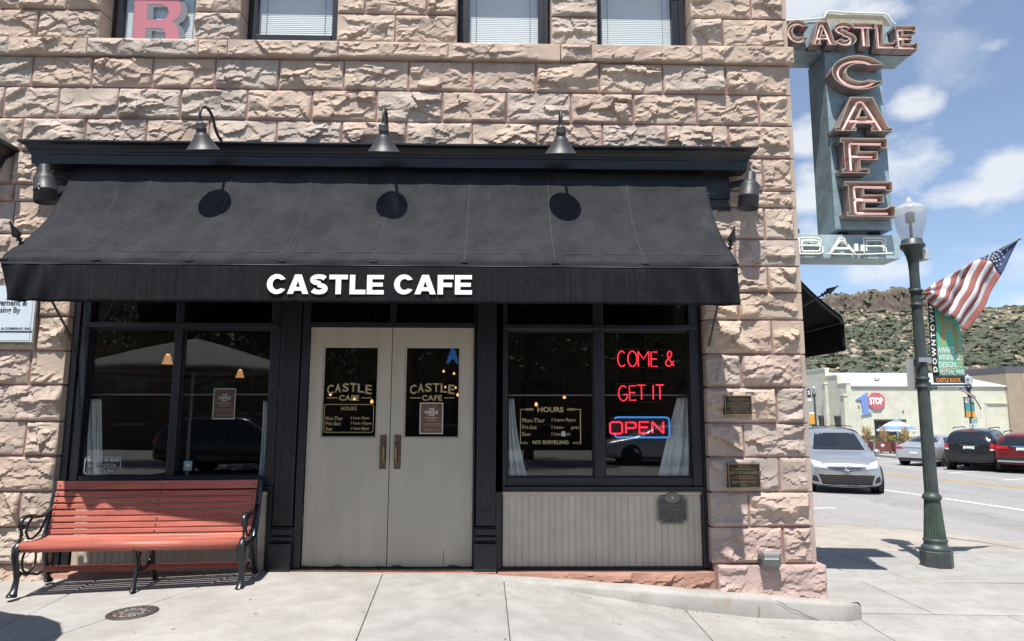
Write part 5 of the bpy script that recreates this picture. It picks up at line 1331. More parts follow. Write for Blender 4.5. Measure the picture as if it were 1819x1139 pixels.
def pendant(px, py, Y, r, label):
    p = at(px, py, Y=Y)
    g = thing('pendant_lamp', label, 'lamp', (p.x, Y, p.z), group='lit lamps hanging inside the cafe')
    m = MB(); m.lathe([(r * .5, .5 * r), (r * .62, .2 * r), (r * .78, -.6 * r), (r * 1.05, -1.2 * r), (r * 1.0, -1.2 * r), (r * .7, -.5 * r), (r * .5, .3 * r)], c=p, n=20); obj('lamp_shade', m, M_SHADE, g)
    m = MB(); m.lathe([(.0001, -.3 * r), (r * .42, -.0 * r), (r * .5, .35 * r), (r * .3, .75 * r), (.0001, .85 * r)], c=p, n=14); obj('bulb', m, M_BULB, g)
    m = MB(); m.tube([p + Vector((0, 0, .8 * r)), (p.x, Y, 3.42)], .006, n=6); obj('cord', m, M_DARK, g)
pendant(298, 636, 1.5, .062, 'larger lit bell-shaded lamp behind the left pane of the left shop window')
pendant(426.5, 662, 2.4, .055, 'lit bell-shaded lamp above the brown notice in the left shop window')
pendant(327.5, 662, 3.0, .05, 'small lit lamp partly hidden by the left window mullion')
def bulb(px, py, Y, r, label):
    r *= .8
    p = at(px, py, Y=Y)
    g = thing('hanging_bulb', label, 'light bulb', (p.x, Y, p.z), group='small lit bulbs hanging inside the cafe')
    m = MB(); m.lathe([(.0001, -r), (r * .8, -.6 * r), (r, 0), (r * .7, .8 * r), (r * .35, 1.4 * r)], c=p, n=12); obj('globe', m, M_BULB, g)
    m = MB(); m.lathe([(r * .4, 1.35 * r), (r * .4, 2.3 * r)], c=p, n=8); m.tube([p + Vector((0, 0, 2.2 * r)), (p.x, Y, 3.42)], .005, n=5); obj('cord', m, M_DARK, g)
for px, py, Y, r, lb in ((587, 701, 2.2, .024, 'leftmost small lit bulb behind the gold lettering on the left door'), (629.5, 709, 2.8, .026, 'small lit bulb in the middle of the gold lettering on the left door'), (660.5, 714, 2.2, .028, 'small lit bulb just above the right end of the hours frame on the left door'), (788, 660, 3.4, .022, 'small lit bulb below the blue letter A, left one'), (806.5, 664, 3.6, .022, 'small lit bulb below the blue letter A, right one'), (791, 688, 3.2, .018, 'small lit bulb behind the gold arched letters on the right door'), (809.5, 689, 3.0, .018, 'small lit bulb at the right end of the gold arched letters on the right door'), (813, 702, 2.5, .024, 'lowest small lit bulb on the right door'), (952.5, 719, 2.0, .028, 'small lit bulb just above the H of HOURS'), (1002.5, 706, 3.0, .03, 'flat lit ceiling light above the word HOURS')):
    bulb(px, py, Y, r, lb)
# dim dining room: tables and chairs in the dark
def table(x, y, label):
    g = thing('dining_table', label, 'table', (x, y, .012), group='dark tables inside the cafe', local=True)
    m = MB(); m.box(-.38, -.38, .72, .38, .38, .755); obj('table_top', m, M_TABLE, g, bevel=.005)
    m = MB(); m.lathe([(.25, 0), (.25, .02), (.05, .05), (.04, .68), (.16, .72)], n=14); obj('pedestal', m, M_IRON, g)
    return g
t0 = table(-3.4, 1.3, 'dark square table inside the left shop window')
for x, y, lb in ((-2.5, 2.6, 'dark square table deeper inside the left shop window'), (.6, 1.4, 'dark square table inside the right shop window under HOURS'), (1.5, 2.7, 'dark square table inside the right shop window behind OPEN')):
    c = copy_tree(t0); c.location = (x, y, .012); c['label'] = lb
a, b = at(276, 672, Y=5.15), at(305, 684, Y=5.15)
pf = thing('framed_picture', 'pale framed picture on the far wall inside the left window', 'picture', at(285, 668, Y=5.15))
c = at(285, 668, Y=5.15); m = MB(); m.box(c.x - .2, 5.16, c.z - .28, c.x + .2, 5.19, c.z + .28); obj('frame', m, M_DARK, pf); m = MB(); m.box(c.x - .17, 5.15, c.z - .25, c.x + .17, 5.159, c.z + .25); obj('print', m, mat('dim_print', (.25, .24, .22), .7), pf)

# ------------------------------------------------------------------ neon
def arc(cx, cy, rx, ry, a0, a1, n=14): return [(cx + rx * math.cos(R(a0 + (a1 - a0) * k / n)), cy + ry * math.sin(R(a0 + (a1 - a0) * k / n))) for k in range(n + 1)]
def rect_o(w, c): return [(c, 0), (w - c, 0), (w, c * .8), (w, 1 - c * .8), (w - c, 1), (c, 1), (0, 1 - c * .8), (0, c * .8), (c, 0)]
STK = {
 'C': (.62, [arc(.33, .5, .33, .5, 48, 312)]), 'O': (.66, [arc(.33, .5, .33, .5, 90, 450, 22)]),
 'M': (.72, [[(0, 0), (0, 1)], [(0, 1), (.36, .5), (.72, 1)], [(.72, 1), (.72, 0)]]), 'E': (.5, [[(.5, 1), (0, 1), (0, 0), (.5, 0)], [(0, .52), (.44, .52)]]),
 '&': (.62, [[(.62, 0), (.48, .18), (.2, .62), (.16, .80), (.22, .94), (.33, 1), (.44, .94), (.48, .80), (.42, .66), (.12, .40), (.02, .22), (.06, .07), (.2, 0), (.36, .03), (.5, .15), (.6, .36)]]),
 'G': (.62, [arc(.33, .5, .33, .5, 50, 330) + [(.62, .42), (.36, .42)]]), 'T': (.6, [[(0, 1), (.6, 1)], [(.3, 1), (.3, 0)]]), 'I': (.02, [[(0, 0), (.02, 1)]]),
 'N': (.62, [[(0, 0), (0, 1)], [(0, 1), (.62, 0)], [(.62, 0), (.62, 1)]]), 'P': (.58, [[(0, 0), (0, 1), (.48, 1), (.58, .92), (.58, .54), (.48, .46), (0, .46)]]),
 'Q': (.68, [rect_o(.68, .12)]), 'L': (.5, [[(0, 1), (0, 0), (.5, 0)]]), 'F': (.5, [[(.5, 1), (0, 1), (0, 0)], [(0, .5), (.42, .5)]]),
 'A': (.72, [[(0, 0), (.30, .97), (.36, 1), (.42, .97), (.72, 0)], [(.14, .33), (.58, .33)]]),
 'S': (.56, [arc(.28, .75, .26, .25, 30, 250, 12) + arc(.28, .25, .28, .25, 80, -150, 12)]),
 'B': (.6, [[(0, 0), (0, 1), (.46, 1), (.56, .92), (.56, .6), (.46, .52), (0, .52)], [(.46, .52), (.6, .44), (.6, .08), (.5, 0), (0, 0)]]),
 'R': (.6, [[(0, 0), (0, 1), (.48, 1), (.58, .92), (.58, .56), (.48, .48), (0, .48)], [(.44, .48), (.58, .38), (.6, 0)]]),
}
def tube_letter(ch, x0, x1, z0, z1, Y, r, m, parent, name='letter', slant=0.0, mb=None):
    w, st = STK[ch]; own = mb is None
    if own: mb = MB()
    for s in st:
        pts = [(x0 + (x1 - x0) * (p[0] / max(w, .3)), Y, z0 + (z1 - z0) * p[1]) for p in s]
        mb.tube(pts, r, n=7)
    return obj(name, mb, m, parent) if own else mb
def neon_word(lst, Y, r, m, label, name='neon_sign'):
    xs_ = [q for l in lst for q in (l[1], l[2])]; ys_ = [q for l in lst for q in (l[3], l[4])]
    c = at((min(xs_) + max(xs_)) / 2, (min(ys_) + max(ys_)) / 2, Y=Y)
    t = thing(name, label, 'neon sign', c)
    for ch, x0, x1, y0, y1 in lst:
        a, b = at(x0, y1, Y=Y), at(x1, y0, Y=Y)
        tube_letter(ch, a.x, b.x, a.z, b.z, Y, r, m, t)
    return t
YN = YS + .082
ns = neon_word([('C', 1097.5, 1111, 624, 651), ('O', 1115.5, 1131, 624, 651), ('M', 1134, 1152, 624.5, 651), ('E', 1157, 1167.5, 625.5, 651), ('&', 1182, 1196.5, 624, 650.5)], YN, .0058, M_NEON, 'red neon tubes reading COME & at the top of the right shop window')
ng = neon_word([('G', 1099, 1114, 685.5, 712), ('E', 1118.5, 1129.5, 685.5, 711), ('T', 1132.5, 1146.5, 684.5, 710), ('I', 1160.5, 1165.5, 684.5, 709.5), ('T', 1165.5, 1179, 684, 709.5)], YN, .0058, M_NEON, 'red neon tubes reading GET IT in the middle of the right shop window')
nop = neon_word([('Q', 1084, 1105, 750, 770.5), ('P', 1112, 1129, 750.5, 769.5), ('E', 1136, 1152, 750, 769.5), ('N', 1159, 1178, 749.5, 769.5)], YN, .0092, M_NEON, 'red OPEN sign in a blue neon border low in the right shop window')
for t, y in ((ns, (621, 653)), (ng, (682, 714))):
    p, q = at(1094, y[1], Y=YN + .03), at(1200 if t is ns else 1182, y[0], Y=YN + .03)
    m = MB(); m.tube([(p.x, YN + .03, q.z), (q.x, YN + .03, q.z), (q.x, YN + .03, p.z), (p.x, YN + .03, p.z), (p.x, YN + .03, q.z)], .005, n=5)
    m.tube([((p.x + q.x) / 2, YN + .03, q.z), ((p.x + q.x) / 2, YN + .03, q.z + .2)], .003, n=4); obj('hanging_frame', m, M_DARK, t)
m = MB(); p, q = at(1092, 777, Y=YN), at(1188.5, 741.5, Y=YN); c = .035
m.tube([(p.x, YN + .002, q.z - .012), (p.x + .03, YN, q.z), (q.x - c, YN, q.z), (q.x - .008, YN, q.z - .008), (q.x, YN, q.z - c), (q.x, YN, p.z + c), (q.x - .008, YN, p.z + .008), (q.x - c, YN, p.z), (p.x + c, YN, p.z), (p.x + .008, YN, p.z + .008), (p.x, YN, p.z + .03)], .0092, n=8); obj('border', m, M_NEONB, nop)
m = MB(); m.box(p.x - .03, YN + .03, p.z + .0, q.x + .01, YN + .05, q.z); obj('back_panel', m, M_DARK, nop)

# ------------------------------------------------------------------ blade sign on the corner
SY = .70
M_SIGN = mat('blue_grey_sign_paint', (.235, .325, .365), .5, var=.24, vscale=7, bump=.06, bscale=30, coords='World')
M_SIGNE = mat('rusty_sign_edge', (.20, .15, .10), .7, var=.4, vscale=14, coords='World')
M_LIN = mat('cream_letter_inside', (.47, .41, .35), .55, var=.16, vscale=14, coords='World')
M_LOUT = mat('mauve_letter_side', (.235, .185, .18), .55, var=.2, vscale=10, coords='World')
def sign_shell(parent, loop, y0, y1, name, m=None):
    mb = MB(); mb.ext([loop], y1, y0, lambda x, z, d: (x, d, z)); return obj(name, mb, m or M_SIGN, parent, bevel=.006)
pa = lambda x, y, Y=SY: (ax(x, y, Y), az(x, y, Y))
bs = thing('blade_sign', 'old blue-grey neon blade sign with open trough letters jutting from the building corner', 'sign', (3.9, 1.0, 3.27))
cb0, cb1 = pa(1461, 95), pa(1487.5, 407)
cx0 = (cb0[0] + cb1[0]) / 2; cx1 = (pa(1563, 124)[0] + pa(1590, 408)[0]) / 2
zb_c = pa(1540, 408)[1]; zt_box = pa(1500, 92)[1]
tb_l, tb_r = pa(1386, 87), pa(1623, 98)
ztop = pa(1500, 44)[1]
SB = SY + .40
sign_shell(bs, [(cx0, zb_c), (cx1, zb_c), (cx1, zt_box - .002), (cx0, zt_box - .002)], SY + .002, SB + .03, 'column')
tbx0 = XR + .10
sign_shell(bs, [(tbx0, zt_box), (tb_r[0], zt_box), (tb_r[0], ztop - .06), (tb_r[0] - .06, ztop - .02), (tbx0, ztop + .04)], SY, SB, 'head_box')
bq0, bq1 = pa(1400, 460), pa(1597, 418)
b_box = sign_shell(bs, [(XR + .09, pa(1500, 459)[1]), (bq1[0], pa(1500, 459)[1]), (bq1[0], bq1[1]), (XR + .09, bq1[1])], SY, SY + .34, 'bar_box', mat('pale_blue_sign_paint', (.32, .42, .45), .5, var=.2, vscale=6, bump=.06, bscale=30, coords='World'))
for q_ in (cx0 + .1, cx1 - .2): m = MB(); m.box(q_, SY + .1, bq1[1] + .001, q_ + .1, SY + .2, zb_c - .001); obj('spacer', m, M_DARK, bs)
for z in (ztop - .2, bq1[1] - .1): m = MB(); m.box(XR - .004, SY + .10, z - .03, tbx0 if z > 5 else XR + .1, SY + .24, z + .03); obj('wall_bracket', m, M_IRON, bs)
for pxb, pyb in ((1391, 24), (1418, 408)):
    p = at(pxb, pyb, Y=SY + .3); m = MB(); m.box(XR - .02, SY + .27, p.z - .05, p.x, SY + .33, p.z + .0); obj('wall_bracket', m, M_IRON, bs)
# crest above CASTLE
cr = [pa(x, y) for x, y in ((1388, 40), (1440, 34), (1464, 32), (1469, 20), (1478, 18.5), (1500, 21), (1512, 19.5), (1572, 22), (1580, 28), (1587, 40), (1612, 46), (1612, 50), (1388, 47))]
cr = [(max(x, tbx0), z) for x, z in cr]
sign_shell(bs, list(reversed(cr)), SY + .06, SY + .16, 'crest', mat('olive_brown_crest', (.19, .165, .12), .6, var=.2, vscale=8))
mb = MB(); mb.ext([[pa(1470, 40), pa(1574, 43), pa(1572, 32), pa(1474, 29)]], SY + .058, SY + .052, lambda x, z, d: (x, d, z)); obj('crest_panel', mb, mat('faded_cream_panel', (.34, .315, .245), .6, var=.25, vscale=16), bs)
nq = [(1392, 38), (1434, 36), (1463, 33), (1468, 22), (1474, 21), (1500, 23.5), (1572, 25.5), (1577, 30), (1584, 41), (1590, 44)]
mb = MB(); mb.tube([(max(pa(x, y)[0], tbx0), SY - .01, pa(x, y)[1]) for x, y in nq], .011, n=7); obj('neon_tube', mb, M_TUBEG, bs)
# open channel letters
def gl_outline(ch, t=.26):
    if ch == 'E': return .74, [[(-.05, 0), (.76, 0), (.76, .30), (.66, .30), (.62, t * .9), (t, t * .9), (t, .40), (.58, .40), (.58, .62), (t, .62), (t, 1 - t * .8), (.60, 1 - t * .8), (.64, .74), (.74, .74), (.74, 1), (-.05, 1), (-.05, .88), (.0, .88), (0, .12), (-.05, .12)]]
    if ch == 'F': return .74, [[(-.05, 0), (.40, 0), (.40, .12), (t, .12), (t, .38), (.56, .38), (.56, .62), (t, .62), (t, 1 - t * .8), (.60, 1 - t * .8), (.64, .72), (.74, .72), (.74, 1), (-.05, 1), (-.05, .88), (0, .88), (0, .12), (-.05, .12)]]
    if ch == 'T': return .8, [[(.28, 0), (.54, 0), (.54, .76), (.82, .76), (.82, 1), (0, 1), (0, .76), (.28, .76)]]
    if ch == 'L': return .66, [[(0, 0), (.70, 0), (.70, .34), (.58, .34), (.58, .24), (t, .24), (t, 1), (0, 1)]]
    if ch == 'A': return .92, [[(-.02, 0), (.34, 0), (.34, .10), (.31, .10), (.35, .22), (.59, .22), (.63, .10), (.60, .10), (.60, 0), (.96, 0), (.96, .10), (.90, .10), (.66, 1), (.28, 1), (.04, .10), (-.02, .10)], [(.405, .42), (.47, .68), (.535, .42)]]
    if ch == 'C':
        o = arc(.44, .5, .44, .5, 42, 318, 26); i = arc(.46, .5, .23, .26, 318, 42, 22)
        return .86, [o + [(.84, .30), (.74, .24)] + i[1:-1] + [(.72, .72), (.86, .72)]]
    if ch == 'S':
        mid = arc(.31, .72, .20, .165, 15, 262, 14) + arc(.31, .29, .215, .175, 84, -165, 14)
        Lft, Rgt = [], []
        for k, p in enumerate(mid):
            q0, q1 = mid[max(k - 1, 0)], mid[min(k + 1, len(mid) - 1)]; d = Vector((q1[0] - q0[0], q1[1] - q0[1])).normalized(); n_ = Vector((-d.y, d.x)) * .115
            Lft.append((p[0] + n_.x, p[1] + n_.y)); Rgt.append((p[0] - n_.x, p[1] - n_.y))
        return .64, [Lft + Rgt[::-1]]
def channel(ch, px0, py0, px1, py1, depth, rt, yf):
    """open trough letter: back sheet, standing rim, glass tube inside; yf is the front of the rim"""
    w, loops = gl_outline(ch)
    if True:
        a, b = at(px0, py1, Y=yf), at(px1, py0, Y=yf)
    fx = lambda u: a.x + (b.x - a.x) * u / w
    fz = lambda v: a.z + (b.z - a.z) * v
    mb = MB()
    mb.ext(loops, yf + depth, yf + depth - .02, lambda x, z, d: (fx(x), d, fz(z)), 0)
    for l in loops:
        n = len(l); vs = []
        # inward offset for the thickness of the sheet
        P = [Vector((fx(p[0]), fz(p[1]))) for p in l]
        area = sum(P[i].x * P[(i + 1) % n].y - P[(i + 1) % n].x * P[i].y for i in range(n)); sgn = 1 if area > 0 else -1
        if l is not loops[0]: sgn = -sgn
        I = []
        for i in range(n):
            d0 = (P[i] - P[i - 1]).normalized(); d1 = (P[(i + 1) % n] - P[i]).normalized(); nn_ = Vector((-(d0 + d1).y, (d0 + d1).x))
            nn_ = nn_.normalized() if nn_.length > 1e-6 else Vector((-d0.y, d0.x)); I.append(P[i] + nn_ * .007 * sgn)
        def q(p, y): return (p.x, y, p.y)
        for i in range(n):
            j = (i + 1) % n
            mb.add([q(P[i], yf), q(P[j], yf), q(P[j], yf + depth), q(P[i], yf + depth)], [(0, 1, 2, 3)], 1)
            mb.add([q(I[i], yf), q(I[j], yf), q(I[j], yf + depth - .021), q(I[i], yf + depth - .021)], [(3, 2, 1, 0)], 0)
            mb.add([q(P[i], yf), q(P[j], yf), q(I[j], yf), q(I[i], yf)], [(3, 2, 1, 0)], 0)
    lt = obj('letter', mb, [M_LIN, M_LOUT], bs)
    # tube path down the middle of each stroke
    tp = {'C': [arc(.45, .5, .33, .38, 40, 320, 20)], 'A': [[(.14, .06), (.42, .88), (.47, .91), (.52, .88), (.80, .06)], [(.26, .32), (.68, .32)]], 'S': [arc(.31, .72, .20, .165, 15, 262, 12) + arc(.31, .29, .215, .175, 84, -165, 12)],
          'T': [[(.10, .88), (.72, .88)], [(.41, .86), (.41, .08)]], 'L': [[(.13, .94), (.13, .12), (.60, .12)]], 'E': [[(.66, .88), (.14, .88), (.13, .84), (.13, .54), (.17, .51), (.50, .51)], [(.50, .49), (.17, .49), (.13, .44), (.13, .14), (.17, .11), (.66, .11)]], 'F': [[(.66, .88), (.14, .88), (.13, .84), (.13, .10)], [(.14, .5), (.50, .5)]]}[ch]
    mb = MB()
    for s in tp: mb.tube([(fx(u), yf + depth * .28, fz(v)) for u, v in s], rt, n=7)
    obj('neon_tube', mb, M_TUBE, lt)
    mb = MB()
    for s in tp:
        for e, f in ((s[0], s[1]), (s[-1], s[-2])):
            p = Vector((fx(e[0]), yf + depth * .28, fz(e[1]))); mb.tube([p, p + Vector((0, depth * .6, 0))], rt * 1.15, n=6)
    obj('tube_end', mb, M_TUBEEND, lt)
for ch, x0, y0, x1, y1 in (('C', 1398, 35, 1437, 76), ('A', 1443, 38, 1482, 79), ('S', 1484, 39, 1519.5, 81), ('T', 1518, 41, 1555, 82), ('L', 1557, 43, 1591, 86), ('E', 1594, 46, 1627, 87)):
    channel(ch, x0, y0, x1, y1, .155, .0105, SY - .15)
for ch, x0, y0, x1, y1 in (('C', 1480, 99, 1570, 158), ('A', 1486, 173, 1577, 232), ('F', 1502, 246, 1576, 307), ('E', 1510, 323, 1585, 384)):
    channel(ch, x0, y0, x1, y1, .175, .0125, SY - .165)
# BAR: bare white tubes over painted letters
for ch, x0, y0, x1, y1 in (('B', 1421, 423, 1460, 451), ('A', 1474, 423, 1517, 452), ('R', 1535, 423, 1573, 451)):
    a, b = at(x0, y1, Y=SY - .035), at(x1, y0, Y=SY - .035)
    lt = tube_letter(ch, a.x, b.x, a.z, b.z, SY - .035, .0115, M_TUBEW, bs)
    mb = MB(); tube_letter(ch, a.x + .03, b.x - .03, a.z + .03, b.z - .03, SY - .035, .010, None, None, mb=mb); obj('inner_tube', mb, M_TUBEW, lt)
    mb = MB()
    for k in range(3):
        mb.tube([(a.x + (b.x - a.x) * (.15 + .3 * k), SY - .03, a.z + .12 * (k % 2)), (a.x + (b.x - a.x) * (.15 + .3 * k), SY, a.z + .12 * (k % 2))], .012, n=6)
    obj('tube_support', mb, M_SIGNE, lt)
mb = MB(); a, b = at(1467, 451, Y=SY - .03), at(1586, 450, Y=SY - .03); mb.tube([a, (a + b) / 2 + Vector((0, 0, -.012)), b], .009, n=6); a, b = at(1527, 447, Y=SY - .02), at(1533, 436, Y=SY - .02); mb.box(a.x, SY - .05, a.z, b.x, SY, b.z); a, b = at(1516, 447, Y=SY - .02), at(1522, 434, Y=SY - .02); mb.box(a.x, SY - .05, a.z, b.x, SY, b.z)
obj('tube_lead', mb, M_TUBEW, bs)

# ------------------------------------------------------------------ lamp post
M_POST = mat('green_post_paint', (.046, .060, .060), .45, var=.25, vscale=5, bump=.06, bscale=25, coords='World')
M_POSTL = mat('worn_green_base', (.044, .070, .054), .5, var=.35, vscale=9, bump=.1, bscale=20, coords='World')
PYY = 2.5
def lamp_post(label, loc, group='green street lamps'):
    t = thing('street_lamp', label, 'street lamp', loc, group=group, local=True)
    flute = lambda k, n, z: 1 - .075 * (k % 2)
    m = MB(); m.lathe([(.198, -.02), (.198, .185), (.188, .20), (.0001, .20)], n=8, rot=.5, smooth=False); obj('base_block', m, M_POST, t, bevel=.006)
    m = MB(); m.lathe([(.172, .20), (.178, .215), (.172, .245), (.152, .262), (.142, .27), (.138, .30), (.146, .315), (.150, .335), (.138, .35)], n=32); obj('base_moulding', m, M_POST, t)
    m = MB(); m.lathe([(.133, .35), (.128, .42), (.113, .62), (.100, .80), (.095, .86)], n=48, rfun=flute, smooth=False); obj('base_bell', m, M_POSTL, t)
    m = MB(); m.lathe([(.100, .85), (.116, .865), (.120, .885), (.110, .91), (.092, .93), (.086, .955)], n=32); obj('ring', m, M_POST, t)
    m = MB(); m.lathe([(.086, .95), (.081, 1.5), (.076, 2.3), (.070, 3.2), (.065, 4.02)], n=32, rfun=flute, smooth=False); obj('shaft', m, M_POST, t)
    m = MB(); m.lathe([(.065, 4.0), (.070, 4.10), (.088, 4.20), (.118, 4.28), (.150, 4.315), (.165, 4.325), (.165, 4.35), (.150, 4.37), (.140, 4.38), (.135, 4.43), (.12, 4.44)], n=32); obj('capital', m, M_POST, t)
    m = MB(); m.lathe([(.118, 4.44), (.150, 4.50), (.185, 4.62), (.205, 4.74), (.212, 4.84), (.209, 4.860)], n=32); obj('globe', m, M_LGLASS, t)
    m = MB(); m.lathe([(.213, 4.862), (.215, 4.872), (.212, 4.882), (.19, 4.908), (.15, 4.935), (.10, 4.962), (.062, 4.982), (.05, 5.0), (.047, 5.018), (.03, 5.04), (.016, 5.055), (.0001, 5.07)], n=32); obj('cap', m, M_LCAP, t)
    m = MB(); m.lathe([(.02, 4.44), (.02, 4.68), (.06, 4.69), (.062, 4.82), (.04, 4.84), (.0001, 4.84)], n=14); obj('ballast', m, mat('dark_lamp_core', (.05, .05, .055), .6), t)
    return t
bz = float(gz(5.84, PYY))
LP0 = Vector((5.84, PYY, bz + .01))
lp = lamp_post('dark green fluted street lamp on the corner pavement carrying the flag and banner', LP0)
def onpost(z, name, h=.07, r=.1):
    m = MB(); m.lathe([(r, z), (r + .006, z + .004), (r + .006, z + h - .004), (r, z + h)], n=20); obj(name, m, M_POST, lp)
for px, y in ((0, 676), (0, 690), (0, 545), (0, 520)):
    onpost(az(1640, y, PYY) - LP0.z, 'clamp', .045, .081)
# small box and its bracket near the top
a, b = at(1627, 463, Y=PYY), at(1643, 444, Y=PYY); a -= LP0; b -= LP0
m = MB(); m.box(.10, -.06, a.z, .20, .06, b.z); obj('sensor_box', m, mat('grey_plastic', (.42, .45, .43), .5), lp, bevel=.015); m = MB(); m.box(.06, -.02, a.z - .02, .11, .02, b.z - .01); obj('box_bracket', m, M_STEEL, lp)
for y in (645, 614): pass
m = MB(); z = az(1632, 640, PYY) - LP0.z; m.box(-.09, -.095, z - .03, .09, -.085, z + .03); obj('clamp', m, M_STEEL, lp)
# back of a traffic sign strapped to the post
a, b = at(1613.5, 691, Y=PYY + .1), at(1644, 638, Y=PYY + .1)
tsg = thing('road_sign', 'plain grey back of a road sign strapped behind the lamp post', 'sign', ((a.x + b.x) / 2, PYY + .1, a.z))
def rrect(x0, z0, x1, z1, r, k=4):
    return [(cx + r * math.cos((s + i / k) * math.pi / 2), cz + r * math.sin((s + i / k) * math.pi / 2)) for cx, cz, s in ((x1 - r, z1 - r, 0), (x0 + r, z1 - r, 1), (x0 + r, z0 + r, 2), (x1 - r, z0 + r, 3)) for i in range(k + 1)]
m = MB(); m.ext([rrect(a.x, a.z, b.x, b.z, .03)], PYY + .115, PYY + .11, lambda x, z, d: (x, d, z)); obj('panel', m, mat('sign_back_grey', (.40, .41, .43), .45, metal=.3, var=.06), tsg)
m = MB(); m.box(5.80, PYY + .08, a.z + .1, 5.88, PYY + .109, b.z - .1); obj('strap', m, M_STEEL, tsg)
# banner with its arms
YB = PYY - .01
bn = thing('street_banner', 'green street banner with black DOWNTOWN strip hanging beside the corner lamp post', 'banner', at(1680, 680, Y=YB))
M_BBLK = mat('banner_black', (.018, .018, .022), .7); M_BGRN = mat('banner_green', (.115, .43, .29), .7, var=.10, vscale=3, coords='World'); M_BORG = mat('banner_orange', (.68, .24, .035), .7); M_BCRM = mat('banner_peach', (.62, .45, .27), .7); M_BWHT = mat('banner_white', (.78, .80, .76), .7)
x0, x1, xs_ = ax(1657.5, 670, YB), ax(1713, 670, YB), ax(1668.5, 665, YB)
zt_, zb_, zs_ = az(1650, 523, YB), az(1685, 680.5, YB), az(1690, 668, YB)
def bfn(Y): return lambda x, z: (x, Y + .010 * math.sin((x - x0) * 9 + (z - zb_) * 4), z)
def bgrid(xa, xb, za, zb, Y, m, nm):
    mb = MB(); f = bfn(Y); mb.grid([[f(xa + (xb - xa) * i / 10, za + (zb - za) * j / 14) for i in range(11)] for j in range(15)]); return obj(nm, mb, m, bn, solid=.002)
bgrid(x0, xs_, zs_, zt_, YB, M_BBLK, 'side_strip'); bgrid(xs_, x1, zs_, zt_, YB, M_BGRN, 'field'); bgrid(x0, x1, zb_, zs_, YB, M_BBLK, 'foot_strip')
def bt(s, px0, px1, py0, py1, m, bold=.03, rot=False):
    a, b = at(px0, py1, Y=YB), at(px1, py0, Y=YB); f = bfn(YB - .004)
    if rot:   # reads upward: text x runs up the strip
        fn = lambda u, v: f(x0 + (xs_ - x0) * (.82 - .64 * v), a.z + u * (b.z - a.z))
        return letters(s, 0, 1, 0, 1, fn, m, bn, bold=bold, spacing=1.45)
    return letters(s, a.x, b.x, a.z, b.z, f, m, bn, bold=bold)
bt('DOWNTOWN', 1653.2, 1663.2, 545, 661, M_BWHT, .03, rot=True)
bt('AWARD', 1666.5, 1694, 616.5, 627, M_BWHT, .012); bt('WINNING', 1667.5, 1702, 629.5, 640, M_BWHT, .012); bt('DESIGN', 1669, 1696.5, 643, 653, M_BWHT, .012); bt('FESTIVAL PARK', 1671, 1713, 657, 665.5, M_BWHT, .004)
bt('CASTLE ROCK', 1663.5, 1706, 671.5, 678.5, M_BORG, .035)
mb = MB(); a, b = at(1670, 655.4, Y=YB), at(1700, 654.6, Y=YB); f = bfn(YB - .004); mb.add([f(a.x, a.z), f(b.x, a.z), f(b.x, b.z), f(a.x, b.z)], [(0, 1, 2, 3)]); obj('rule', mb, M_BCRM, bn)
# arbour legs and wheat ear on the banner
def bstrip(pts, w, m, nm):
    mb = MB(); f = bfn(YB - .005)
    for (ax_, ay), (bx, by) in zip(pts[:-1], pts[1:]):
        p, q = at(ax_, ay, Y=YB), at(bx, by, Y=YB); d = Vector((q.x - p.x, 0, q.z - p.z)).normalized(); s = Vector((-d.z, 0, d.x)) * w
        mb.add([f(p.x - s.x, p.z - s.z), f(q.x - s.x, q.z - s.z), f(q.x + s.x, q.z + s.z), f(p.x + s.x, p.z + s.z)], [(0, 1, 2, 3)])
    return obj(nm, mb, m, bn)
for off in (0, 4): bstrip([(1668.5 + off, 562), (1673.5 + off, 590), (1674 + off, 614)], .006, M_BORG, 'arbour_line'); bstrip([(1692.5 + off, 580), (1696.5 + off, 612), (1699.5 + off, 622)], .006, M_BORG, 'arbour_line')
for k in range(7): bstrip([(1677.5, 568 + k * 3.4), (1692, 572 + k * 3.0)], .004, M_BCRM, 'arbour_line')
mb = MB(); f = bfn(YB - .006)
for k in range(6):
    for sgn in (-1, 1):
        t = k / 5; cxp, cyp = 1703.5 + 4 * math.sin(t * 2.6) - 3 * t, 623 + 30 * t
        p = at(cxp + sgn * 2.6, cyp - 1, Y=YB); c = .035
        ang = sgn * .7
        pts = [(p.x + c * (u * math.cos(ang) - v * math.sin(ang)), p.z + c * (u * math.sin(ang) + v * math.cos(ang))) for u, v in ((0, -.6), (.3, 0), (0, 1), (-.3, 0))]
        mb.add([f(*q) for q in pts], [(0, 1, 2, 3)])
obj('wheat_ear', mb, M_BCRM, bn)
for y, x_ in ((522.5, 1712), (684.5, 1724)):
    m = MB(); p = at(1645, y, Y=YB); q = at(x_, y - .5, Y=YB); m.tube([Vector((5.9, YB, p.z)), q], .014, n=8); obj('arm', m, M_POST, bn)
m = MB(); p = at(1640, 690, Y=YB); m.tube([Vector((5.88, YB - .03, p.z)), at(1664, 689, Y=YB - .03)], .022, n=8); m.lathe([(.05, -.06), (.05, .06)], n=8, c=at(1647, 687, Y=YB - .03)); obj('bracket', m, M_POST, bn)
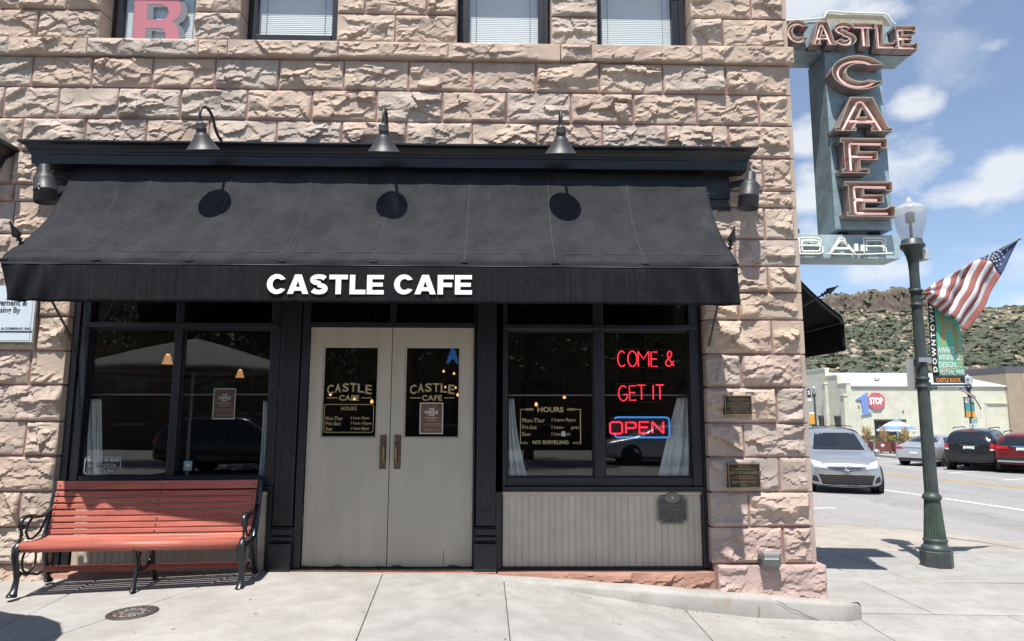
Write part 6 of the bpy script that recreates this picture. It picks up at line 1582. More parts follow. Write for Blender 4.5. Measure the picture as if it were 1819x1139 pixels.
# flag on its slanting staff
YF = PYY - .16
fg = thing('flag', 'faded stars and stripes drooping from a slanted staff on the corner lamp post', 'flag', at(1640, 530, Y=YF))
m = MB(); p0, p1 = at(1638, 531, Y=YF + .1), at(1811.5, 424.5, Y=YF); m.tube([p0, p1], .012, n=8); obj('staff', m, M_POST, fg)
m = MB(); m.lathe([(.0001, -.022), (.02, 0), (.0001, .022)], c=p1, n=10); obj('finial', m, M_BRASS, fg)
m = MB(); m.tube([at(1630, 535, Y=YF + .14), p0 + (p1 - p0) * .04], .03, n=8); obj('staff_socket', m, M_POST, fg)
M_FR = mat('faded_red_cloth', (.25, .085, .075), .85, var=.12, vscale=8, coords='World'); M_FW = mat('off_white_cloth', (.52, .52, .54), .85, var=.08, vscale=8, coords='World'); M_FB = mat('navy_cloth', (.04, .06, .145), .85, var=.15, vscale=10, coords='World')
# hoist runs down the staff; the cloth hangs from it and is folded over along the diagonal
H0, H1 = (1810, 425.5), (1640.5, 515.5); LOW = (1716, 589)
def fpt(u, v):
    """u along the hoist from the tip, v along a stripe (0 hoist, 1 where the cloth folds under)"""
    hx, hy = H0[0] + (H1[0] - H0[0]) * u, H0[1] + (H1[1] - H0[1]) * u
    hy += 3 * math.sin(u * 3.1) * -1
    fx, fy = LOW[0] + (H1[0] - LOW[0]) * u ** .93, LOW[1] + (H1[1] + 10 - LOW[1]) * u ** .93
    x = hx + (fx - hx) * v; y = hy + (fy - hy) * v + 4 * math.sin(v * 3.1) * (1 - u)
    if v > .0: x += 3.5 * math.sin(math.pi * v) * (1 - u * .6)
    rip = .05 * math.sin(v * 5.5 + u * 2) * v + .022 * math.sin(v * 15 + u * 9) * (.3 + v) + .03 * math.sin(u * 17)
    p = at(x, y, Y=YF); return (p.x, YF + rip, p.z)
vcan = lambda u: .37 * max(0, 1 - u / .42)
def fpatch(u0, u1, v0, v1, m, nm, nu=4, nv=18, parent=None, dy=0):
    rows = []
    for i in range(nu + 1):
        u = u0 + (u1 - u0) * i / nu; a = v0(u) if callable(v0) else v0; b = v1(u) if callable(v1) else v1
        rows.append([fpt(u, a + (b - a) * j / nv) for j in range(nv + 1)])
    mb = MB(); mb.grid(rows); return obj(nm, mb, m, parent or fg, solid=.003)
# canton covers the first seven stripes near the hoist
for k in range(13):
    u0, u1 = k / 13, (k + 1) / 13
    fpatch(u0, u1, vcan, 1, M_FR if k % 2 == 0 else M_FW, 'stripe')
can = fpatch(0, .42, 0, vcan, M_FB, 'canton', nu=16, nv=10)
def star(u, v, s, dy):
    q = Vector(fpt(u, v)); pts = []
    for k in range(10):
        r_ = s if k % 2 == 0 else s * .42; w_ = math.pi / 2 + k * math.pi / 5; pts.append((q.x + r_ * math.cos(w_), q.y + dy, q.z + r_ * math.sin(w_)))
    mb = MB(); mb.add(pts + [(q.x, q.y + dy - .002, q.z)], [(k, (k + 1) % 10, 10) for k in range(10)]); obj('star', mb, M_FW, can)
for i in range(7):
    for j in range(4 if i % 2 else 3):
        u_ = .05 + .34 * (i + .4) / 7; v_ = vcan(u_) * ((j + (.5 if i % 2 else 1)) / 4)
        if vcan(u_) * .25 > .02 or j == 1: star(u_, v_, .021, -.008)

# ------------------------------------------------------------------ bench
b0_, b1_ = at(20, 1061, Z=-.022), at(432, 1050, Z=-.02)
be = thing('park_bench', 'red slatted park bench with black cast iron ends under the left shop window', 'bench', (b0_.x, b0_.y - .02, b0_.z + .004), local=True)
BL = (b1_ - b0_).length - .035
be.rotation_euler = (0, 0, math.atan2(b1_.y - b0_.y, b1_.x - b0_.x))
BP = [(.60, .885), (.585, .86), (.567, .80), (.553, .74), (.540, .68), (.527, .62), (.513, .56), (.497, .505), (.475, .452)]
def iron(x, arm=True):
    e = MB(); w = .012
    fl_ = dict(n=8, flat=1.7, up=(0, .7, .7))
    e.tube([(x, y, z) for y, z in BP[:1] + BP] [1:] + [(x, .455, .415), (x, .43, .385)], .017, **{**fl_})
    e.tube([(x, .45, .40), (x, .475, .30), (x, .50, .20), (x, .525, .11), (x, .565, .03), (x, .585, .0)], [.017, .016, .016, .015, .018, .026], **fl_)
    e.tube([(x, .06, .425), (x, .02, .395), (x, .015, .34), (x, .03, .27), (x, .06, .19), (x, .075, .12), (x, .05, .04), (x, .02, 0)], [.014, .019, .019, .017, .016, .015, .018, .028], **fl_)
    e.tube([(x, .05, .395), (x, .2, .375), (x, .35, .37), (x, .45, .385)], .013, **fl_)
    m_ = obj('end_frame', e, M_IRON, be)
    e = MB()
    e.tube([(x, q[0], q[1]) for q in arc(.235, .255, .105, .105, 0, 360, 20)], .010, n=7, cap=False)
    e.tube([(x, .06, .20), (x, .12, .17), (x, .20, .135), (x, .28, .13), (x, .38, .10), (x, .52, .11)], .012, n=7); e.tube([(x, .08, .12), (x, .14, .16), (x, .20, .15)], .010, n=7)
    e.tube([(x, .35, .365), (x, .345, .31), (x, .375, .29), (x, .39, .31)], .009, n=6); e.tube([(x, .12, .38), (x, .13, .34), (x, .17, .34)], .009, n=6)
    obj('scrollwork', e, M_IRON, m_)
    for y in (.02, .585):
        e = MB(); e.lathe([(.04, 0), (.038, .012), (.018, .022)], n=12, M=Matrix.Translation((x, y, 0)) @ Matrix.Diagonal((.8, 1.3, 1, 1))); obj('foot', e, M_IRON, m_)
    if arm:
        e = MB()
        e.tube([(x, .535, .665), (x, .47, .625), (x, .38, .605), (x, .28, .612), (x, .18, .635), (x, .10, .635), (x, .055, .61), (x, .045, .565), (x, .07, .535), (x, .10, .55), (x, .10, .575)], [.014, .015, .015, .016, .017, .017, .016, .014, .012, .012, .016], n=8, flat=1.6, up=(0, .3, 1))
        e.tube([(x, .06, .55), (x, .085, .50), (x, .075, .455), (x, .055, .425)], .012, n=8); e.tube([(x, .235, .615), (x, .17, .57), (x, .15, .50), (x, .19, .44), (x, .26, .43), (x, .36, .47), (x, .44, .56), (x, .48, .63)], .011, n=7)
        e.lathe([(.0001, -.02), (.02, 0), (.0001, .02)], c=(x, .085, .487), n=8); e.lathe([(.0001, -.02), (.02, 0), (.0001, .02)], c=(x, .06, .44), n=8)
        obj('armrest', e, M_IRON, m_)
iron(.0); iron(BL); 
e = MB(); x = BL * .515
e.tube([(x, .04, .385), (x, .06, .33), (x, .10, .24), (x, .11, .15), (x, .08, .05), (x, .06, 0)], [.018, .017, .015, .015, .017, .026], n=8, flat=1.6); e.tube([(x, .44, .375), (x, .455, .25), (x, .49, .12), (x, .53, .03), (x, .55, 0)], [.017, .015, .015, .017, .024], n=8, flat=1.6)
e.tube([(x, q[0], q[1]) for q in arc(.28, .26, .13, .105, 150, 400, 18)], .013, n=7); e.tube([(x, .11, .17), (x, .18, .155), (x, .28, .15), (x, .46, .18)], .012, n=7); e.tube([(x, .04, .375), (x, .44, .37)], .014, n=7)
obj('middle_leg', e, M_IRON, be)
def slat(y, z, tilt, w, th, r=.006):
    """one board the length of the bench; rounded edges, a slight bow"""
    mb = MB(); c, s = math.cos(tilt), math.sin(tilt)
    prof = [(-w / 2, -th / 2 + r), (-w / 2 + r, -th / 2), (w / 2 - r, -th / 2), (w / 2, -th / 2 + r), (w / 2, th / 2 - r), (w / 2 - r, th / 2), (-w / 2 + r, th / 2), (-w / 2, th / 2 - r)]
    P = []; b1, b2 = rng.uniform(-.002, .002), rng.uniform(-.002, .002)
    for i in range(11):
        t = i / 10; bow = math.sin(math.pi * t) * b1
        P.append([(.02 + (BL - .04) * t, y + u * c - v * s, z + u * s + v * c + bow + b2 * t) for u, v in prof])
    n = len(prof); vs = [p for row in P for p in row]
    mb.add(vs, [(i * n + k, i * n + (k + 1) % n, (i + 1) * n + (k + 1) % n, (i + 1) * n + k) for i in range(10) for k in range(n)], 0)
    mb.add(vs[:n], [tuple(reversed(range(n)))]); mb.add(vs[-n:], [tuple(range(n))])
    return obj('slat', mb, M_SLAT, be, normals=True)
bk = [(.578, .855, .080), (.556, .782, .047), (.545, .726, .047), (.533, .668, .047), (.520, .611, .047), (.507, .556, .047), (.492, .502, .047), (.473, .452, .044)]
for y, z, w in bk: slat(y - .018, z, R(75), w, .020)
for y, z in ((.405, .418), (.335, .412), (.265, .410), (.195, .412)): slat(y, z, R(3), .055, .02)
slat(.12, .418, R(0), .060, .022)
# the broad rolled front rail
mb = MB(); prof = [(.080, .432)] + [(.055 + .045 * math.cos(R(a)), .392 + .043 * math.sin(R(a))) for a in range(80, 225, 12)] + [(.03, .352), (.065, .378)]
n = len(prof); P = [[(x, y, z) for y, z in prof] for x in (.02, BL * .5, BL - .02)]; vs = [p for r_ in P for p in r_]
mb.add(vs, [(i * n + k, i * n + (k + 1) % n, (i + 1) * n + (k + 1) % n, (i + 1) * n + k) for i in range(2) for k in range(n)], 0, True); mb.add(vs[:n], [tuple(reversed(range(n)))]); mb.add(vs[-n:], [tuple(range(n))])
obj('front_rail', mb, M_SLAT, be, normals=True)
slat(.46, .13, R(60), .05, .022)
mb = MB()
for xb in (.045, BL * .515, BL - .045):
    for (y, z, w) in bk: mb.lathe([(.0075, 0), (.0065, .004), (.0001, .005)], n=7, M=Matrix.Translation((xb, y - .018 - .011, z)) @ Matrix.Rotation(R(75), 4, 'X'))
obj('bolt_heads', mb, M_IRON, be, kind='stuff')

# ------------------------------------------------------------------ vehicles
def car_mats(name, col, metal=.5, rough=.32):
    return mat(name, col, rough, metal=metal, coat=.6, spec=.5)
M_CGL = mat('dark_car_glass', (.010, .013, .016), .06, spec=.7, coat=.3)
M_TYRE = mat('tyre_rubber', (.018, .018, .018), .85); M_RIM = mat('alloy_rim', (.42, .43, .45), .3, metal=.85); M_BUMP = mat('black_bumper', (.018, .018, .02), .55)
M_CHR = mat('chrome', (.62, .63, .65), .12, metal=1.0); M_TAIL = mat('red_tail_lamp', (.30, .008, .012), .15, spec=.7, coat=.5, emit=(1, .02, .02), estr=.05); M_HEAD = mat('clear_headlamp', (.62, .65, .68), .1, spec=.8, metal=.3); M_AMB = mat('amber_lamp', (.65, .19, .02), .25)
M_BARG = mat('dull_grille_bar', (.09, .095, .10), .35, metal=.5); M_NPL = mat('number_plate', (.62, .68, .70), .5); M_NPG = mat('plate_mountains', (.14, .27, .22), .5); M_SEAMC = mat('panel_gap', (.004, .004, .004), .8)
def car_body(st, lev=2):
    """stations (y, [(x, z)...half section from keel to roof centre]) lofted, mirrored and smoothed"""
    bm_ = bmesh.new(); rows = []
    for y, sec in st:
        half = [bm_.verts.new((x, y, z)) for x, z in sec]
        other = [bm_.verts.new((-x, y, z)) for x, z in sec[1:-1]][::-1]
        rows.append(half + other)
    n = len(rows[0])
    for a, b in zip(rows[:-1], rows[1:]):
        for k in range(n): bm_.faces.new((a[k], a[(k + 1) % n], b[(k + 1) % n], b[k]))
    bm_.faces.new(rows[0]); bm_.faces.new(rows[-1][::-1])
    bmesh.ops.recalc_face_normals(bm_, faces=bm_.faces)
    me = bpy.data.meshes.new('body_tmp'); bm_.to_mesh(me); bm_.free()
    o = bpy.data.objects.new('body_tmp', me); COL.objects.link(o); md = o.modifiers.new('s', 'SUBSURF'); md.levels = md.render_levels = lev
    dg = bpy.context.evaluated_depsgraph_get(); ev = o.evaluated_get(dg); m2 = bpy.data.meshes.new_from_object(ev)
    bpy.data.objects.remove(o); bpy.data.meshes.remove(me)
    mb = MB(); mb.add([v.co[:] for v in m2.vertices], [tuple(p.vertices) for p in m2.polygons], 0, True); bpy.data.meshes.remove(m2)
    return mb, BVHTree.FromPolygons([Vector(v) for v in mb.v], mb.f)
def patch(bvh, corners, ax_, sgn, off=.006, nu=10, nv=6, th=.004):
    """sheet lying on the body: corners (u, v) seen along axis; ax_ 'y' uses (x, z), ax_ 'x' uses (y, z)"""
    mb = MB(); P = []
    (a, b, c, d) = [Vector(q) for q in corners]
    for j in range(nv + 1):
        row = []
        for i in range(nu + 1):
            s, t = i / nu, j / nv; q = (a * (1 - s) + b * s) * (1 - t) + (d * (1 - s) + c * s) * t
            o = Vector((q.x, 6 * sgn, q.y)) if ax_ == 'y' else Vector((6 * sgn, q.x, q.y)); dr_ = Vector((0, -sgn, 0)) if ax_ == 'y' else Vector((-sgn, 0, 0))
            h = bvh.ray_cast(o, dr_)
            p = (h[0] - dr_ * off) if h[0] else None
            row.append(p)
        P.append(row)
    flat_ = [p for r_ in P for p in r_ if p is not None]
    if not flat_: return mb
    k = 1 if ax_ == 'y' else 0
    far = sum((p[k] for p in flat_)) / len(flat_)
    for j, row in enumerate(P):
        for i, p in enumerate(row):
            if p is None:
                s, t = i / nu, j / nv; q = (a * (1 - s) + b * s) * (1 - t) + (d * (1 - s) + c * s) * t
                row[i] = Vector((q.x, far, q.y)) if ax_ == 'y' else Vector((far, q.x, q.y))
    mb.grid(P); return mb
def wheel(t, x, y, r=.34, w=.22, side=1, spokes=5):
    M = Matrix.Translation((x, y, r)) @ Matrix.Rotation(R(90 * side), 4, 'Y')
    m = MB(); m.lathe([(r * .62, -w / 2), (r * .9, -w / 2), (r, -w * .36), (r, w * .36), (r * .9, w / 2), (r * .66, w / 2), (r * .62, w * .40)], n=28, M=M); wh = obj('wheel', m, M_TYRE, t)
    m = MB(); m.lathe([(r * .66, w * .34), (r * .66, w * .46), (r * .60, w * .44), (r * .56, w * .2), (r * .20, w * .2), (r * .2, w * .36), (.0001, w * .38)], n=28, M=M)
    for k in range(spokes): m.obox(M @ Matrix.Rotation(2 * math.pi * k / spokes, 4, 'Z') @ Matrix.Translation((r * .36, 0, w * .33)), r * .56, r * .16, w * .16)
    obj('rim', m, M_RIM, wh)
    return wh
def wheels(t, yf, yr, hw, r, spokes=5):
    for y in (yf, yr):
        for s in (-1, 1):
            wheel(t, s * (hw - .15), y, r, .22, s, spokes)
            m = MB(); m.lathe([(r * 1.16, -.12), (r * 1.16, .02), (r * 1.08, .022), (r * .9, .0)], n=28, M=Matrix.Translation((s * (hw - .015), y, r * 1.02)) @ Matrix.Rotation(R(90 * s), 4, 'Y')); obj('wheel_arch', m, M_BUMP, t)
def P_(t, bvh, c, a, s, m, nm, parent=None, **k):
    return obj(nm, patch(bvh, c, a, s, **k), m, parent or t)
def sec(zl, wl, zm, wm, zb, wb, zg, wg, zr, wr, zc): return [(0, zl), (wl, zl), (wl + (wm - wl) * .75, zl + (zm - zl) * .35), (wm, zm), (wb, zb), (wg, zg), (wr, zr), (0, zc)]
def place(t, px, py, Y, ang):
    p = at(px, py, Y=Y); t.location = (p.x, Y, rz(p.x, Y)); t.rotation_euler = (0, 0, R(ang) - math.pi / 2)

# silver minivan coming towards the corner
M_SIL = car_mats('silver_paint', (.40, .415, .44), .6, .28)
vn = thing('minivan', 'silver minivan driving toward the corner, half hidden by the stone pier', 'minivan', local=True)
st = [(2.50, sec(.26, .50, .42, .62, .66, .62, .72, .58, .76, .40, .78)), (2.40, sec(.22, .74, .46, .86, .74, .80, .82, .70, .86, .50, .88)), (2.15, sec(.20, .84, .52, .95, .84, .90, .93, .80, .98, .58, 1.00)),
      (1.7, sec(.2, .88, .56, .985, .93, .95, 1.01, .87, 1.06, .66, 1.09)), (1.30, sec(.2, .88, .56, .99, .99, .965, 1.06, .90, 1.12, .74, 1.15)), (1.15, sec(.2, .88, .56, .99, 1.0, .965, 1.09, .91, 1.17, .75, 1.21)),
      (.45, sec(.2, .88, .56, .99, 1.03, .97, 1.48, .79, 1.62, .64, 1.67)), (.25, sec(.2, .88, .56, .99, 1.04, .97, 1.56, .78, 1.69, .62, 1.74)), (-.8, sec(.2, .88, .56, .99, 1.06, .97, 1.60, .78, 1.73, .62, 1.78)), (-2.0, sec(.2, .88, .56, .98, 1.06, .96, 1.57, .77, 1.70, .60, 1.75)), (-2.45, sec(.28, .82, .6, .93, 1.06, .90, 1.45, .74, 1.58, .56, 1.62)), (-2.55, sec(.34, .72, .6, .84, 1.0, .82, 1.2, .70, 1.3, .5, 1.34))]
mb, bv = car_body(st); body = obj('body', mb, M_SIL, vn)
P_(vn, bv, [(-.83, 1.165), (.83, 1.165), (.68, 1.635), (-.68, 1.635)], 'y', 1, M_CGL, 'windscreen', nv=10)
for s in (-1, 1):
    P_(vn, bv, [(.42, 1.08), (-.35, 1.10), (-.35, 1.53), (.15, 1.51)], 'x', s, M_CGL, 'side_window'); P_(vn, bv, [(-.42, 1.10), (-2.2, 1.12), (-2.1, 1.5), (-.42, 1.53)], 'x', s, M_CGL, 'side_window')
    h = P_(vn, bv, [(s * .47, .70), (s * .80, .735), (s * .93, .955), (s * .62, .87)], 'y', 1, M_HEAD, 'headlight', off=.012, nu=12)
    P_(vn, bv, [(s * .84, .80), (s * .91, .84), (s * .925, .94), (s * .88, .92)], 'y', 1, M_AMB, 'indicator', parent=h, off=.016, nu=4, nv=3)
    P_(vn, bv, [(s * .64, .66), (s * .84, .72), (s * .84, .76), (s * .66, .70)], 'y', 1, M_SIL, 'bumper_crease', off=.004, nu=6, nv=2)
    P_(vn, bv, [(s * .68, .34), (s * .86, .36), (s * .84, .52), (s * .74, .48)], 'y', 1, M_BUMP, 'fog_lamp_recess', off=.007, nu=6, nv=4)
    m = MB(); m.lathe([(.0001, .03), (.035, .02), (.04, 0)], n=12, M=Matrix.Translation((s * .77, 2.33, .42)) @ Matrix.Rotation(R(-90), 4, 'X')); obj('fog_lamp', m, M_HEAD, vn)
    m = MB(); m.lathe([(.0001, -.10), (.055, -.085), (.085, 0), (.07, .08), (.0001, .10)], n=12, M=Matrix.Translation((s * 1.07, .72, 1.10)) @ Matrix.Rotation(R(90), 4, 'X') @ Matrix.Diagonal((1.35, 1, .8, 1))); m.tube([(s * .94, .72, 1.05), (s * 1.03, .72, 1.07)], .03, n=6); obj('wing_mirror', m, M_SIL, vn)
gr = P_(vn, bv, [(-.60, .24), (.60, .24), (.70, .545), (-.70, .545)], 'y', 1, M_BUMP, 'grille', off=.008, nu=16)
for k in range(5):
    z = .28 + k * .052; P_(vn, bv, [(-.61 - .016 * k, z), (.61 + .016 * k, z), (.61 + .016 * k, z + .010), (-.61 - .016 * k, z + .010)], 'y', 1, M_BARG, 'grille_bar', parent=gr, off=.014, nu=14, nv=1)
P_(vn, bv, [(-.72, .55), (.72, .55), (.70, .575), (-.70, .575)], 'y', 1, M_CHR, 'grille_lip', off=.012, nu=14, nv=1)
for s in (-1, 1):
    P_(vn, bv, [(s * .05, .655), (s * .46, .70), (s * .47, .725), (s * .05, .69)], 'y', 1, M_CHR, 'upper_grille_bar', off=.014, nu=8, nv=1)
    P_(vn, bv, [(s * .05, .695), (s * .46, .73), (s * .47, .745), (s * .05, .735)], 'y', 1, M_BUMP, 'upper_grille', off=.008, nu=8, nv=2)
    P_(vn, bv, [(s * .05, .740), (s * .46, .748), (s * .47, .76), (s * .05, .765)], 'y', 1, M_CHR, 'upper_grille_bar', off=.012, nu=8, nv=1)
m = MB()
h = bv.ray_cast(Vector((0, 6, .70)), Vector((0, -1, 0)))[0]
Mx = Matrix.Translation(h + Vector((0, .02, .01))) @ Matrix.Rotation(R(-80), 4, 'X')
m.tube([Mx @ Vector((q[0], q[1], 0)) for q in arc(0, 0, .085, .06, 0, 360, 20)], .009, n=6, cap=False); m.tube([Mx @ Vector((q[0], q[1], 0)) for q in arc(0, .0, .034, .056, 0, 360, 16)], .007, n=6, cap=False); m.tube([Mx @ Vector((q[0], q[1], 0)) for q in arc(0, .026, .056, .022, 0, 360, 16)], .007, n=6, cap=False)
obj('emblem', m, M_CHR, vn)
P_(vn, bv, [(-.74, .195), (.74, .195), (.74, .232), (-.74, .232)], 'y', 1, M_SIL, 'bumper_lip', off=.02, nu=14, nv=2)
for s in (-.1, .5): P_(vn, bv, [(s - .35, 1.205), (s + .25, 1.225), (s + .25, 1.237), (s - .35, 1.217)], 'y', 1, M_BUMP, 'wiper', off=.016, nu=6, nv=1)
wheels(vn, 1.62, -1.42, .985, .345)
place(vn, 1484, 868, 14.4, -109)
# driver behind the windscreen
dm = mat('skin', (.42, .26, .19), .6); dsh = mat('grey_blue_shirt', (.16, .19, .24), .8); dh = mat('brown_hair', (.05, .03, .02), .8)
def person_bust(label, loc, rot):
    t = thing('person', label, 'person', loc, local=True, rot=rot)
    bm_ = bmesh.new()
    pts = [((0, 0, .0), .15), ((0, 0, .22), .16), ((0, .0, .40), .15), ((0, .01, .49), .065), ((0, .02, .55), .055), ((0, .03, .63), .085), ((0, .03, .71), .08)]
    vs = [bm_.verts.new(p) for p, r_ in pts]
    for a, b in zip(vs[:-1], vs[1:]): bm_.edges.new((a, b))
    rad = [r_ for p, r_ in pts]
    for s in (-1, 1):
        ch = [((s * .19, .0, .41), .07), ((s * .24, .10, .22), .05), ((s * .18, .32, .18), .04), ((s * .16, .42, .24), .04)]
        prev = vs[2]
        for p, r_ in ch: v = bm_.verts.new(p); bm_.edges.new((prev, v)); prev = v; rad.append(r_)
    me = bpy.data.meshes.new('body'); bm_.to_mesh(me); bm_.free(); me.materials.append(dm)
    o = bpy.data.objects.new('body', me); COL.objects.link(o); o.parent = t
    md = o.modifiers.new('skin', 'SKIN'); md.use_smooth_shade = True
    for v, r_ in zip(me.skin_vertices[0].data, rad): v.radius = (r_, r_ * .8)
    me.skin_vertices[0].data[0].use_root = True
    md = o.modifiers.new('s', 'SUBSURF'); md.levels = md.render_levels = 1
    m = MB(); m.lathe([(.15, -.02), (.185, .1), (.20, .3), (.17, .42), (.09, .48), (.07, .50)], n=16, M=Matrix.Diagonal((1.15, .8, 1, 1))); obj('shirt', m, dsh, t)
    m = MB(); m.lathe([(.092, .64), (.098, .69), (.09, .75), (.05, .79), (.0001, .80)], n=14, M=Matrix.Translation((0, .012, 0))); obj('hair', m, dh, t)
    m = MB()
    for s in (-1, 1): m.lathe([(.0001, -.01), (.011, 0), (.0001, .01)], c=(s * .032, .105, .665), n=8)
    obj('eye', m, M_DARK, t); m = MB(); m.tube([(0, .105, .665), (0, .128, .63), (0, .11, .622)], .011, n=6); obj('nose', m, dm, t)
    return t
pv = vn.location
person_bust('driver in a grey-blue shirt behind the windscreen of the silver minivan', (pv.x + .30, pv.y + .45, pv.z + .62), (0, 0, R(160)))

# silver saloon seen from behind
M_SIL2 = car_mats('pale_silver_paint', (.50, .51, .53), .55, .3)
sd = thing('sedan', 'pale silver saloon parked nose-in beyond the lamp post', 'car', local=True)
st = [(-2.45, sec(.34, .60, .50, .74, .80, .72, .86, .66, .90, .50, .92)), (-2.36, sec(.26, .78, .52, .88, .88, .84, .97, .74, 1.01, .55, 1.02)), (-2.1, sec(.22, .84, .52, .93, .92, .89, .99, .78, 1.03, .60, 1.05)), (-1.65, sec(.2, .86, .54, .94, .92, .91, 1.01, .80, 1.06, .64, 1.09)), (-1.45, sec(.2, .86, .54, .94, .93, .91, 1.06, .79, 1.12, .63, 1.16)), (-.75, sec(.2, .86, .54, .94, .94, .92, 1.32, .66, 1.39, .52, 1.43)), (.0, sec(.2, .86, .54, .94, .94, .92, 1.35, .66, 1.43, .52, 1.47)),
      (.35, sec(.2, .86, .54, .94, .93, .92, 1.31, .67, 1.39, .53, 1.43)), (1.15, sec(.2, .86, .54, .94, .90, .91, .99, .80, 1.03, .66, 1.06)), (1.5, sec(.2, .85, .54, .93, .86, .89, .93, .78, .97, .62, 1.0)), (2.15, sec(.22, .80, .5, .90, .76, .84, .82, .72, .86, .55, .88)), (2.42, sec(.28, .6, .46, .72, .66, .68, .7, .58, .73, .4, .75))]
mb, bv = car_body(st); obj('body', mb, M_SIL2, sd)
P_(sd, bv, [(-.64, 1.11), (.64, 1.11), (.50, 1.38), (-.50, 1.38)], 'y', -1, M_CGL, 'rear_window', nv=8)
for s in (-1, 1):
    P_(sd, bv, [(-1.25, 1.0), (-.05, .99), (-.05, 1.33), (-.72, 1.31)], 'x', s, M_CGL, 'side_window'); P_(sd, bv, [(.02, .99), (1.0, .98), (.45, 1.28), (.02, 1.33)], 'x', s, M_CGL, 'side_window')
    P_(sd, bv, [(s * .46, .80), (s * .86, .80), (s * .86, .92), (s * .50, .90)], 'y', -1, M_TAIL, 'tail_light', off=.010)
    m = MB(); m.box(s * .93 - .09, .95, .97, s * .93 + .09, 1.08, 1.08); obj('wing_mirror', m, M_SIL2, sd, bevel=.02)
    for yy in (-.02, -1.0): P_(sd, bv, [(yy, .35), (yy + .012, .35), (yy + .012, .95), (yy, .95)], 'x', s, M_SEAMC, 'door_gap', off=.003, nu=1, nv=8)
P_(sd, bv, [(-.17, .58), (.17, .58), (.17, .70), (-.17, .70)], 'y', -1, M_NPL, 'number_plate', off=.012, nu=2, nv=2)
P_(sd, bv, [(-.46, .86), (.46, .86), (.46, .885), (-.46, .885)], 'y', -1, M_CHR, 'boot_trim', off=.012, nu=8, nv=1)
P_(sd, bv, [(-.72, .30), (.72, .30), (.70, .40), (-.70, .40)], 'y', -1, M_BUMP, 'rear_valance', off=.008)
P_(sd, bv, [(-.60, 1.02), (.60, 1.02), (.60, 1.035), (-.60, 1.035)], 'y', -1, M_SIL2, 'boot_lip', off=.03, nu=8, nv=1)
wheels(sd, 1.42, -1.42, .94, .335, 9)
place(sd, 1664, 826, 26.2, 37)

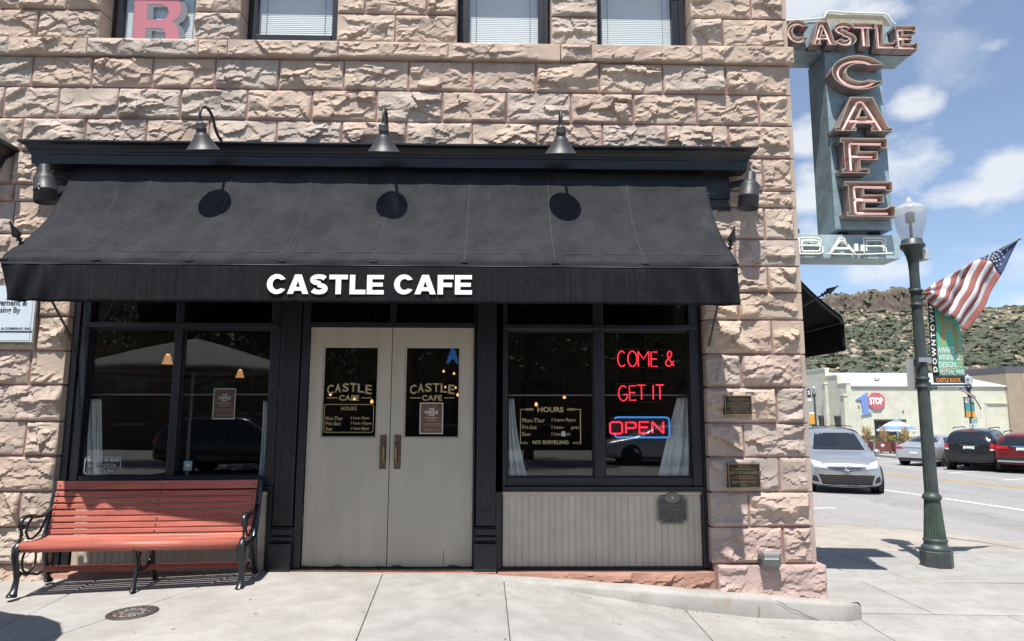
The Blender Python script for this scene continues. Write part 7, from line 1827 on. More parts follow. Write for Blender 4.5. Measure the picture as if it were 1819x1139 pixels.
# black and red utility vehicles, tails toward the street
def suv(name, label, paint, L_=4.8, H_=1.8, rails=True, chrome=False):
    t = thing('suv', label, 'suv', local=True)
    k = H_ / 1.8; hl = L_ / 2
    st = [(-hl, sec(.45, .70, .62, .84, .95, .84, 1.02 * k, .80, 1.10 * k, .6, 1.14 * k)), (-hl + .06, sec(.36, .84, .66, .94, 1.05, .92, 1.16 * k, .86, 1.32 * k, .70, 1.36 * k)), (-hl + .30, sec(.34, .90, .66, .975, 1.08, .95, 1.40 * k, .82, 1.60 * k, .68, 1.66 * k)), (-hl + .55, sec(.3, .9, .66, .985, 1.08, .96, 1.56 * k, .79, 1.70 * k, .66, 1.75 * k)),
          (-hl + 1.4, sec(.3, .9, .66, .985, 1.08, .96, 1.60 * k, .78, 1.74 * k, .64, 1.79 * k)), (.1, sec(.3, .9, .66, .985, 1.07, .96, 1.60 * k, .78, 1.74 * k, .64, 1.79 * k)), (.45, sec(.3, .9, .66, .985, 1.06, .96, 1.54 * k, .79, 1.68 * k, .66, 1.73 * k)), (1.1, sec(.3, .9, .64, .98, 1.02, .95, 1.12, .88, 1.17, .72, 1.20)), (hl - .35, sec(.3, .88, .62, .96, .96, .92, 1.03, .82, 1.08, .6, 1.1)), (hl - .05, sec(.36, .8, .6, .9, .84, .86, .92, .76, .96, .5, .98)), (hl, sec(.4, .7, .6, .8, .8, .76, .86, .66, .88, .4, .9))]
    mb, bv = car_body(st); obj('body', mb, paint, t)
    P_(t, bv, [(-.80, 1.13 * k), (.80, 1.13 * k), (.66, 1.60 * k), (-.66, 1.60 * k)], 'y', -1, M_CGL, 'rear_window', nv=8)
    P_(t, bv, [(-.30, 1.645 * k), (.30, 1.645 * k), (.28, 1.675 * k), (-.28, 1.675 * k)], 'y', -1, M_TAIL, 'brake_light', off=.02, nu=4, nv=1)
    for s in (-1, 1):
        P_(t, bv, [(-hl + .42, 1.14), (-hl + 1.25, 1.13), (-hl + 1.25, 1.53 * k), (-hl + .62, 1.52 * k)], 'x', s, M_CGL, 'side_window'); P_(t, bv, [(-hl + 1.36, 1.13), (-.1, 1.12), (-.1, 1.55 * k), (-hl + 1.36, 1.54 * k)], 'x', s, M_CGL, 'side_window'); P_(t, bv, [(-.02, 1.12), (.85, 1.10), (.42, 1.5 * k), (-.02, 1.55 * k)], 'x', s, M_CGL, 'side_window')
        if chrome: P_(t, bv, [(s * .44, .98), (s * .90, .98), (s * .92, 1.12), (s * .48, 1.10)], 'y', -1, M_TAIL, 'tail_light', off=.012)
        else:
            tl_ = P_(t, bv, [(s * .72, .90), (s * .93, .90), (s * .90, 1.16), (s * .76, 1.16)], 'y', -1, M_TAIL, 'tail_light', off=.012); P_(t, bv, [(s * .73, .90), (s * .925, .90), (s * .925, .955), (s * .73, .955)], 'y', -1, M_NPL, 'reverse_lamp', parent=tl_, off=.016, nu=3, nv=1)
        m = MB(); m.box(s * 1.03 - .09, .82, 1.06, s * 1.03 + .09, .95, 1.22); obj('wing_mirror', m, paint, t, bevel=.025)
        if rails:
            m = MB(); m.tube([(s * .64, -hl + .65, 1.745 * k), (s * .66, -hl + .8, 1.80 * k), (s * .66, .2, 1.82 * k), (s * .65, .4, 1.76 * k)], .02, n=8); obj('roof_rail', m, M_BUMP, t)
        for yy in (-.06, -hl + 1.31): P_(t, bv, [(yy, .45), (yy + .012, .45), (yy + .012, 1.1), (yy, 1.1)], 'x', s, M_SEAMC, 'door_gap', off=.003, nu=1, nv=8)
    P_(t, bv, [(-.20, .93), (.20, .93), (.20, 1.05), (-.20, 1.05)], 'y', -1, M_NPL, 'number_plate', off=.014, nu=4, nv=2)
    P_(t, bv, [(-.19, .935), (.19, .935), (.12, .965), (-.10, .975)], 'y', -1, M_NPG, 'plate_print', off=.017, nu=4, nv=1)
    P_(t, bv, [(-.34, 1.075), (.34, 1.075), (.34, 1.11), (-.34, 1.11)], 'y', -1, M_CHR, 'tailgate_trim', off=.02, nu=6, nv=1)
    P_(t, bv, [(-.84, .42), (.84, .42), (.88, .66), (-.88, .66)], 'y', -1, M_BUMP, 'rear_bumper', off=.02)
    P_(t, bv, [(-.86, .80), (.86, .80), (.86, .812), (-.86, .812)], 'y', -1, M_SEAMC, 'tailgate_gap', off=.004, nu=10, nv=1)
    if chrome: P_(t, bv, [(-.86, .47), (.86, .47), (.84, .54), (-.84, .54)], 'y', -1, M_CHR, 'skid_plate', off=.035, nv=2)
    wheels(t, hl - .95, -hl + .95, .985, .37)
    return t
M_BLKP = car_mats('black_paint_gloss', (.014, .016, .019), .2, .22); M_REDP = car_mats('deep_red_paint', (.19, .012, .018), .4, .28)
sb = suv('suv', 'black utility vehicle with roof rails parked nose-in, seen from behind', M_BLKP)
place(sb, 1747, 832, 23.4, 44)
sr = suv('suv', 'dark red utility vehicle cut by the right edge of the frame', M_REDP, 4.65, 1.66, True, True)
place(sr, 1836, 837, 21.8, 45)
M_DKP = car_mats('dark_grey_paint', (.03, .033, .038), .4, .3)
s3 = copy_tree(sb); s3['label'] = 'dark roof of a vehicle just showing behind the silver minivan'
p = at(1461, 790, Y=30); s3.location = (p.x, 30, rz(p.x, 30)); s3.rotation_euler = (0, 0, R(4))
# cars across the front street, mirrored in the shop windows
s4 = copy_tree(sb); s4['label'] = 'dark utility vehicle parked broadside across the front street, mirrored in the left window'; s4.location = (-8.2, -15.2, rz(2.6, -15.2) - .022); s4.rotation_euler = (0, 0, R(-90))
s5 = copy_tree(sd); s5['label'] = 'silver saloon parked across the front street, mirrored in the right window'; s5.location = (6.2, -18.6, rz(6.2, -18.6)); s5.rotation_euler = (0, 0, R(90))

# ------------------------------------------------------------------ across the street
M_CRM = None
def painted_brick(name, c, c2, mort, sc=1.0, bumpd=.01):
    m = bpy.data.materials.new(name); m.use_nodes = True
    t = m.node_tree; b = t.nodes['Principled BSDF']; nn, ll = t.nodes.new, t.links.new; b.inputs['Roughness'].default_value = .85
    g = nn('ShaderNodeNewGeometry'); sp = nn('ShaderNodeSeparateXYZ'); ll(g.outputs['Position'], sp.inputs[0])
    ad = nn('ShaderNodeMath'); ad.operation = 'ADD'; ll(sp.outputs[0], ad.inputs[0]); ll(sp.outputs[1], ad.inputs[1])
    cb = nn('ShaderNodeCombineXYZ'); ll(ad.outputs[0], cb.inputs[0]); ll(sp.outputs[2], cb.inputs[1])
    br = nn('ShaderNodeTexBrick'); br.inputs['Brick Width'].default_value = .42 * sc; br.inputs['Row Height'].default_value = .21 * sc; br.inputs['Mortar Size'].default_value = .012; br.inputs['Scale'].default_value = 1
    br.inputs['Color1'].default_value = (*c, 1); br.inputs['Color2'].default_value = (*c2, 1); br.inputs['Mortar'].default_value = (*mort, 1); ll(cb.outputs[0], br.inputs['Vector'])
    nz = nn('ShaderNodeTexNoise'); nz.inputs['Scale'].default_value = 1.1; nz.inputs['Detail'].default_value = 7; nz.inputs['Roughness'].default_value = .65; ll(g.outputs['Position'], nz.inputs['Vector'])
    r_ = nn('ShaderNodeValToRGB'); ll(nz.outputs['Fac'], r_.inputs[0]); r_.color_ramp.elements[0].position = .3; r_.color_ramp.elements[0].color = (.84, .82, .78, 1); r_.color_ramp.elements[1].position = .65; r_.color_ramp.elements[1].color = (1.03, 1.03, 1.02, 1)
    x = nn('ShaderNodeMix'); x.data_type = 'RGBA'; x.blend_type = 'MULTIPLY'; x.inputs[0].default_value = 1; ll(br.outputs['Color'], x.inputs[6]); ll(r_.outputs[0], x.inputs[7]); ll(x.outputs[2], b.inputs['Base Color'])
    bp = nn('ShaderNodeBump'); bp.inputs['Distance'].default_value = bumpd; bp.inputs['Strength'].default_value = .6; bp.invert = True; ll(br.outputs['Fac'], bp.inputs['Height']); ll(bp.outputs[0], b.inputs['Normal'])
    return m
M_CRM = painted_brick('cream_painted_brick', (.62, .615, .51), (.61, .605, .50), (.585, .575, .475))
M_TANB = painted_brick('tan_brick', (.36, .29, .205), (.32, .255, .18), (.38, .33, .26), .5)
M_REDB = painted_brick('red_brick', (.30, .10, .075), (.26, .09, .07), (.28, .16, .13), .5)
def roofmat():
    return mat('weathered_white_roof', (.72, .73, .75), .5, col2=(.56, .58, .61), vscale=.5, stretch=(1, .25, 1), metal=.2, coords='World')
YC = 42.0; XC = ax(1507, 740, YC); XE = ax(1796, 740, YC) - 2.2; ZT = az(1600, 685.5, YC); ZG = rz(28, YC) + .12
one = thing('cream_building', 'cream painted brick shop across the street with stepped parapet and pale metal roof', 'building', (XC, YC, ZG))
XW = XE + 2.2; ox0, ox1 = ax(1553, 760, YC), ax(1611, 760, YC); oz = az(1580, 745, YC)
m = MB(); TH = .35
m.box(XC, YC, ZG - .3, ox0, YC + TH, ZT); m.box(ox1, YC, ZG - .3, XE + 2, YC + TH, ZT); m.box(ox0, YC, oz, ox1, YC + TH, ZT)
obj('side_wall', m, M_CRM, one)
# street front with stepped parapet: steps rise away from the corner
ysx = [(0, 0), (0, 0)]
yq = [ax(1505, 700, YC)]
def yat(px): # depth at which the street face x = XC shows at photo x = px
    return at(px, 700, X=XC).y
Y1, Y2, Y3 = yat(1489), yat(1468), yat(1440)
z1, z2, z3 = at(1489, 670, X=XC).z, at(1468, 655, X=XC).z, at(1440, 655, X=XC).z
m = MB()
wy = []   # piers and window bays along the front
bays = [(yat(1500.5), yat(1478), .15, at(1490, 738.5, X=XC).z), (yat(1464), yat(1450), .15, at(1456, 738, X=XC).z), (yat(1446), yat(1437), .15, at(1440, 739, X=XC).z)]
y = YC + TH
for a, b, z0, zz in bays:
    m.box(XC, y, ZG - .3, XC + .3, a, ZT); m.box(XC, a, ZG - .3, XC + .3, b, ZG + .45); m.box(XC, a, zz, XC + .3, b, ZT); y = b
m.box(XC, y, ZG - .3, XC + .3, Y3 + 12, ZT)
obj('street_front', m, M_CRM, one)
m = MB(); m.box(XC, YC + .002, ZT + .001, XC + .3, Y1, ZT + .16); m.box(XC, Y1 + .001, ZT + .001, XC + .3, Y2, max(z1, ZT + .8)); m.box(XC, Y2 + .001, ZT + .001, XC + .3, Y3 + 12, z2)
pr = obj('parapet', m, M_CRM, one)
m = MB(); m.box(XC - .04, YC - .03, ZT + .161, XC + .34, Y1, ZT + .22); m.box(XC - .04, Y1 + .02, max(z1, ZT + .8) + .001, XC + .34, Y2, max(z1, ZT + .8) + .07); m.box(XC - .04, Y2 + .02, z2 + .001, XC + .34, Y3 + 12, z2 + .08); obj('coping', m, mat('pale_coping', (.70, .69, .60), .8), one)
for px, w, zt_ in ((1502, .42, az(1502, 703, YC)), (1471, .42, at(1471, 682, X=XC - .2).z)):
    yy = yat(px); m = MB(); m.box(XC - .22, yy - .02 if px < 1480 else YC + .03, ZG - .3, XC - .002, yy + w, zt_); pp = obj('pilaster', m, M_CRM, one); m = MB(); m.box(XC - .27, (yy if px < 1480 else YC + .03) - .05, zt_ + .001, XC - .003, yy + w + .05, zt_ + .09); obj('pilaster_cap', m, mat('pale_coping', (.7, .69, .6), .8), pp)
for a, b, z0, zz in bays:
    m = MB(); e = .09
    m.box(XC + .06, a, ZG + .45, XC + .12, a + e, zz); m.box(XC + .06, b - e, ZG + .45, XC + .12, b, zz); m.box(XC + .06, (a + b) / 2 - .05, ZG + .45, XC + .12, (a + b) / 2 + .05, zz); m.box(XC + .06, a + e, zz - e, XC + .12, (a + b) / 2 - .05, zz); m.box(XC + .06, (a + b) / 2 + .05, zz - e, XC + .12, b - e, zz)
    w = obj('shop_window', m, mat('olive_frame', (.22, .21, .16), .6), one); m = MB(); m.box(XC + .09, a + .02, ZG + .45, XC + .10, b - .02, zz - .02); obj('pane', m, M_CGL, w)
m = MB(); zz2 = ZT + 1.35
m.add([(XC + .31, YC - .12, ZT + .03), (XE + 2, YC - .12, ZT + .03), (XE + 2, YC + 7, zz2), (XC + .31, YC + 7, zz2), (XC + .31, YC - .12, ZT - .06), (XE + 2, YC - .12, ZT - .06), (XE + 2, YC + 14, ZT - .06), (XC + .31, YC + 14, ZT - .06), (XE + 2, YC + 14, ZT + .1), (XC + .31, YC + 14, ZT + .1)], [(0, 1, 2, 3), (4, 5, 1, 0), (3, 2, 8, 9), (9, 8, 6, 7), (1, 5, 6, 8, 2), (0, 3, 9, 7, 4)])
rf = obj('roof', m, roofmat(), one)
m = MB(); n = 26
for k in range(n):
    x = XC + .5 + k * (XE + 1.2 - XC) / n; m.tube([(x, YC - .12, ZT + .035), (x, YC + 7, zz2 + .005)], .018, n=4)
obj('roof_seam', m, roofmat(), rf)
p = at(1558, 678, Y=YC + 2.2); m = MB(); m.lathe([(.12, -.3), (.12, .22), (.24, .24), (.24, .30), (.0001, .42)], n=10, c=(p.x, YC + 2.2, p.z - .1)); obj('vent_pipe', m, M_STEEL, rf)
# glazed opening
m = MB(); m.box(ox0, YC + .1, ZG, ox0 + .1, YC + .2, oz); m.box(ox1 - .1, YC + .1, ZG, ox1, YC + .2, oz); m.box(ox0 + .1, YC + .1, oz - .1, ox1 - .1, YC + .2, oz); mid = ax(1597, 770, YC); m.box(mid - .06, YC + .1, ZG, mid + .06, YC + .2, oz - .1)
dw = obj('shop_front', m, mat('olive_frame', (.22, .21, .16), .6), one)
m = MB(); m.box(ox0 + .1, YC + .15, ZG, ox1 - .1, YC + .16, oz - .1); obj('pane', m, M_CGL, dw)
for px0, py0, px1, py1, c in ((1579, 761, 1587, 766, (.55, .62, .66)), (1600, 757, 1607, 771, (.40, .48, .60)), (1592, 763, 1597, 770, (.1, .4, .38))):
    a, b = at(px0, py1, Y=YC + .14), at(px1, py0, Y=YC + .14); m = MB(); m.box(a.x, YC + .13, a.z, b.x, YC + .14, b.z); obj('window_notice', m, mat('notice_%d' % px0, c, .6), dw)
# blocked window outline, wires and vents on the wall
m = MB(); a = at(1749, 716, Y=YC); b = at(1796, 714, Y=YC); c = at(1749, 765, Y=YC)
m.box(a.x, YC - .10, a.z - .05, XE + 1.9, YC - .002, a.z + .06); m.box(a.x, YC - .06, c.z, a.x + .12, YC - .002, a.z - .051); obj('window_surround', m, M_CRM, one)
m = MB(); a = at(1786, 697, Y=YC); m.box(a.x, YC - .05, a.z - .9, a.x + .05, YC - .002, a.z); m.box(a.x - .05, YC - .05, a.z + .001, a.x + .3, YC - .002, a.z + .06); obj('conduit', m, mat('pale_pipe', (.5, .47, .38), .7), one)
for px, py in ((1604, 731), (1623, 766), (1525, 722)):
    p = at(px, py, Y=YC); m = MB(); m.box(p.x - .05, YC - .05, p.z - .07, p.x + .05, YC - .002, p.z + .07); obj('wall_box', m, mat('wall_box_brown', (.2, .16, .11), .7), one)
# the 1 STOP sign: blue numeral and a red octagon
YS1 = YC - .06
nm = thing('wall_sign', 'blue numeral 1 and red STOP octagon mounted high on the cream wall', 'sign', at(1540, 730, Y=YC))
f1 = lambda x, z, d: (x, d, z)
q = lambda x, y: (lambda p: (p.x, p.z))(at(x, y, Y=YS1))
m = MB(); m.ext([[q(1530, 738), q(1548.5, 734.5), q(1546.5, 731.5), q(1543.2, 731), q(1540.6, 697), q(1520, 710), q(1526.5, 710.5), q(1529, 711), q(1533.5, 735)]], YS1 + .055, YS1 - .04, f1); obj('numeral', m, mat('sign_blue', (.17, .27, .55), .6, var=.08), nm)
cx, cz = q(1556.5, 712.5); ro = (q(1571, 712)[0] - q(1542, 712)[0]) / 2 / math.cos(R(22.5))
m = MB(); m.ext([[(cx + ro * math.cos(R(22.5 + 45 * k)), cz + ro * math.sin(R(22.5 + 45 * k))) for k in range(8)]], YS1 + .055, YS1 - .05, f1); oc = obj('octagon', m, mat('sign_faded_red', (.50, .135, .155), .6, var=.08), nm)
a, b = at(1545, 718.5, Y=YS1 - .055), at(1568, 706, Y=YS1 - .055)
letters('STOP', a.x, b.x, a.z, b.z, on_y(YS1 - .056), M_WHITE, oc, bold=.05)
# neighbours
YN2 = 41.85; xt = ax(1794, 740, YN2)
tb = thing('tan_brick_building', 'tan brick building with a dark roof edge at the right edge of the frame', 'building', (xt, YN2, -1))
m = MB(); zt2 = az(1800, 663.5, YN2); m.box(xt, YN2, -1.4, xt + 14, YN2 + 16, zt2); obj('wall', m, M_TANB, tb)
m = MB(); a = at(1795, 655, Y=YN2 + 1.0); m.box(xt + .35, YN2 + .5, zt2 + .001, xt + 14, YN2 + 15, az(1800, 651, YN2 + .5)); obj('roof', m, mat('dark_roof_edge', (.10, .10, .11), .6), tb)
m = MB(); m.box(xt + 1.2, YN2 - .1, -1.3, xt + 1.9, YN2 - .002, zt2 - .01); obj('corner_pier', m, mat('pale_tan_render', (.50, .46, .35), .8, var=.1), tb)
YR_ = 75; a, b = at(1748, 700, Y=YR_), at(1784, 655.5, Y=YR_)
rb = thing('red_brick_building', 'small red brick upper storey showing over the cream building roof', 'building', (a.x, YR_, -1.5))
m = MB(); m.box(a.x, YR_, -2, b.x, YR_ + 6, b.z); obj('wall', m, M_REDB, rb)
m = MB(); m.box(a.x - .05, YR_ - .06, b.z + .001, b.x + .05, YR_ + 6.1, b.z + .12); obj('coping', m, mat('brick_coping', (.42, .22, .17), .8), rb)
# patio umbrella by the cream building
def umbrella(label, loc, r_, h, mats_, tilt=0, nseg=8, group=None, rim=.28):
    t = thing('patio_umbrella', label, 'umbrella', loc, local=True, group=group)
    m = MB(); m.tube([(0, 0, .03), (0, 0, h + .02)], .022, n=8); obj('pole', m, M_BWHT, t)
    m = MB(); m.lathe([(.26, 0), (.26, .05), (.05, .07), (.04, .2)], n=16); obj('base', m, M_IRON, t)
    rings = [0, .34, .68, 1.0]
    for i in range(3):
        mb = MB(); P = []
        for k in range(nseg * 4 + 1):
            w_ = 2 * math.pi * k / (nseg * 4); sc = 1 - .05 * (1 - abs(math.cos(w_ * nseg / 2)))
            P.append([(r_ * q_ * sc * math.cos(w_), r_ * q_ * sc * math.sin(w_), h - rim * r_ * 1.25 * q_ ** 1.15) for q_ in (rings[i], (rings[i] + rings[i + 1]) / 2, rings[i + 1])])
        mb.grid(P, smooth=False); obj('canopy_band', mb, mats_[i % len(mats_)], t, solid=.006)
    mb = MB(); P = []
    for k in range(nseg * 4 + 1):
        w_ = 2 * math.pi * k / (nseg * 4); sc = 1 - .05 * (1 - abs(math.cos(w_ * nseg / 2))); z = h - rim * r_ * 1.25
        P.append([(r_ * sc * math.cos(w_), r_ * sc * math.sin(w_), z), (r_ * sc * 1.01 * math.cos(w_), r_ * sc * 1.01 * math.sin(w_), z - .09 - .03 * abs(math.cos(w_ * nseg)))])
    mb.grid(P); obj('canopy_fringe', mb, mats_[-1], t, solid=.006)
    mb = MB()
    for k in range(nseg):
        w_ = 2 * math.pi * k / nseg; mb.tube([(0, 0, h - .03), (r_ * .97 * math.cos(w_), r_ * .97 * math.sin(w_), h - rim * r_ * 1.22)], .008, n=4)
    obj('rib', mb, M_STEEL, t)
    if tilt: t.rotation_euler = (0, R(tilt), 0)
    return t
M_UB = mat('umbrella_blue', (.13, .24, .58), .8); M_UW = mat('umbrella_white', (.78, .79, .80), .8)
YU = 38.6; p = at(1592, 744.5, Y=YU); pg = rz(p.x, YU) + .12
umbrella('blue and white striped patio umbrella in front of the cream building', (p.x, YU, pg), (ax(1621, 758, YU) - ax(1556, 758, YU)) / 2, p.z - pg, [M_UB, M_UW, M_UB, M_UW], rim=.46)
# planters with ornamental grass and flowers
M_PLB = mat('barn_red_planter', (.155, .05, .04), .7, var=.2, vscale=4); M_PLT = mat('grey_planter_trim', (.20, .20, .20), .6)
M_GRS = mat('straw_grass', (.40, .29, .14), .9, var=.2, vscale=4); M_GRN = mat('planter_leaves', (.085, .12, .04), .8, var=.3, vscale=6); M_FLY = mat('yellow_flowers', (.62, .50, .06), .8); M_FLM = mat('magenta_flowers', (.30, .03, .12), .8)
def planter(x, y, w, label, seed, grass=True, fy=M_FLY):
    r_ = random.Random(seed); z0 = rz(x, y) + .12
    t = thing('planter_box', label, 'planter', (x, y, z0), group='red planter boxes by the patio', local=True)
    m = MB(); m.box(-w / 2, -.35, .12, w / 2, .35, .72); obj('box', m, M_PLB, t)
    m = MB()
    for sx_ in (-1, 1):
        for sy_ in (-1, 1): m.box(sx_ * (w / 2 - .02) - .05, sy_ * .34 - .05, 0, sx_ * (w / 2 - .02) + .05, sy_ * .34 + .05, .745)
    obj('corner_post', m, M_PLT, t)
    m = MB(); m.lathe([(.11, 0), (.11, .015), (.0001, .02)], n=16, M=Matrix.Translation((-w * .18, -.352, .48)) @ Matrix.Rotation(R(90), 4, 'X')); obj('medallion', m, M_NPL, t)
    m = MB()
    for k in range(240):
        a, b = r_.uniform(-w / 2, w / 2), r_.uniform(-.32, .32); h = r_.uniform(.08, .38); s = r_.uniform(.03, .07); w_ = r_.uniform(0, 6.28)
        m.add([(a - s * math.cos(w_), b - s * math.sin(w_), .72 + h * .6), (a + s * math.cos(w_), b + s * math.sin(w_), .72 + h * .7), (a + .02, b, .72 + h), ], [(0, 1, 2)])
    obj('leaves', m, M_GRN, t, kind='stuff')
    for mt, n_, off in ((fy, 70, .25), (M_FLM, 40, -.1)):
        m = MB()
        for k in range(n_):
            a, b = w * off + r_.gauss(0, w * .18), r_.uniform(-.36, .3); h = r_.uniform(.82, 1.08); s = r_.uniform(.025, .055)
            a = max(-w / 2 - .1, min(w / 2 + .1, a)); m.obox(Matrix.Translation((a, b, h)) @ Matrix.Rotation(r_.uniform(0, 3), 4, (1, .4, .3)), s, s, s * .6)
        obj('blossom', m, mt, t, kind='stuff')
    if grass:
        m = MB()
        for k in range(110):
            a0 = r_.gauss(0, .07); b0 = r_.gauss(0, .06); lean = r_.gauss(0, .11); lb = r_.gauss(0, .09); h = r_.uniform(.40, 1.0) ** 1.3
            pts = [(a0, b0, .72), (a0 + lean * .3, b0 + lb * .3, .72 + h * .5), (a0 + lean, b0 + lb, .72 + h)]; s = .012
            m.add([(x_ - s * q_, y_, z_) for (x_, y_, z_), q_ in zip(pts, (1, 1, .2))] + [(x_ + s * q_, y_, z_) for (x_, y_, z_), q_ in zip(pts, (1, 1, 2.2))], [(0, 3, 4, 1), (1, 4, 5, 2)])
        obj('grass_plume', m, M_GRS, t, kind='stuff')
    return t
for px, Y, w, lb, sd_, fy in ((1540, 36.5, 1.35, 'left planter box with a straw grass plume and green leaves', 11, M_GRN), (1571, 35.5, 1.7, 'middle planter box with a round medallion, in front of the umbrella pole', 12, M_FLY), (1609, 35.0, 1.6, 'planter box with bright yellow flowers behind the silver saloon', 13, M_FLY)):
    planter(ax(px, 790, Y), Y, w, lb, sd_, True, fy)
# far lamp posts with banner, flag and signs
def small_banner(x, y, z, cols, label, grp, w=.55, h=1.15):
    t = thing('street_banner', label, 'banner', (x, y, z), local=True)
    for nm_, c, x0_, x1_, z0_, z1_ in cols:
        m = MB(); m.box(x0_ * w, -.008, z0_ * h, x1_ * w, .008, z1_ * h); obj(nm_, m, c, t)
    m = MB(); m.tube([(-.05, 0, -.02), (w + .1, 0, -.02)], .015, n=6); m.tube([(-.05, 0, h + .02), (w + .1, 0, h + .02)], .015, n=6); obj('arm', m, M_POST, t)
    return t
p2 = at(1730, 800, Y=24); l2 = copy_tree(lp); 
for ch in list(l2.children):
    if ch.name.split('.')[0] in ('clamp', 'sensor_box', 'box_bracket'): bpy.data.objects.remove(ch)
l2.location = (p2.x, 24, rz(p2.x, 24) + .1); l2['label'] = 'far green street lamp behind the black vehicle with a limp flag'
zt = az(1728, 665, 24); l2.scale = (1, 1, (zt - l2.location.z) / 5.07)
p3 = at(1449.5, 760, Y=43); l3 = copy_tree(l2); l3.location = (p3.x, 43, rz(p3.x, 43) + .1); l3['label'] = 'farthest street lamp at the building corner with an orange banner'; l3.scale = (1, 1, (az(1447, 685, 43) - l3.location.z) / 5.07)
M_TEAL = mat('banner_teal', (.06, .28, .30), .7, var=.3, vscale=3); M_PEACH = mat('banner_pale', (.62, .66, .64), .7); M_ORG2 = mat('banner_amber', (.66, .30, .05), .7, var=.25, vscale=4)
a, b = at(1713, 740.5, Y=24), at(1730, 707, Y=24)
small_banner(a.x, 23.95, a.z, [('field', M_PEACH, .12, 1, .75, 1), ('side_strip', M_BBLK, 0, .119, 0, 1), ('figure', M_TEAL, .12, 1, .3, .749), ('foot', M_ORG2, .12, 1, 0, .299)], 'small teal and amber banner on the far street lamp', None, b.x - a.x - .05, b.z - a.z)
a, b = at(1437.5, 753, Y=43), at(1447, 731.5, Y=43)
small_banner(a.x, 42.95, a.z, [('field', M_ORG2, 0, 1, 0, .8), ('head', M_PEACH, 0, 1, .801, 1)], 'small orange banner on the farthest street lamp beside the stone pier', None, b.x - a.x - .05, b.z - a.z)
f2 = thing('flag', 'limp folded flag on a thin staff at the far street lamp', 'flag', at(1730, 708, Y=23.9))
m = MB(); m.tube([at(1732, 705, Y=23.95), at(1704, 687.5, Y=23.9)], .015, n=6); obj('staff', m, M_POST, f2)
for k, (mt, nm_) in enumerate(((M_FB, 'canton'), (M_FW, 'stripe'), (M_FR, 'stripe'))):
    pts = [(1705, 688), (1714, 692), (1724, 698.5), (1733, 705), (1739, 714), (1743.5, 724)]
    m = MB(); P = []
    for i, (x, y) in enumerate(pts):
        row = []
        for j in range(3):
            o = k * 1.6 + j * .8; q_ = at(x - .3 * o, y + o, Y=23.85 + .03 * math.sin(i * 1.4 + k)); row.append(q_)
        P.append(row)
    if nm_ == 'canton': P = P[:4]
    m.grid(P); obj(nm_, m, mt, f2, solid=.01)
sg = thing('parking_sign', 'small green and white parking sign low on the far street lamp', 'sign', at(1731, 760, Y=23.8))
a, b = at(1724, 760, Y=23.8), at(1736, 752.5, Y=23.8); m = MB(); m.box(a.x, 23.8, a.z, b.x, 23.82, b.z); obj('lower_panel', m, M_NPL, sg)
a, b = at(1726, 752, Y=23.8), at(1736, 744, Y=23.8); m = MB(); m.box(a.x, 23.8, a.z, b.x, 23.82, b.z); obj('upper_panel', m, mat('sign_green_grey', (.30, .42, .40), .5), sg)
a, b = at(1727, 758, Y=23.8), at(1729, 754.5, Y=23.8); m = MB(); m.box(a.x, 23.792, a.z, b.x, 23.799, b.z); obj('arrow', m, mat('sign_ink_blue', (.03, .06, .3), .5), sg)
YS3 = 40; a, b = at(1430, 706, Y=YS3), at(1442.5, 688, Y=YS3)
s9 = thing('projecting_sign', 'black shop sign with white letter S jutting past the stone pier', 'sign', (a.x, YS3, a.z))
m = MB(); m.box(a.x, YS3, a.z, b.x, YS3 + .15, b.z); obj('panel', m, M_BBLK, s9, bevel=.01)
m = MB(); e = .05; m.box(b.x - .10, YS3 - .012, a.z + .04, b.x - .06, YS3 - .002, b.z - .04); m.box(a.x, YS3 - .012, b.z - .08, b.x - .101, YS3 - .002, b.z - .04); obj('rim', m, M_BWHT, s9)
p, q_ = at(1435, 701.5, Y=YS3 - .02), at(1438.6, 693.5, Y=YS3 - .02); letters('S', p.x, q_.x, p.z, q_.z, on_y(YS3 - .02), M_BWHT, s9, bold=.03)
a, b = at(1431, 712.5, Y=YS3), at(1441.5, 708, Y=YS3); m = MB(); m.box(a.x, YS3, a.z, b.x, YS3 + .1, b.z); obj('lower_panel', m, M_PEACH, s9)
m = MB(); m.tube([(a.x, YS3 + .07, b.z), (ax(1420, 700, YS3), YS3 + .07, b.z)], .03, n=6); obj('bracket', m, M_POST, s9)

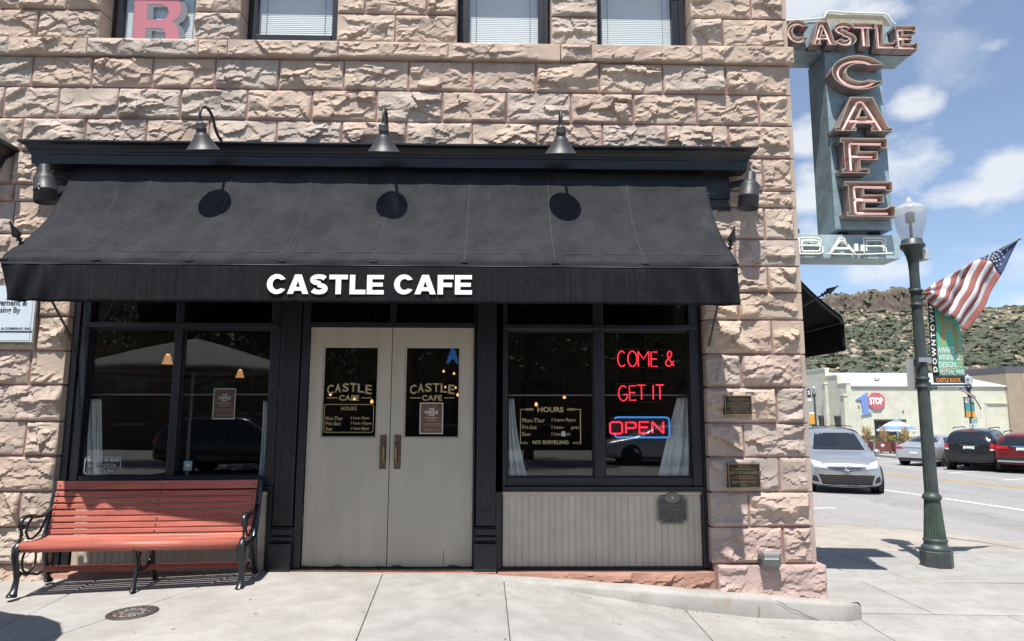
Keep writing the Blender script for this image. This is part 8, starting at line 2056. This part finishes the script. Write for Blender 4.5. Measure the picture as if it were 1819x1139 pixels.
# ------------------------------------------------------------------ behind the camera: what the shop glass mirrors
M_UC = mat('grey_cream_canvas', (.19, .187, .178), .85)
umbrella('cream patio umbrella just outside the left of the frame, mirrored in the left window', (-4.68, -3.42, float(gz(-4.7, -3.42))), 1.62, 2.75, [M_UC], rim=.24)
M_LEAF = mat('tree_leaves', (.060, .105, .030), .65, col2=(.03, .06, .018), vscale=1.2, coords='World'); M_BARK = mat('tree_bark', (.09, .065, .045), .9, var=.3, vscale=6)
def tree(label, x, y, h, seed):
    r_ = random.Random(seed); t = thing('street_tree', label, 'tree', (x, y, -.34), group='shade trees across the front street', local=True)
    m = MB(); pts = [(0, 0, 0), (.05, .02, h * .2), (-.04, .05, h * .45), (.05, 0, h * .7)]; m.tube(pts, [.22, .17, .13, .05], n=8)
    cl = []
    for k in range(9):
        w_ = k * 2.4; z = h * (.32 + .055 * k); L_ = h * (.30 - .018 * k); e = (L_ * math.cos(w_), L_ * math.sin(w_), z + L_ * .5); m.tube([(0, 0, z), (e[0] * .5, e[1] * .5, z + L_ * .15), e], [.08, .05, .02], n=5); cl += [e, (e[0] * .6, e[1] * .6, e[2] + .5)]
    cl += [(0, 0, h * .85), (.3, -.3, h * .95)]
    obj('trunk', m, M_BARK, t)
    m = MB()
    for c in cl:
        for k in range(170):
            d = Vector((r_.gauss(0, 1), r_.gauss(0, 1), r_.gauss(0, .75))).normalized() * (h * .15 * r_.random() ** .45); p = Vector(c) + d; s = r_.uniform(.09, .2)
            n_ = Vector((r_.gauss(0, 1), r_.gauss(0, 1), r_.gauss(.6, 1))).normalized(); u = n_.orthogonal().normalized() * s; v = n_.cross(u)
            m.add([p - u, p - v * .5, p + u, p + v * .5], [(0, 1, 2, 3)])
    obj('crown', m, M_LEAF, t, kind='stuff')
    return t
for x, y, h, sd_ in ((-13, -21, 8.5, 1), (-8.2, -19.5, 7.5, 2), (-3.5, -22, 9, 3), (1.2, -20.5, 8, 4), (6.2, -22, 8.5, 5)):
    tree('leafy shade tree across the front street, %s' % {1: 'farthest left of the row', 2: 'behind the dark parked vehicle', 3: 'opposite the pilaster left of the doors', 4: 'opposite the double doors', 5: 'behind the silver saloon'}[sd_], x, y, h, sd_)
opp = thing('opposite_building', 'dark brick building across the front street mirrored in the glass', 'building', (0, -30, -.6))
m = MB(); m.box(-26, -40, -1, 14, -29, 7.5); obj('wall', m, painted_brick('brown_brick', (.16, .09, .06), (.13, .08, .055), (.16, .13, .10), .6), opp)
for k in range(9):
    m = MB(); x = -24 + k * 4.2; m.box(x, -28.99, 1.0, x + 1.6, -28.95, 3.2); w = obj('window', m, M_CGL, opp); m = MB(); m.box(x - .1, -28.98, .85, x + 1.7, -28.9, .98); obj('sill', m, M_CONC2, w)
